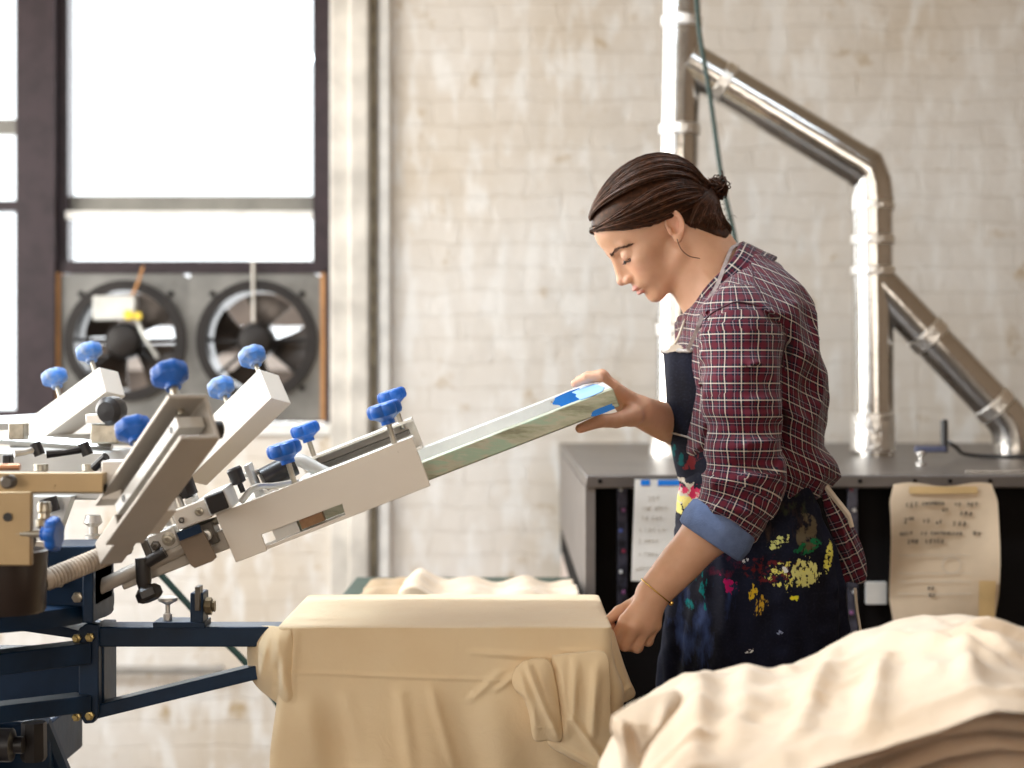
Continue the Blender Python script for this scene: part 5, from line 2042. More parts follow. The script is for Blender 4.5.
    c = splat(c, (0.85, 0.8, 0.05), X(790), Z(595), 8 * K, 3.5 * K, 160, .42, 0, 13, (1, 1), .6)
    c = splat(c, (0.45, 0.01, 0.12), X(727), Z(583), 9 * K, 15 * K, 130, .44, .5, 14, (1, .7), .6)
    c = splat(c, (0.8, 0.8, 0.78), X(781), Z(567), 6 * K, 5 * K, 200, .42, 0, 15, (1, 1), .6)
    c = splat(c, (0.75, 0.75, 0.75), X(747), Z(648), 8 * K, 3 * K, 200, .44, .4, 16, (1, 1), .6)
    c = splat(c, (0.65, 0.65, 0.68), X(743), Z(559), 7 * K, 3 * K, 200, .46, .5, 19, (1, 1), .6)
    c = splat(c, (0.3, 0.35, 0.5), X(775), Z(629), 4 * K, 4 * K, 200, .45, .5, 20, (1, 1), .6)
    # pocket and waistband front: pink, yellow and pale paint
    c = splat(c, (0.55, 0.5, 0.42), X(692), Z(500), 24 * K, 24 * K, 70, .46, 0, 21, (1, .7), .4)
    c = splat(c, (0.55, 0.03, 0.1), X(699), Z(492), 20 * K, 14 * K, 80, .48, 0, 22, (1, .6), .4)
    c = splat(c, (0.72, 0.62, 0.2), X(690), Z(512), 16 * K, 17 * K, 80, .42, 0, 23, (1, .7), .4)
    c = splat(c, (0.02, 0.02, 0.03), X(686), Z(530), 10 * K, 16 * K, 60, .40, 0, 24, (1, .5), .4)
    # bib smears
    c = splat(c, (0.0, 0.09, 0.10), X(684), Z(458), 12 * K, 20 * K, 70, .5, 0, 25, (1, .4), .5)
    c = splat(c, (0.16, 0.015, 0.02), X(700), Z(462), 12 * K, 22 * K, 80, .52, -.5, 26, (1, .4), .5)
    c = splat(c, (0.5, 0.5, 0.5), X(677), Z(412), 6 * K, 7 * K, 150, .58, 0, 27, (1, 1), .4)
    nt.links.new(c, b.inputs['Base Color'])
    b.inputs['Roughness'].default_value = 0.85
    b.inputs['Specular IOR Level'].default_value = 0.12
    n2 = N(nt, 'ShaderNodeTexNoise')
    n2.inputs['Scale'].default_value = 60
    n2.inputs['Detail'].default_value = 6
    nt.links.new(uv.outputs['UV'], n2.inputs['Vector'])
    bp = N(nt, 'ShaderNodeBump')
    bp.inputs['Strength'].default_value = 0.35
    bp.inputs['Distance'].default_value = 0.004
    nt.links.new(n2.outputs['Fac'], bp.inputs['Height'])
    nt.links.new(bp.outputs['Normal'], b.inputs['Normal'])


skin_mat()
hair_mat()
plaid_mat()
apron_mat()
simple('cuff_blue', (0.13, 0.19, 0.36), 0.8, var=0.12, scale=60, bump=0.3, bscale=400)
simple('trousers_dark', (0.012, 0.013, 0.02), 0.8)
simple('shoe_leather', (0.03, 0.02, 0.015), 0.5)
simple('strap_cloth', (0.55, 0.46, 0.44), 0.8, var=0.2, scale=80)
simple('apron_string', (0.72, 0.62, 0.5), 0.8, var=0.1)
simple('gold', (0.75, 0.5, 0.14), 0.25, metal=1.0, var=0.05)
simple('seam_white', (0.5, 0.46, 0.42), 0.8, var=0.25, scale=120)
simple('lash', (0.012, 0.008, 0.006), 0.5)

person = thing('person', 'person in plaid shirt and paint-stained denim apron, bent over the raised screen', 'person', (W(760, 0, PD_)[0], PD_, 0))

# ---------------------------------------------------------------- head frame
TH_, PSI = math.radians(42), math.radians(6)
hvec = np.array([-math.cos(PSI), -math.sin(PSI), 0.0])
UPV = np.array([0, 0, 1.0])
HF = unit(hvec * math.cos(TH_) - UPV * math.sin(TH_))
HU = unit(UPV * math.cos(TH_) + hvec * math.sin(TH_))
HL = np.cross(HU, HF)
EAR = W(672, 229, 2.69)
HS = 0.965
HO = EAR - HL * .070
RH = np.stack([HF, HL, HU], 1).astype(np.float32)      # columns: world directions of local axes


def to_head(P):
    """world metres -> head-local millimetres (forward, left, up)"""
    return ((P - HO.astype(np.float32)) @ RH) * (1000.0 / HS)


def from_head(q):
    return HO + (np.asarray(q, float) * HS / 1000.0) @ RH.T.astype(float)


def head_sdf(q):
    """q: head-local mm -> distance in mm"""
    s = q.copy()
    s[:, 1] = np.abs(s[:, 1])                       # symmetric
    d = sd_ell(s, (-8, 0, 46), (93, 71, 74))
    d = smin(d, sd_ell(s, (38, 0, 54), (56, 57, 50)), 18)        # forehead
    d = smin(d, sd_ell(s, (42, 0, -6), (49, 50, 60)), 16)       # mid face
    d = smin(d, sd_cap(s, (10, 47, -40), (76, 9, -68), 13, 12), 20)   # jaw line
    d = smin(d, sd_ell(s, (50, 0, -46), (40, 36, 30)), 16)
    d = smin(d, sd_ell(s, (79, 0, -67), (14, 15, 12)), 10)      # chin
    d = smin(d, sd_ell(s, (60, 39, -4), (22, 17, 17)), 16)      # cheekbone
    d = smin(d, sd_ell(s, (66, 26, -28), (22, 20, 20)), 16)     # cheek
    d = smin(d, sd_cap(s, (86, 8, 33), (70, 42, 33), 8, 6), 10)   # brow
    d = smax(d, -sd_ell(s, (95, 31, 17), (15, 17, 11)), 9)      # eye socket
    d = smin(d, sd_ell(s, (73, 31, 15), (14.5, 15, 13)), 3)     # lid over the eyeball
    d = smax(d, -sd_cap(s, (88, 17, 11.5), (79, 45, 8), 1.1), 1.5)   # lid crease / lash line
    d = smin(d, sd_cap(s, (80, 0, 18), (91, 0, -14), 8.5, 12), 7)
    d = smin(d, sd_cap(s, (90, 0, 24), (105, 0, -10), 6.0, 7.5), 9)  # nose bridge
    d = smin(d, sd_ell(s, (106.5, 0, -13), (9, 8.5, 8)), 5)
    d = smin(d, sd_ell(s, (99, 10.5, -18), (9.5, 6, 6.5)), 4)
    d = smax(d, -sd_ell(s, (103, 6.2, -25), (5.5, 2.8, 4.0)), 1.5)   # nostril
    d = smax(d, -sd_cap(s, (92, 19, -12), (86, 20, -24), .8), 3)     # wing crease
    d = smin(d, sd_ell(s, (88, 0, -36), (11, 26, 13)), 8)       # muzzle
    d = smin(d, sd_ell(s, (98.5, 5, -37.5), (5.5, 11, 3.6)), 3)     # upper lip
    d = smin(d, sd_ell(s, (96, 0, -47.5), (6.5, 15, 4.4)), 3)     # lower lip
    d = smax(d, -sd_cap(s, (106, 0, -42.2), (88, 23, -43), .9, .6), 1.6)
    d = smax(d, -sd_ell(s, (103, 0, -55.5), (7, 16, 3.5)), 5)       # fold under the lip
    # ear
    Re = np.array([[0.94, 0.34, 0.0], [-0.34, 0.94, 0.0], [0, 0, 1]], np.float32)
    tl = -.42
    Rt = np.array([[math.cos(tl), 0, math.sin(tl)], [0, 1, 0], [-math.sin(tl), 0, math.cos(tl)]], np.float32)
    M_ = (Rt @ Re).astype(np.float32)
    e = (s - np.array([-9, 71, 1], np.float32)) @ M_
    shell = sd_ell(e, (0, 0, 0), (15, 5.5, 25))
    shell = smax(shell, -sd_ell(e, (2, 6.5, 3), (10.5, 8.5, 18)), 2)
    ring_r = np.sqrt((e[:, 0] / 14.0) ** 2 + ((e[:, 2] - 2) / 22.5) ** 2)
    rim = np.sqrt(((ring_r - 1) * 17) ** 2 + (e[:, 1] - 3.5) ** 2) - 2.5
    rim = np.maximum(rim, -(e[:, 2] + 14))
    shell = smin(shell, rim, 2)
    inner = np.sqrt(((np.sqrt((e[:, 0] / 8.5) ** 2 + ((e[:, 2] - 6) / 14) ** 2) - 1) * 9) ** 2 + (e[:, 1] - 2) ** 2) - 1.7
    inner = np.maximum(inner, e[:, 0] - 5)
    shell = smin(shell, inner, 1.5)
    shell = smin(shell, sd_ell(e, (9, 3, -6), (3.5, 3, 5)), 2)       # tragus
    shell = smin(shell, sd_ell(e, (3, 1, -23), (7, 4, 7)), 4)        # lobe
    shell = smax(shell, -sd_ell(e, (2, 3, -6), (5.5, 5, 7)), 2)
    d = smin(d, shell, 2.5)
    return d


# ---------------------------------------------------------------- limbs and hands (world metres)
def cap_chain(P, pts, rads, k, d=None):
    for i in range(len(pts) - 1):
        c = sd_cap(P, pts[i], pts[i + 1], rads[i], rads[i + 1])
        d = c if d is None else smin(d, c, k)
    return d


SH_N, EL_N, WR_N = W(740, 326, 2.59), W(750, 484, 2.50), W(653, 594, 2.50)
SH_F, EL_F, WR_F = W(735, 330, 2.91), W(722, 446, 2.89), W(641, 412, 2.665)

FN = [  # near hand: finger joints (MCP, PIP, DIP, tip), radii
    ([W(626, 621, 2.487), W(616, 637, 2.492), W(612, 634, 2.512), W(611, 625, 2.527)], [.0098, .0088, .0078, .0068]),
    ([W(636, 626, 2.478), W(625, 645, 2.487), W(618, 643, 2.510), W(615, 634, 2.530)], [.0100, .0090, .0080, .0070]),
    ([W(646, 628, 2.484), W(637, 647, 2.492), W(629, 646, 2.517), W(625, 636, 2.537)], [.0096, .0086, .0077, .0068]),
    ([W(654, 625, 2.496), W(648, 641, 2.505), W(641, 641, 2.526), W(637, 633, 2.540)], [.0086, .0076, .0068, .0060]),
]
TN = ([W(645, 600, 2.522), W(630, 607, 2.527), W(619, 612, 2.523), W(609.5, 619, 2.516)], [.0135, .0108, .0094, .0072])

FFAR = [
    ([W(613, 388, 2.618), W(601, 376, 2.604), W(586, 378.5, 2.606), W(575, 383.5, 2.612)], [.0098, .0085, .0078, .0066]),
    ([W(613, 387, 2.642), W(602, 375, 2.634), W(588, 376.5, 2.636), W(579, 380, 2.642)], [.0100, .0087, .0078, .0066]),
    ([W(614, 388, 2.664), W(604, 376.5, 2.660), W(590, 377, 2.662), W(581, 380, 2.667)], [.0096, .0084, .0076, .0065]),
    ([W(617, 391, 2.684), W(607, 381, 2.684), W(596, 380, 2.688), W(587, 382.5, 2.691)], [.0086, .0075, .0068, .0060]),
]
TF = ([W(632, 416, 2.625), W(616, 420.5, 2.590), W(600, 421, 2.560), W(580, 428.5, 2.545)], [.0145, .0115, .0098, .0072])


def hand_sdf(P, wrist, fore, fingers, thumb, palm_n):
    d = sd_cap(P, fore, wrist, .030, .0235)
    w = np.asarray(wrist)
    pn = unit(palm_n)
    for i, (pts, rd) in enumerate(fingers):
        s = w + (np.asarray(pts[0]) - w) * .12
        d = smin(d, sd_cap(P, s, pts[0], .0155, .0112), .010)
    # fleshy palm side
    m0 = sum(np.asarray(f[0][0]) for f in fingers) / 4
    d = smin(d, sd_cap(P, w + (m0 - w) * .3 + pn * .010, w + (m0 - w) * .75 + pn * .009, .017, .014), .012)
    tp, tr = thumb
    d = smin(d, sd_cap(P, w + (tp[0] - w) * .3, tp[0], .016, tr[0]), .012)
    td = cap_chain(P, tp, tr, .003)
    d = smin(d, td, .010)
    for (pts, rd) in fingers:
        f = cap_chain(P, pts, rd, .0025)
        # knuckle swell
        f = smin(f, np.linalg.norm(P - np.asarray(pts[1], np.float32), axis=1) - rd[1] * 1.06, .002)
        d = smin(d, f, .0045)
    return d


# torso, hips and legs
TZ = np.array([250, 262, 275, 290, 308, 340, 380, 420, 450, 470, 490, 520, 560, 620, 700.0])
TFX = np.array([712, 706, 700, 694, 690, 683, 680, 683, 688, 691, 693, 692, 690, 690, 690.0])
TBX = np.array([752, 764, 778, 789, 799, 811, 820, 824, 824, 822, 818, 826, 846, 852, 842.0])
THY = np.array([.050, .066, .098, .140, .168, .178, .170, .160, .153, .148, .145, .155, .172, .180, .178])
tz_ = (CAM_Z - (TZ - 384) * S275)[::-1]
tcx = (((TFX + TBX) / 2 - 512) * S275)[::-1]
tax = (((TBX - TFX) / 2) * S275)[::-1]
tby = THY[::-1]


def torso_d(P, grow=0.0, sect=None, p=2.3):
    zz, cx_, ax_, by_ = sect if sect is not None else (tz_, tcx, tax, tby)
    cx = np.interp(P[:, 2], zz, cx_)
    a = np.interp(P[:, 2], zz, ax_) + grow
    b_ = np.interp(P[:, 2], zz, by_) + grow
    X = np.abs((P[:, 0] - cx) / a)
    Y = np.abs((P[:, 1] - PD_) / b_)
    k = (X ** p + Y ** p) ** (1 / p)
    return (k - 1) * np.minimum(a, b_) * .92


def body_sdf(P):
    P = P.astype(np.float32)
    big = np.full(len(P), .5, np.float32)
    # torso (always under the clothes)
    d = torso_d(P, -.020)
    d = np.maximum(d, P[:, 2] - float(W(0, 288, PD_)[2]))
    d = np.maximum(d, .86 - P[:, 2])
    # legs
    for sy in (-.085, .085):
        hip, kn, an = np.array([.345 + .06, PD_ + sy, .90]), np.array([.395, PD_ + sy * 1.05, .50]), np.array([.42, PD_ + sy * 1.1, .09])
        l_ = smin(sd_cap(P, hip, kn, .078, .055), sd_cap(P, kn, an, .055, .038), .03)
        l_ = smin(l_, sd_cap(P, an + [0.01, 0, -.04], an + [-.14, 0, -.055], .036, .026), .02)
        d = smin(d, l_, .05)
    # neck
    n0, n1 = from_head((-38, 0, -6)), W(737, 312, PD_)
    nk = sd_cap(P, n0, n1, .0520, .0620)
    thr = sd_cap(P, from_head((8, 0, -46)), W(712, 320, PD_), .036, .032)
    nk = smin(nk, thr, .03)
    d = smin(d, nk, .035)
    # head
    q = to_head(P)
    m = np.linalg.norm(q - np.array([10, 0, 25], np.float32), axis=1)
    far = m > 190
    hd = (m - 135) / 1000.0
    if (~far).any():
        hd[~far] = head_sdf(q[~far]) * HS / 1000.0
    d = smin(d, hd, .014)
    # arms
    d = smin(d, cap_chain(P, [SH_N + np.array([0, .02, -.02]), EL_N], [.042, .036], .02), .03)
    d = smin(d, cap_chain(P, [EL_N, EL_N + (WR_N - EL_N) * .35, WR_N], [.036, .0375, .0245], .02), .02)
    d = smin(d, cap_chain(P, [SH_F + np.array([0, -.02, -.02]), EL_F], [.042, .036], .02), .03)
    d = smin(d, cap_chain(P, [EL_F, EL_F + (WR_F - EL_F) * .35, WR_F], [.036, .036, .0235], .02), .02)
    for (wr, el, fg, th, pn) in ((WR_N, EL_N, FN, TN, (-.1, .9, -.4)), (WR_F, EL_F, FFAR, TF, (-.3, -.2, -.9))):
        m = np.linalg.norm(P - (wr + (fg[1][0][0] - wr) * .6).astype(np.float32), axis=1)
        near = m < .16
        h = m - .12
        if near.any():
            h[near] = hand_sdf(P[near], wr, el + (wr - el) * .7, fg, th, pn)
        d = smin(d, h, .006)
    return d


zs_ = np.concatenate([np.arange(-.01, .86, .012), np.arange(.86, 1.22, .0024), np.arange(1.22, 1.38, .0022), np.arange(1.38, 1.73, .0017)])
V, Q = surface_nets(body_sdf, np.arange(.06, .60, .0021), np.arange(2.42, 3.02, .0024), zs_)
V, Q = keep_largest(V, Q)

# skin tone per vertex: the skin itself is redder at lips, cheeks, ears, knuckles and nails
tone = np.tile(np.array([0.70, 0.41, 0.265, 1.0]), (len(V), 1))
q = to_head(V.astype(np.float32))
s = q.copy()
s[:, 1] = np.abs(s[:, 1])


def tint(mask_, col):
    global tone
    tone[:, :3] = tone[:, :3] * (1 - mask_[:, None]) + np.array(col) * mask_[:, None]


headm = (np.linalg.norm(q - np.array([10, 0, 25]), axis=1) < 160)
lip = np.clip(1.4 - np.minimum(sd_ell(s, (98.5, 5, -37.5), (7, 13, 4.8)), sd_ell(s, (96, 0, -47.5), (8, 16.5, 5.6))) * .8, 0, 1) * headm * (s[:, 0] > 86)
tint(lip * .8, (0.60, 0.24, 0.20))
tint(np.clip(1 - np.linalg.norm((s - np.array([74, 38, -12])) / np.array([30, 20, 22]), axis=1), 0, 1) * headm * .5, (0.74, 0.36, 0.26))
tint(np.clip(1.2 - np.linalg.norm((s - np.array([-10, 74, 0])) / np.array([20, 12, 28]), axis=1), 0, 1) * headm * .6, (0.76, 0.36, 0.24))
tint(np.clip(1.2 - np.linalg.norm((s - np.array([112, 0, -14])) / np.array([12, 12, 10]), axis=1), 0, 1) * headm * .4, (0.74, 0.38, 0.3))
tint(np.clip(1.3 - np.linalg.norm((s - np.array([84, 31, 12])) / np.array([14, 16, 12]), axis=1), 0, 1) * headm * .35, (0.62, 0.34, 0.24))
for fg in (FN, FFAR):
    for pts, rd in fg:
        for j in (1, 2):
            tint(np.clip(1 - np.linalg.norm(V - pts[j], axis=1) / .013, 0, 1) * .45, (0.66, 0.33, 0.23))
        tint(np.clip(1.3 - np.linalg.norm(V - pts[3], axis=1) / .011, 0, 1) * .4, (0.74, 0.38, 0.3))
body = make_obj('body', V, Q, 'skin', person, angle=180, attr={'tone': tone})


def project(P, fn=body_sdf, off=0.0, it=4):
    P = np.array(P, np.float32)
    e = .0008
    for _ in range(it):
        d = fn(P)
        g = np.stack([fn(P + np.array(v, np.float32)) - d for v in ((e, 0, 0), (0, e, 0), (0, 0, e))], 1) / e
        g /= np.maximum(np.linalg.norm(g, axis=1), 1e-6)[:, None]
        P = P - g * (d - off)[:, None]
    return P


# thumbnail and fingernails
def nail(pts, r, side):
    a = unit(np.asarray(pts[3]) - np.asarray(pts[2]))
    n_ = unit(np.asarray(side) - a * (np.asarray(side) @ a))
    c = np.asarray(pts[3]) + n_ * (r * .78) - a * .001
    x = np.cross(a, n_)
    vs, fs = [], []
    for s_ in (0, 1):
        for i in range(7):
            for j in range(7):
                u, v = (i / 6 - .5) * 2, (j / 6 - .5) * 2
                k_ = math.sqrt(max(0, 1 - .35 * (u * u * v * v)))
                p = c + a * (.0052 * v * k_) + x * (r * .72 * u * k_) - n_ * (r * .38 * u * u) + n_ * (.0004 if s_ else -.0006)
                vs.append(p)
    g = lambda s_, i, j: s_ * 49 + i * 7 + j
    for i in range(6):
        for j in range(6):
            fs += [(g(0, i, j), g(0, i, j + 1), g(0, i + 1, j + 1), g(0, i + 1, j)), (g(1, i, j), g(1, i + 1, j), g(1, i + 1, j + 1), g(1, i, j + 1))]
    for i in range(6):
        for j in (0, 6):
            fs.append((g(0, i, j), g(0, i + 1, j), g(1, i + 1, j), g(1, i, j)))
            fs.append((g(0, j, i), g(0, j, i + 1), g(1, j, i + 1), g(1, j, i)))
    make_obj('fingernail', vs, fs, MATS.get('nail') or simple('nail', (0.8, 0.52, 0.42), 0.25, var=0.03), body, angle=60)


nail(TN[0], TN[1][3], (-.3, -.3, 1))
for pts, rd in FFAR:
    nail(pts, rd[3], (-.25, -.1, 1))
nail(TF[0], TF[1][3], (.1, -.5, -1))

# ---------------------------------------------------------------- hair
HC = np.array([-8.0, 0, 46.0])
HR_ = np.array([93, 71, 74.0])


def skull(q):
    q = np.asarray(q, np.float32)
    return smin(sd_ell(q, HC, HR_), sd_ell(q, (38, 0, 54), (56, 57, 50)), 18)


def hair_pt(d, off):
    """point on the hair surface along direction d (head-local) with offset in mm"""
    d = np.asarray(d, float)
    d = d / np.linalg.norm(d, axis=-1, keepdims=True)
    t = 1 / np.linalg.norm(d / HR_, axis=-1, keepdims=True)
    # forehead ellipsoid along the same ray
    oc = (HC - np.array([38, 0, 54.0])) / np.array([56, 57, 50.0])
    dd_ = d / np.array([56, 57, 50.0])
    A_ = (dd_ * dd_).sum(-1, keepdims=True)
    B_ = (dd_ * oc).sum(-1, keepdims=True)
    C_ = (oc * oc).sum() - 1
    t = np.maximum(t, (-B_ + np.sqrt(np.maximum(B_ * B_ - A_ * C_, 0))) / A_)
    p = HC + d * t
    for _ in range(2):
        p = p - d * skull(p)[:, None]
    # forehead bulge
    front = np.clip((p[..., 0:1] - 50) / 40, 0, 1) * np.clip((p[..., 2:3] - 55) / 40, 0, 1)
    return p + d * (np.asarray(off)[..., None] + front * 1.5)


BF = np.array([-62, -50, -36, -22, -4, 6, 23, 43, 62, 84.0])
BU = np.array([-74, -58, -32, -2, 24, 24, 25, 44, 64, 86.0])


NK1 = to_head(W(737, 312, PD_)[None].astype(np.float32))[0]


def cap_sdf(P):
    q = to_head(P.astype(np.float32))
    d = skull(q) - 2.6
    d = smin(d, sd_ell(q, (-70, 0, -2), (34, 44, 42)), 22)      # nape fullness
    d = smin(d, sd_cap(q, (-38, 0, -6), NK1, 55.5, 67), 14)
    bound = np.interp(q[:, 0], BF, BU)
    d = smax(d, (bound - q[:, 2]) * .75, 4)
    d = smax(d, -(sd_ell(q, HC, HR_ - 6)), 1)
    d = smax(d, -78 - q[:, 2], 4)
    bun = sd_ell(q, (-112, 0, -6), (13, 13, 15))
    d = smin(d, bun, 8)
    return d * HS / 1000.0


hl = from_head((-130, -90, -90)), from_head((110, 90, 150))
allc = np.array([from_head((a, b, c)) for a in (-135, 105) for b in (-85, 85) for c in (-85, 140)])
lo, hi = allc.min(0) - .01, allc.max(0) + .01
HV, HQ = surface_nets(cap_sdf, np.arange(lo[0], hi[0], .0022), np.arange(lo[1], hi[1], .0022), np.arange(lo[2], hi[2], .0022))
hair = make_obj('hair', HV, HQ, 'hair', person, angle=180)

rs_ = np.random.RandomState(5)
strands = MB()
highlights_ = MB()


def strand(pts, r, n=16, seg=4):
    P = spline(pts, n)
    rad_ = [r * (0.35 + .65 * math.sin(min(1, (i / (n - 1)) * 4 + .15) * math.pi / 2)) * (1 - .3 * (i / (n - 1)) ** 4) for i in range(n)]
    (highlights_ if rs_.rand() < .13 else strands).tube(P, rad_, seg, local=False)


BUN = np.array([-108.0, 0, -6])
KC = np.array([(90, 6, 86), (70, 40, 90), (28, 60, 80), (-18, 64, 70), (-56, 56, 52), (-82, 40, 26), (-102, 12, 2.0)])     # crease of the twist
LC = np.array([(90, 8, 84), (72, 40, 70), (48, 62, 46), (18, 71, 26), (-20, 69, 14), (-60, 54, 2), (-98, 14, -8.0)])      # lower hairline
TC = np.array([(80, 2, 98), (62, 3, 110), (30, 4, 120), (-6, 5, 121), (-44, 8, 110), (-80, 10, 74), (-106, 5, 14.0)])     # parting over the crown


def along(C, t):
    t = np.clip(t, 0, 1) * (len(C) - 1)
    i = np.minimum(t.astype(int), len(C) - 2)
    f = (t - i)[:, None]
    return C[i] * (1 - f) + C[i + 1] * f


for side in (1, -1):
    nst = 1700 if side > 0 else 600
    for i in range(nst):
        lowfam = rs_.rand() < .5
        f0 = rs_.rand() ** 1.7 * (.62 if lowfam else .55)
        if i % 9 == 0:
            f0 = rs_.rand() * .06
        tt_ = np.linspace(f0, 1, 9)
        e_ = rs_.rand() * .96
        if lowfam and f0 > .3:
            e_ = rs_.rand() * .9
        beta = e_ + (1 - e_) * np.exp(-(tt_ - f0) * (5.0 if lowfam else 3.6))
        K_ = along(KC, tt_)
        O_ = along(LC if lowfam else TC, tt_)
        c_ = K_ * (1 - beta[:, None]) + O_ * beta[:, None]
        c_ = c_ + rs_.normal(0, 1.3, 3) * np.linspace(.2, 1, 9)[:, None]
        c_[:, 1] = np.maximum(np.abs(c_[:, 1]), .5) * side
        env = np.sin(np.clip(.1 + (tt_ - f0) * 1.3, 0, 1) * math.pi * .5)
        lump = np.sin(np.clip(beta, 0, 1) * math.pi) ** .8
        clump = 2.2 * math.sin(e_ * 34 + f0 * 9) + .8 * math.sin(e_ * 90 + f0 * 20)
        off = 4.4 + (7.5 if lowfam else 8.5) * lump * env * (1 - .5 * tt_ ** 3) + clump * env + rs_.uniform(-1.0, 1.2)
        p = hair_pt(c_ - HC, off)
        ph_ = rs_.uniform(0, 6)
        p = p + np.sin(np.arange(9) * 1.1 + ph_)[:, None] * rs_.normal(0, .7, 3)
        p[-1] = BUN + rs_.normal(0, 4, 3)
        strand([from_head(x) for x in p], rs_.uniform(.0007, .0014), 20)
# strands combed up from behind the ear and the nape
for side in (1, -1):
    for i in range(650 if side > 0 else 260):
        a = rs_.rand()
        s0_ = np.array([-26, 64, -14]) * (1 - a) + np.array([-68, 6, -76]) * a + rs_.normal(0, 1.8, 3)
        s1_ = np.array([-56, 58, 0]) * (1 - a) + np.array([-86, 10, -48]) * a + rs_.normal(0, 2.5, 3)
        s2_ = np.array([-84, 38, 0]) * (1 - a) + np.array([-97, 8, -22]) * a + rs_.normal(0, 2.5, 3)
        pts = []
        for p in (s0_, s1_, s2_):
            p = p.copy()
            p[1] = abs(p[1]) * side
            pts.append(p)
        pts.append(BUN + rs_.normal(0, 4, 3))
        W3 = [from_head(p) for p in pts]
        W3 = spline(W3, 10)
        W3 = list(project(W3[:9], cap_sdf, .0012 + .0022 * (.5 + .5 * math.sin(a * 30 + side)) + .0008 * rs_.rand(), 3).astype(float)) + [W3[-1]]
        strand(W3, rs_.uniform(.0008, .0013), 16)
highlights_.build('highlight_strands', simple('hair_highlight', (0.13, 0.048, 0.02), .5, var=.3, scale=90), hair, angle=180, label='lighter reddish strands coloured in as highlights')  # reddish lighter strands put the hair's highlights into its colour
sd = strands.build('hair_strands', 'hair', hair, angle=180)

# bun of curled ends
bunm = MB()
for i in range(150):
    c0 = np.array([-116, 0, -4]) + rs_.normal(0, 3.5, 3)
    u_ = unit(rs_.normal(0, 1, 3))
    v_ = unit(np.cross(u_, rs_.normal(0, 1, 3)))
    R0 = rs_.uniform(7, 15)
    t0, t1 = rs_.uniform(0, 6.28), rs_.uniform(2.5, 5.2)
    pts = [from_head(c0 + (u_ * math.cos(t0 + t1 * k / 9) + v_ * math.sin(t0 + t1 * k / 9)) * R0 * (1 + .05 * k)) for k in range(10)]
    bunm.tube(pts, [.0012] * 9 + [.0004], 4, local=False)
for i in range(12):
    a = rs_.uniform(-.9, 1.2)
    st = np.array([-112, 0, -4.0])
    en = st + np.array([-24 - rs_.uniform(0, 10), rs_.uniform(-10, 10), 22 * math.sin(a) + rs_.uniform(-4, 6)])
    md = (st + en) / 2 + rs_.normal(0, 7, 3)
    bunm.tube([from_head(x) for x in spline([st, md, en], 8)], [.0011] * 7 + [.0003], 4, local=False)
bunm.build('hair_bun', 'hair', hair, angle=180)
# stray wisps: one long one behind the ear, short ones at hairline and nape
ws = MB()
wz_ = MB()
wz_.tube(spline([W(677, 239, 2.655), W(681, 249, 2.645), W(689, 256, 2.655), W(700, 258.5, 2.67)], 14), [.0007] * 13 + [.0003], 4, local=False)
wz_.build('loose_strand', 'hair', hair, angle=180)
for i in range(46):
    if i < 22:
        f_ = rs_.uniform(88, 95)
        p0 = np.array([86, rs_.uniform(-14, 40), 82 + rs_.uniform(-4, 8)])
        p1 = p0 + np.array([rs_.uniform(0, 7), rs_.uniform(-5, 5), rs_.uniform(-9, 5)])
    else:
        p0 = np.array([rs_.uniform(-98, -60), rs_.uniform(5, 50), rs_.uniform(-60, -20)])
        p1 = p0 + np.array([rs_.uniform(-16, -2), rs_.uniform(-3, 8), rs_.uniform(-12, 4)])
    a_, b_ = from_head(p0), from_head(p1)
    ws.tube([a_, (a_ + b_) / 2 + rs_.normal(0, .0015, 3), b_], [.0005, .0004, .0002], 4, local=False)
ws.build('stray_hairs', 'hair', hair, angle=180)

# brows and lashes
simple('brow_brown', (0.10, 0.045, 0.026), .8)
for side in (1, -1):
    bw = MB()
    for i in range(95):
        a = rs_.rand()
        base_ = np.array([92, 11, 30]) * (1 - a) + np.array([66, 48, 22]) * a + np.array([0, 0, 7.0 * math.sin(a * math.pi * .9)])
        base_ = base_ + np.array([0, rs_.normal(0, 1), rs_.normal(0, 1.6) * (1 - .55 * a)])
        dr = np.array([-4.5, 6.0, 1.8 - 3.2 * a]) * rs_.uniform(.7, 1.2)
        p0, p1 = base_.copy(), base_ + dr
        p0[1] *= side
        p1[1] *= side
        pp_ = np.array([p0, (p0 + p1) / 2, p1])
        nrm_ = unit(np.array([.85, .22 + .55 * a, .12]) * np.array([1, side, 1]))
        pp_ = pp_ + nrm_ * 22
        for _ in range(14):
            pp_ = pp_ - nrm_ * (head_sdf(pp_.astype(np.float32)) - .7)[:, None]
        pp_ = np.array([from_head(x_) for x_ in pp_])
        bw.tube(list(pp_), [.00045, .0004, .00015], 4, local=False)
    bw.build('eyebrow', 'brow_brown', hair, angle=180)
ls = MB()
for side in (1, -1):
    line = []
    for i in range(12):
        a = i / 11
        p0 = np.array([88.5 - 10 * a * a, 19 + 24 * a, 8.5 + 3.5 * math.sin(a * 3.1) - 1 * a])
        p0[1] *= side
        line.append(from_head(p0))
    line = project(line, off=.0003, it=5).astype(float)
    ls.tube(list(line), [.0003] + [.0009] * 10 + [.0005], 5, local=False)
    for i in range(34):
        a = rs_.uniform(.1, 1)
        k_ = a * 11
        j = min(10, int(k_))
        p0 = line[j] + (line[j + 1] - line[j]) * (k_ - j)
        dr = HF * rs_.uniform(3, 5) + HL * side * (a - .3) * 5 - HU * rs_.uniform(3.5, 6)
        p1 = p0 + dr / 1000 * .55
        p2 = p0 + dr / 1000 + HU * .0008 + HF * .001
        ls.tube([p0, p1, p2], [.00035, .0003, .0001], 4, local=False)
ls.build('eyelashes', 'lash', body, angle=180)

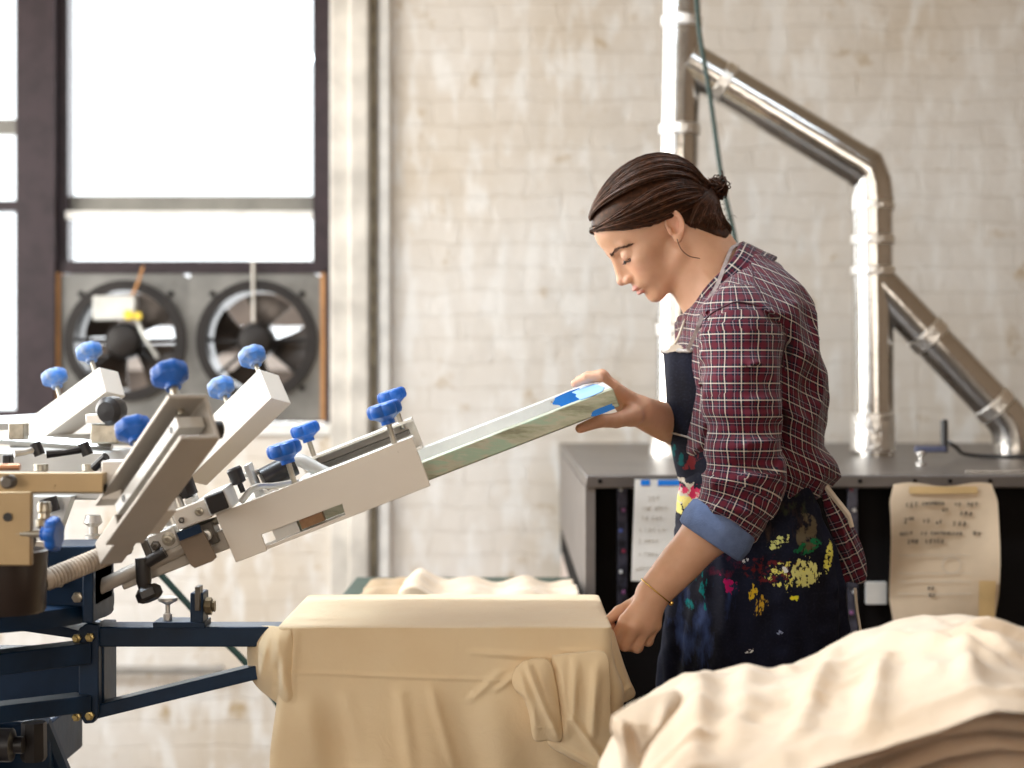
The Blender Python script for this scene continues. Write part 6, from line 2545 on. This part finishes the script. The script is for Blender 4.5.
# ---------------------------------------------------------------- plaid shirt
SHT_Z = CAM_Z - (np.array([252, 262, 275, 290, 308, 340, 380, 420, 445, 462, 474, 484, 500]) - 384) * S275
sF = np.array([724, 706, 697, 691, 686, 681, 678, 680, 684, 689, 694, 700, 706])
sB = np.array([750, 767, 782, 793, 803, 811, 816, 818, 819, 827, 831, 822, 812])
sH = np.array([.040, .062, .096, .140, .172, .182, .174, .163, .157, .155, .150, .142, .135])
sect_s = (SHT_Z[::-1], (((sF + sB) / 2 - 512) * S275)[::-1], (((sB - sF) / 2) * S275)[::-1], sH[::-1])
SLV = [W(738, 320, 2.605), W(741, 345, 2.575), W(741, 400, 2.535), W(744, 452, 2.51), W(745, 482, 2.50), W(733, 508, 2.497), W(719, 529, 2.497)]
SLR = [.052, .060, .0565, .053, .054, .050, .044]
SLF = [W(730, 318, 2.895), W(725, 350, 2.93), W(724, 400, 2.925), W(724, 440, 2.905), W(716, 441, 2.87), W(706, 438, 2.85)]
SLFR = [.052, .060, .056, .052, .048, .042]


def chain_param(P, pts, rads):
    """signed distance to a chain and the running length of the closest point"""
    best = np.full(len(P), 9.0, np.float32)
    tt = np.zeros(len(P), np.float32)
    axis = np.zeros((len(P), 3), np.float32)
    cen = np.zeros((len(P), 3), np.float32)
    acc = 0.0
    dd = None
    for i in range(len(pts) - 1):
        a, b_ = np.asarray(pts[i], np.float32), np.asarray(pts[i + 1], np.float32)
        ab = b_ - a
        L = float(np.linalg.norm(ab))
        traw = ((P - a) @ ab) / (L * L)
        t = np.clip(traw, 0, 1)
        c = a + t[:, None] * ab
        d = np.linalg.norm(P - c, axis=1) - (rads[i] + (rads[i + 1] - rads[i]) * t)
        dd = d if dd is None else smin(dd, d, .012)
        m = d < best
        best[m] = d[m]
        tt[m] = acc + (np.minimum(traw, 1) if i == 0 else t)[m] * L
        axis[m] = ab / L
        cen[m] = c[m]
        acc += L
    return dd, tt, axis, cen


def ridged(P, sx, sy, sz, sc, seed):
    n = vnoise(P * np.array([sx, sy, sz], np.float32), sc, seed)
    return 1 - np.abs(n) * 2


FOLDS = [  # (from px,py, to px,py, distance, width, amplitude) sculpted creases of the near side
    (786, 330, 782, 385, 2.60, .010, -.012), (782, 385, 781, 450, 2.60, .009, -.013), (781, 450, 772, 500, 2.56, .010, -.010),
    (800, 380, 812, 450, 2.66, .012, .007), (792, 470, 830, 462, 2.66, .010, .008), (790, 440, 822, 455, 2.66, .008, -.006),
    (795, 420, 820, 420, 2.66, .009, .005), (793, 350, 812, 372, 2.66, .010, .005),
    (706, 452, 775, 440, 2.46, .007, .007), (704, 468, 778, 462, 2.45, .006, -.007), (706, 482, 778, 476, 2.45, .008, .008),
    (704, 438, 760, 432, 2.47, .006, -.005), (712, 494, 770, 500, 2.45, .006, -.006), (708, 508, 764, 512, 2.45, .007, .006),
    (702, 410, 740, 416, 2.48, .008, .004), (748, 372, 778, 395, 2.50, .009, -.005), (706, 365, 716, 425, 2.49, .007, -.003),
    (762, 340, 775, 372, 2.53, .009, .005), 
]
FOLDP = [(W(a, b, e).astype(np.float32), W(c, d, e).astype(np.float32), w_, am) for a, b, c, d, e, w_, am in FOLDS]


CB, CF_ = W(753, 264, PD_), W(693, 320, PD_)
CC_ = ((CB + CF_) / 2).astype(np.float32)
CN_ = np.cross(unit(CF_ - CB), (0, 1, 0))
CN_ = (CN_ * np.sign(CN_[2])).astype(np.float32)


def shirt_sdf(P, parts=False):
    P = P.astype(np.float32)
    dt = torso_d(P, 0.004, sect_s)
    dt = smax(dt, (P - CC_) @ CN_ - .012, .014)
    dt = smax(dt, float(W(0, 490, PD_)[2]) - P[:, 2], .01)
    dn, tn, an, cn = chain_param(P, SLV, SLR)
    df, tf, af, cf = chain_param(P, SLF, SLFR)
    # cut the round end cap flat at the cuff
    e = unit(SLV[-1] - SLV[-2]).astype(np.float32)
    dn = np.maximum(dn, (P - SLV[-1].astype(np.float32)) @ e)
    e2 = unit(SLF[-1] - SLF[-2]).astype(np.float32)
    df = np.maximum(df, (P - SLF[-1].astype(np.float32)) @ e2)
    if parts:
        return dt, dn, df, tn, an, cn, tf, af, cf
    d = smin(dt, dn, .016)
    d = smin(d, df, .016)
    near = np.abs(d) < .05
    if near.any():
        p = P[near]
        f = np.zeros(len(p), np.float32)
        amt = np.clip((tn[near] - .05) / .2, 0.15, 1) * (1 - .85 * smoothstep(.255, .315, tn[near]))
        on = np.clip(1 - dn[near] / .01, 0, 1)
        # compression folds running round the sleeve
        f += on * amt * .0068 * ridged(p, .55, .5, 1.5, 24, 1)
        f += on * .0016 * vnoise(p, 55, 4)
        off = 1 - on
        f += off * (.0085 * ridged(p, 1.3, .6, .75, 17, 3) + .0030 * vnoise(p, 36, 6))
        for a, b_, w_, am in FOLDP:
            ab = b_ - a
            t = np.clip(((p - a) @ ab) / (ab @ ab), 0, 1)
            dist = np.linalg.norm((p - a - t[:, None] * ab) * np.array([1, .3, 1], np.float32), axis=1)
            f += am * np.exp(-(dist / w_) ** 2) * np.sin((t * .9 + .05) * math.pi) ** .6
        # yoke and armhole seams
        d[near] -= f
    # hollow below the cuff so the forearm leaves the sleeve
    return d * .8


SV, SQ = surface_nets(shirt_sdf, np.arange(.20, .58, .0026), np.arange(2.40, 3.06, .0027), np.arange(1.07, 1.56, .0026))
SV, SQ = keep_largest(SV, SQ)
dt, dn, df, tn, an, cn, tf, af, cf = shirt_sdf(SV.astype(np.float32), True)
VP = (SV - np.array([0, PD_, 0]))
cxv = np.interp(SV[:, 2], sect_s[0], sect_s[1])


def sleeve_uv(V_, t, axv, cen, reps):
    ref = np.array([0, -1.0, 0])
    x = ref - axv * (axv @ ref)[:, None]
    x /= np.linalg.norm(x, axis=1)[:, None]
    y = np.cross(axv, x)
    r = V_ - cen
    th = np.arctan2((r * y).sum(1), (r * x).sum(1))
    return np.stack([th / (2 * math.pi) * reps, t / .0245], 1)


uv_t = np.stack([np.arctan2(SV[:, 1] - PD_, (SV[:, 0] - cxv) * 1.6) / (2 * math.pi) * 40, (SV[:, 2] + .45 * (SV[:, 0] - .38)) / .0245], 1)
wE = smoothstep(SLV[4][2] + .05, SLV[4][2] - .05, SV[:, 2])
dF = unit(SLV[6] - SLV[4])
tn = (1 - wE) * (SLV[0][2] - SV[:, 2]) + wE * (SLV[0][2] - SLV[4][2] + (SV - SLV[4]) @ dF)
uv_n = sleeve_uv(SV, tn, an, cn, 15)
uv_f = sleeve_uv(SV, tf, af, cf, 15)
reg_v = np.argmin(np.stack([dt, dn, df], 1), 1)
# region of each face, UV per loop, unwrapping angles across the seam
fr_reg = np.array([np.bincount(r_, minlength=3).argmax() for r_ in reg_v[SQ]])
allu = np.stack([uv_t, uv_n, uv_f], 0)
loop_uv = allu[fr_reg[:, None], SQ]
per = np.array([40, 15, 15])[fr_reg][:, None]
du_ = loop_uv[:, :, 0] - loop_uv[:, :1, 0]
loop_uv[:, :, 0] -= np.round(du_ / per) * per
shirt = make_obj('shirt', SV, SQ, 'plaid', person, angle=180, uv=loop_uv.reshape(-1, 2))

# collar: stand and fall, folded over
CB, CF_ = W(753, 260, PD_), W(695, 315, PD_)
cc = (CB + CF_) / 2
e1 = unit(CF_ - CB)
La = np.linalg.norm(CF_ - CB) / 2
nn_ = unit(np.cross(e1, (0, 1, 0)))
if nn_[2] < 0:
    nn_ = -nn_
prof_c = [(-3, -14), (-4, 6), (-2, 18), (2, 23), (7, 22), (11, 14), (17, -2), (23, -15), (21, -17), (14, -5), (8, 9), (4, 14), (1, 8), (0, -14)]
nphi = 150
rings, uvr = [], []
for i in range(nphi):
    a = math.radians(14) + (2 * math.pi - math.radians(28)) * i / (nphi - 1)
    dirv = e1 * math.cos(a) * La + np.array([0, 1, 0]) * math.sin(a) * .070
    out = unit(e1 * math.cos(a) / La + np.array([0, 1, 0]) * math.sin(a) / .066)
    back_ = (1 - math.cos(a)) / 2
    hgt = .55 + .6 * back_
    wav = 1 + .12 * math.sin(5 * a) + .06 * math.sin(11 * a)
    rings.append([cc + dirv + out * (x * .00135 * wav) + nn_ * (y * .0013 * hgt + .002 * math.sin(4 * a)) for x, y in prof_c])
mb = MB().rings(rings)
k_ = len(prof_c)
sarc = np.cumsum([0] + [math.hypot(prof_c[j + 1][0] - prof_c[j][0], prof_c[j + 1][1] - prof_c[j][1]) for j in range(k_ - 1)]) / 24.5
luv = []
for f in mb.f:
    for vi in f:
        i, j = divmod(vi, k_)
        luv.append((i / (nphi - 1) * 13.0, sarc[j]))
make_obj('collar', mb.v, mb.f, 'plaid', shirt, angle=180, uv=luv)


# seams drawn as narrow raised cords: yoke and armhole
def seam(pts, name='seam'):
    P = project(spline(pts, 40), shirt_sdf, .0008, 4).astype(float)
    MB().tube(list(P), .0011, 5, local=False).build(name, 'shirt_thread', shirt, angle=180)


simple('shirt_thread', (0.08, 0.03, 0.045), 0.8)
seam([W(706, 330, 2.58), W(716, 318, 2.57), W(735, 310, 2.56), W(752, 312, 2.56), W(764, 325, 2.57), W(776, 345, 2.58), W(784, 372, 2.59)])
seam([W(752, 268, 2.68), W(754, 290, 2.60), W(757, 312, 2.57)])
seam([W(757, 312, 2.57), W(772, 335, 2.6), W(790, 348, 2.66), W(805, 340, 2.72)])


# rolled cuffs
def cuff(pts, rads, n0, n1, grow, name, mat, ln=.034, lab=None):
    a, b_ = np.asarray(pts[-2]), np.asarray(pts[-1])
    ax_ = unit(b_ - a)
    x, y, _ = basis(ax_, (0, 1, 0))
    r0 = rads[-1]
    prof = [(r0 - .012, -.004), (r0 + grow * .4, -.006), (r0 + grow, 0), (r0 + grow * 1.25, ln * .5), (r0 + grow, ln), (r0 + grow * .5, ln + .003), (r0 - .003, ln + .002), (r0 - .008, ln * .6), (r0 - .012, ln * .2)]
    rr = []
    for q_ in range(len(prof)):
        r_, h_ = prof[q_]
        ring = []
        for i in range(60):
            t = 2 * math.pi * i / 60
            w_ = 1 + .02 * math.sin(3 * t + 1) + .012 * math.sin(7 * t) + .008 * math.sin(13 * t + h_ * 90)
            ring.append(b_ - ax_ * (ln * .42) + ax_ * h_ + x * (r_ * w_ * math.cos(t)) + y * (r_ * w_ * math.sin(t)))
        rr.append(ring)
    return MB().rings(rr, closed=False, cap=False).build(name, mat, shirt, angle=180, label=lab)


cuff(SLV, SLR, 0, 0, .0100, 'cuff', 'cuff_blue', .036, 'turned-up slate blue cuff')
cuff(SLF, SLFR, 0, 0, .0045, 'cuff', 'cuff_blue', .034, 'turned-up slate blue cuff')

# shirt tail hanging out at the back
tail_out = [(820, 480), (832, 496), (845, 512), (857, 534), (865, 556), (867, 576), (862, 584), (850, 582), (841, 583), (838, 560), (832, 535), (824, 508)]
po = pillow('shirt_tail', tail_out, lambda x, y: 2.66 + 0 * x, .014, 'plaid', shirt, back=.02,
            folds=lambda x, y: gauss_ridge(x, y, (835, 505), (852, 580), 3, .008) + gauss_ridge(x, y, (845, 520), (862, 575), 2.5, .006) + gauss_ridge(x, y, (842, 580), (866, 580), 1.6, .002))
me = po.data
wv = np.array([v.co for v in me.vertices]) + WLOC[po.name]
ul = me.uv_layers.new(name='UVMap')
ca_, sa_ = math.cos(.45), math.sin(.45)
for lp_ in me.loops:
    x_, z_ = wv[lp_.vertex_index][0], wv[lp_.vertex_index][2]
    ul.data[lp_.index].uv = ((x_ * ca_ + z_ * sa_) / .0235, (-x_ * sa_ + z_ * ca_) / .0235)

# ---------------------------------------------------------------- apron
def apron_grid(name, zpx, fpx, hx_back, hy, phi_max, nu, nv, parent, off=0.0, fold=None, label=None, th=.0022):
    """sheet wrapped round the front; zpx/fpx give its front edge in rows/columns, hx_back the rear edge"""
    z_ = CAM_Z - (np.asarray(zpx, float) - 384) * S275
    vs = []
    for s_ in (0, 1):
        for j in range(nv + 1):
            row = np.interp(j / nv, np.linspace(0, 1, len(zpx)), z_)
            zp = np.interp(j / nv, np.linspace(0, 1, len(zpx)), zpx)
            fx = (np.interp(zp, zpx, fpx) - 512) * S275
            bx = (np.interp(zp, zpx, hx_back) - 512) * S275
            hyv = np.interp(zp, zpx, hy)
            pm = np.interp(zp, zpx, phi_max)
            cx, ax_ = (fx + bx) / 2, (bx - fx) / 2
            for i in range(nu + 1):
                ph = (i / nu - .5) * 2 * math.radians(pm)
                g = off - s_ * th
                if fold is not None:
                    g += fold(ph, zp)
                c_, s2_ = math.cos(ph), math.sin(ph)
                e_ = 2 / 2.3
                X_ = math.copysign(abs(c_) ** e_, c_)
                Y_ = math.copysign(abs(s2_) ** e_, s2_)
                vs.append((cx - (ax_ + g) * X_, PD_ - (hyv + g) * Y_, row))
    n1 = nu + 1
    g_ = lambda s_, i, j: s_ * n1 * (nv + 1) + j * n1 + i
    fs = []
    for j in range(nv):
        for i in range(nu):
            fs.append((g_(0, i, j), g_(0, i, j + 1), g_(0, i + 1, j + 1), g_(0, i + 1, j)))
            fs.append((g_(1, i, j), g_(1, i + 1, j), g_(1, i + 1, j + 1), g_(1, i, j + 1)))
    for i in range(nu):
        for j in (0, nv):
            fs.append((g_(0, i, j), g_(0, i + 1, j), g_(1, i + 1, j), g_(1, i, j)))
    for j in range(nv):
        for i in (0, nu):
            fs.append((g_(0, i, j), g_(0, i, j + 1), g_(1, i, j + 1), g_(1, i, j)))
    vs = np.array(vs)
    uv = [(vs[k][0], vs[k][2]) for f in fs for k in f]
    return make_obj(name, vs, fs, 'apron_denim', parent, angle=180, uv=uv, label=label)


def skirt_fold(ph, zp):
    k = smoothstep(470, 620, zp)
    a = .0055 * k * (math.sin(ph * 7 + 1.0) + .6 * math.sin(ph * 13 + zp * .01) + .35 * math.sin(ph * 23 + 2))
    b_ = .0030 * math.sin(ph * 9 + zp * .09) * math.exp(-((zp - 500) / 30) ** 2)
    c_ = .0035 * math.exp(-((ph - .95 - (zp - 500) * .0016) / .06) ** 2) * k
    n = float(vnoise(np.array([[ph * .14, .3, zp * .0016]]), 60, 2)[0]) * .0028
    return a + b_ + c_ + n


skirt = apron_grid('apron', [468, 480, 492, 510, 540, 580, 620, 670, 760, 860], [687, 684, 683, 682, 679, 675, 671, 666, 662, 660], [816, 817, 820, 828, 842, 850, 853, 853, 852, 850], [.150, .150, .152, .160, .172, .182, .186, .188, .19, .19], [128, 128, 130, 132, 135, 138, 138, 138, 138, 138], 200, 130, person, .006, skirt_fold)


def bib_fold(ph, zp):
    return .003 * math.sin(ph * 6 + zp * .03) + .0035 * math.sin(zp * .07 + ph * 2) * smoothstep(420, 470, zp) - .003 * math.exp(-((ph - .55) / .15) ** 2)


apron_grid('bib', [350, 356, 380, 410, 430, 450, 470, 484], [663, 663.5, 664, 666, 668, 673, 680, 684], [830, 830, 830, 830, 830, 826, 820, 816], [.125, .125, .13, .135, .14, .145, .15, .152], [52, 52, 54, 55, 57, 62, 70, 76], 70, 80, skirt, .0, bib_fold)


def on_bib(ph, zp, lift=.003):
    zpx = [350, 356, 380, 410, 430, 450, 470, 484]
    fx = (np.interp(zp, zpx, [663, 663.5, 664, 666, 668, 673, 680, 684]) - 512) * S275
    bx = (np.interp(zp, zpx, [830, 830, 830, 830, 830, 826, 820, 816]) - 512) * S275
    hyv = np.interp(zp, zpx, [.125, .125, .13, .135, .14, .145, .15, .152])
    cx, ax_ = (fx + bx) / 2, (bx - fx) / 2
    g = lift + bib_fold(ph, zp)
    c_, s_ = math.cos(ph), math.sin(ph)
    e_ = 2 / 2.3
    return np.array([cx - (ax_ + g) * abs(c_) ** e_, PD_ - (hyv + g) * math.copysign(abs(s_) ** e_, s_), CAM_Z - (zp - 384) * S275])


MB().tube([on_bib(math.radians(a), 351 + .8 * math.sin(a * .2), .0) for a in range(-48, 49, 3)], [.0032 + .0008 * math.sin(i * 1.7) for i in range(33)], 8, local=False).build('bib_hem', 'seam_white', skirt, label='pale frayed top hem of the bib')
MB().tube([on_bib(math.radians(a), 431 + 9 * (a / 46.0) ** 2 * (1 if a > 0 else .4), .001) for a in range(-46, 50, 3)], .0016, 6, local=False).build('pocket_edge', 'seam_white', skirt, label='pale edge of the bib pocket')
# neck strap and its white tab
q1 = on_bib(math.radians(44), 350, .002)
strap = spline([q1, W(697, 330, 2.60), W(706, 306, 2.625), W(717, 285, 2.655), W(726, 262, 2.685), W(731, 250, 2.71), W(738, 245, PD_), W(731, 250, 2.79), W(722, 270, 2.83), W(706, 306, 2.86), on_bib(math.radians(-44), 350, .002)], 70)
vs, fs = [], []
tang = np.gradient(strap, axis=0)
for i, p in enumerate(strap):
    t = unit(tang[i])
    cen_ = W(715, 290, PD_)
    out = unit((p - cen_) - t * ((p - cen_) @ t))
    sd_ = np.cross(t, out)
    for (a, b_) in ((-.003, 0), (.003, 0), (.003, .0016), (-.003, .0016)):
        vs.append(p + sd_ * a + out * (b_ + .001))
rings_ = [vs[i * 4:i * 4 + 4] for i in range(len(strap))]
MB().rings(rings_).build('neck_strap', 'strap_cloth', skirt, angle=60, label='pale neck strap')
MB().tube(spline([on_bib(math.radians(20), 351, .0), W(678, 338, 2.68), W(684, 322, 2.70), W(690, 312, 2.72)], 16), .0022, 6, local=False).build('strap_cord', 'apron_string', skirt, label='thin pale cord')
blob_sheet(Frame(on_bib(math.radians(30), 349, .004), (.8, -.5, .2), (.5, .8, 0), (-.2, 0, 1)), (0, 0), .012, .005, 'uw', 'apron_string', 'strap_knot', skirt, 0, .2, 3, label='white knotted rag end')
# apron strings at the back
MB().tube(spline([W(820, 478, 2.66), W(834, 497, 2.655), W(848, 515, 2.65), W(852, 527, 2.65)], 20), [.005] * 14 + [.004] * 6, 6, local=False).build('apron_string', 'apron_string', skirt, label='pale apron string')
MB().tube(spline([W(855, 588, 2.66), W(857, 610, 2.66), W(861, 636, 2.66), W(862, 660, 2.66)], 16), .0024, 6, local=False).build('apron_string', 'apron_string', skirt, label='pale apron string')

# trousers and shoes
def trouser_sdf(P):
    P = P.astype(np.float32)
    d = torso_d(P, -.012)
    d = smax(d, P[:, 2] - 1.15, .01)
    d = smax(d, .84 - P[:, 2], .02)
    for sy in (-.085, .085):
        hip, kn, an_ = np.array([.405, PD_ + sy, .90]), np.array([.395, PD_ + sy * 1.05, .50]), np.array([.42, PD_ + sy * 1.1, .09])
        l_ = smin(sd_cap(P, hip, kn, .092, .070), sd_cap(P, kn, an_, .070, .060), .03)
        d = smin(d, l_, .04)
    d = d - .003 * vnoise(P, 22, 3)
    return smax(d, .07 - P[:, 2], .004) * .85


TV, TQ = surface_nets(trouser_sdf, np.arange(.24, .60, .007), np.arange(2.5, 3.0, .007), np.arange(.03, 1.2, .007))
make_obj('trousers', TV, TQ, 'trousers_dark', person, angle=180)
for sy in (-.0935, .0935):
    def shoe(P, sy=sy):
        P = P.astype(np.float32)
        d = smin(sd_ell(P, (.40, PD_ + sy, .045), (.075, .045, .05)), sd_ell(P, (.31, PD_ + sy, .035), (.09, .047, .04)), .03)
        d = smin(d, sd_cap(P, (.42, PD_ + sy, .05), (.425, PD_ + sy, .11), .048, .046), .02)
        return smax(d, .001 - P[:, 2], .004)
    XV, XQ = surface_nets(shoe, np.arange(.18, .52, .006), np.arange(PD_ + sy - .08, PD_ + sy + .08, .006), np.arange(-.02, .18, .006))
    make_obj('shoe', XV, XQ, 'shoe_leather', person, angle=180)

# bracelet
ba = unit(WR_N - EL_N)
bc = WR_N - ba * .006
bx_, by_, _ = basis(unit(ba + np.array([.25, 0, .25])), (0, 1, 0))
ring = project([bc + bx_ * .04 * math.cos(t) + by_ * .04 * math.sin(t) for t in np.linspace(0, 2 * math.pi, 61)[:-1]], off=.0015, it=6).astype(float)
rr = []
for i in range(60):
    t = unit(ring[(i + 1) % 60] - ring[i - 1])
    o_ = unit(ring[i] - bc)
    s_ = np.cross(t, o_)
    rr.append([ring[i] + o_ * .0011 * math.cos(a) + s_ * .0011 * math.sin(a) for a in np.linspace(0, 2 * math.pi, 7)[:-1]])
mb = MB().rings(rr, closed=True)
br_ = mb.build('bracelet', 'gold', person, angle=180, label='thin gold bracelet')
k = int(np.argmax(ring[:, 0] - ring[:, 2] * .6))
MB().lathe(ring[k] - np.array([0, 0, .004]), (0.3, -.2, 1), [(0, 0), (.003, .001), (.004, .004), (.003, .007), (0, .008)], 12, world=True).build('bead', 'gold', br_)
# ================================================================== camera
cam = bpy.data.cameras.new('camera')
cam.sensor_width = 36
cam.lens = F_PX / 1024 * 36
cam.dof.use_dof = True
cam.dof.focus_distance = 2.5
cam.dof.aperture_fstop = 3.2
cam.dof.aperture_blades = 7
co = bpy.data.objects.new('camera', cam)
COL.objects.link(co)
co.location = (0, 0, CAM_Z)
co.rotation_euler = (math.radians(90), 0, 0)
SC.camera = co

# ================================================================== light
w = bpy.data.worlds.new('World')
SC.world = w
w.use_nodes = True
bg = w.node_tree.nodes['Background']
bg.inputs['Color'].default_value = (0.93, 0.97, 1.0, 1)
bg.inputs['Strength'].default_value = 2.4


def area(name, loc, rot, sx, sy, power, col=(1, 1, 1)):
    l = bpy.data.lights.new(name, 'AREA')
    l.shape = 'RECTANGLE'
    l.size, l.size_y = sx, sy
    l.energy = power
    l.color = col
    o = bpy.data.objects.new(name, l)
    COL.objects.link(o)
    o.location = loc
    o.rotation_euler = rot
    return o


R90 = math.radians(90)
DAY = (1.0, 0.96, 0.9)
for (a, b), pw_ in zip(LW, (4, 58, 132)):
    area('window_and_fill_light', (XL - .22, (a + b) / 2, 2.02), (0, -R90, 0), 2.1, b - a, pw_, DAY)
for (a, b) in RW:
    area('window_and_fill_light', ((a + b) / 2, YB - .22, 1.95), (R90, 0, 0), b - a, 1.85, 24, (1.0, 0.74, 0.46))  # warm fill added at the unseen rear windows to tint camera-facing surfaces
area('window_and_fill_light', ((OX0 + OX1) / 2, WALL_Y + .35, (OZ0 + OZ1) / 2), (-R90, 0, 0), OX1 - OX0, OZ1 - OZ0, 60, (0.95, 0.98, 1.0))

# fill lamps added out of view, brightening the platen top from above
for (lx, ly) in ((-1.2, 2.7), (0.9, 2.9)):
    e = thing('fill_lamp', 'added fluorescent fill lamp, out of view, above the %s' % ('press' if lx < 0 else 'person'), 'lamp', (lx, ly, 3.0), 'added fill lamps')
    MB().box(lx - .75, lx + .75, ly - .12, ly + .12, 3.02, 3.08).build('fill_lamp_housing', 'snow_white', e, bevel=.01)
    MB().cyl((lx - .5, ly, 3.08), (lx - .5, ly, ZC), .006).build('hanging_rod', 'steel_pale', e)
    MB().cyl((lx + .5, ly, 3.08), (lx + .5, ly, ZC), .006).build('hanging_rod', 'steel_pale', e)
    area('fill_lamp_light', (lx, ly, 3.01), (0, 0, 0), 1.4, .2, 70 if lx < 0 else 14, (0.76, 0.88, 1.0))

SC.view_settings.view_transform = 'Standard'
SC.view_settings.look = 'None'
SC.view_settings.exposure = -0.02
SC.view_settings.gamma = 1.0
SC.view_settings.use_curve_mapping = False
SC.cycles.use_denoising = True
SC.cycles.max_bounces = 8
SC.cycles.diffuse_bounces = 5
SC.cycles.sample_clamp_indirect = 6
SC.cycles.caustics_reflective = False
SC.cycles.caustics_refractive = False
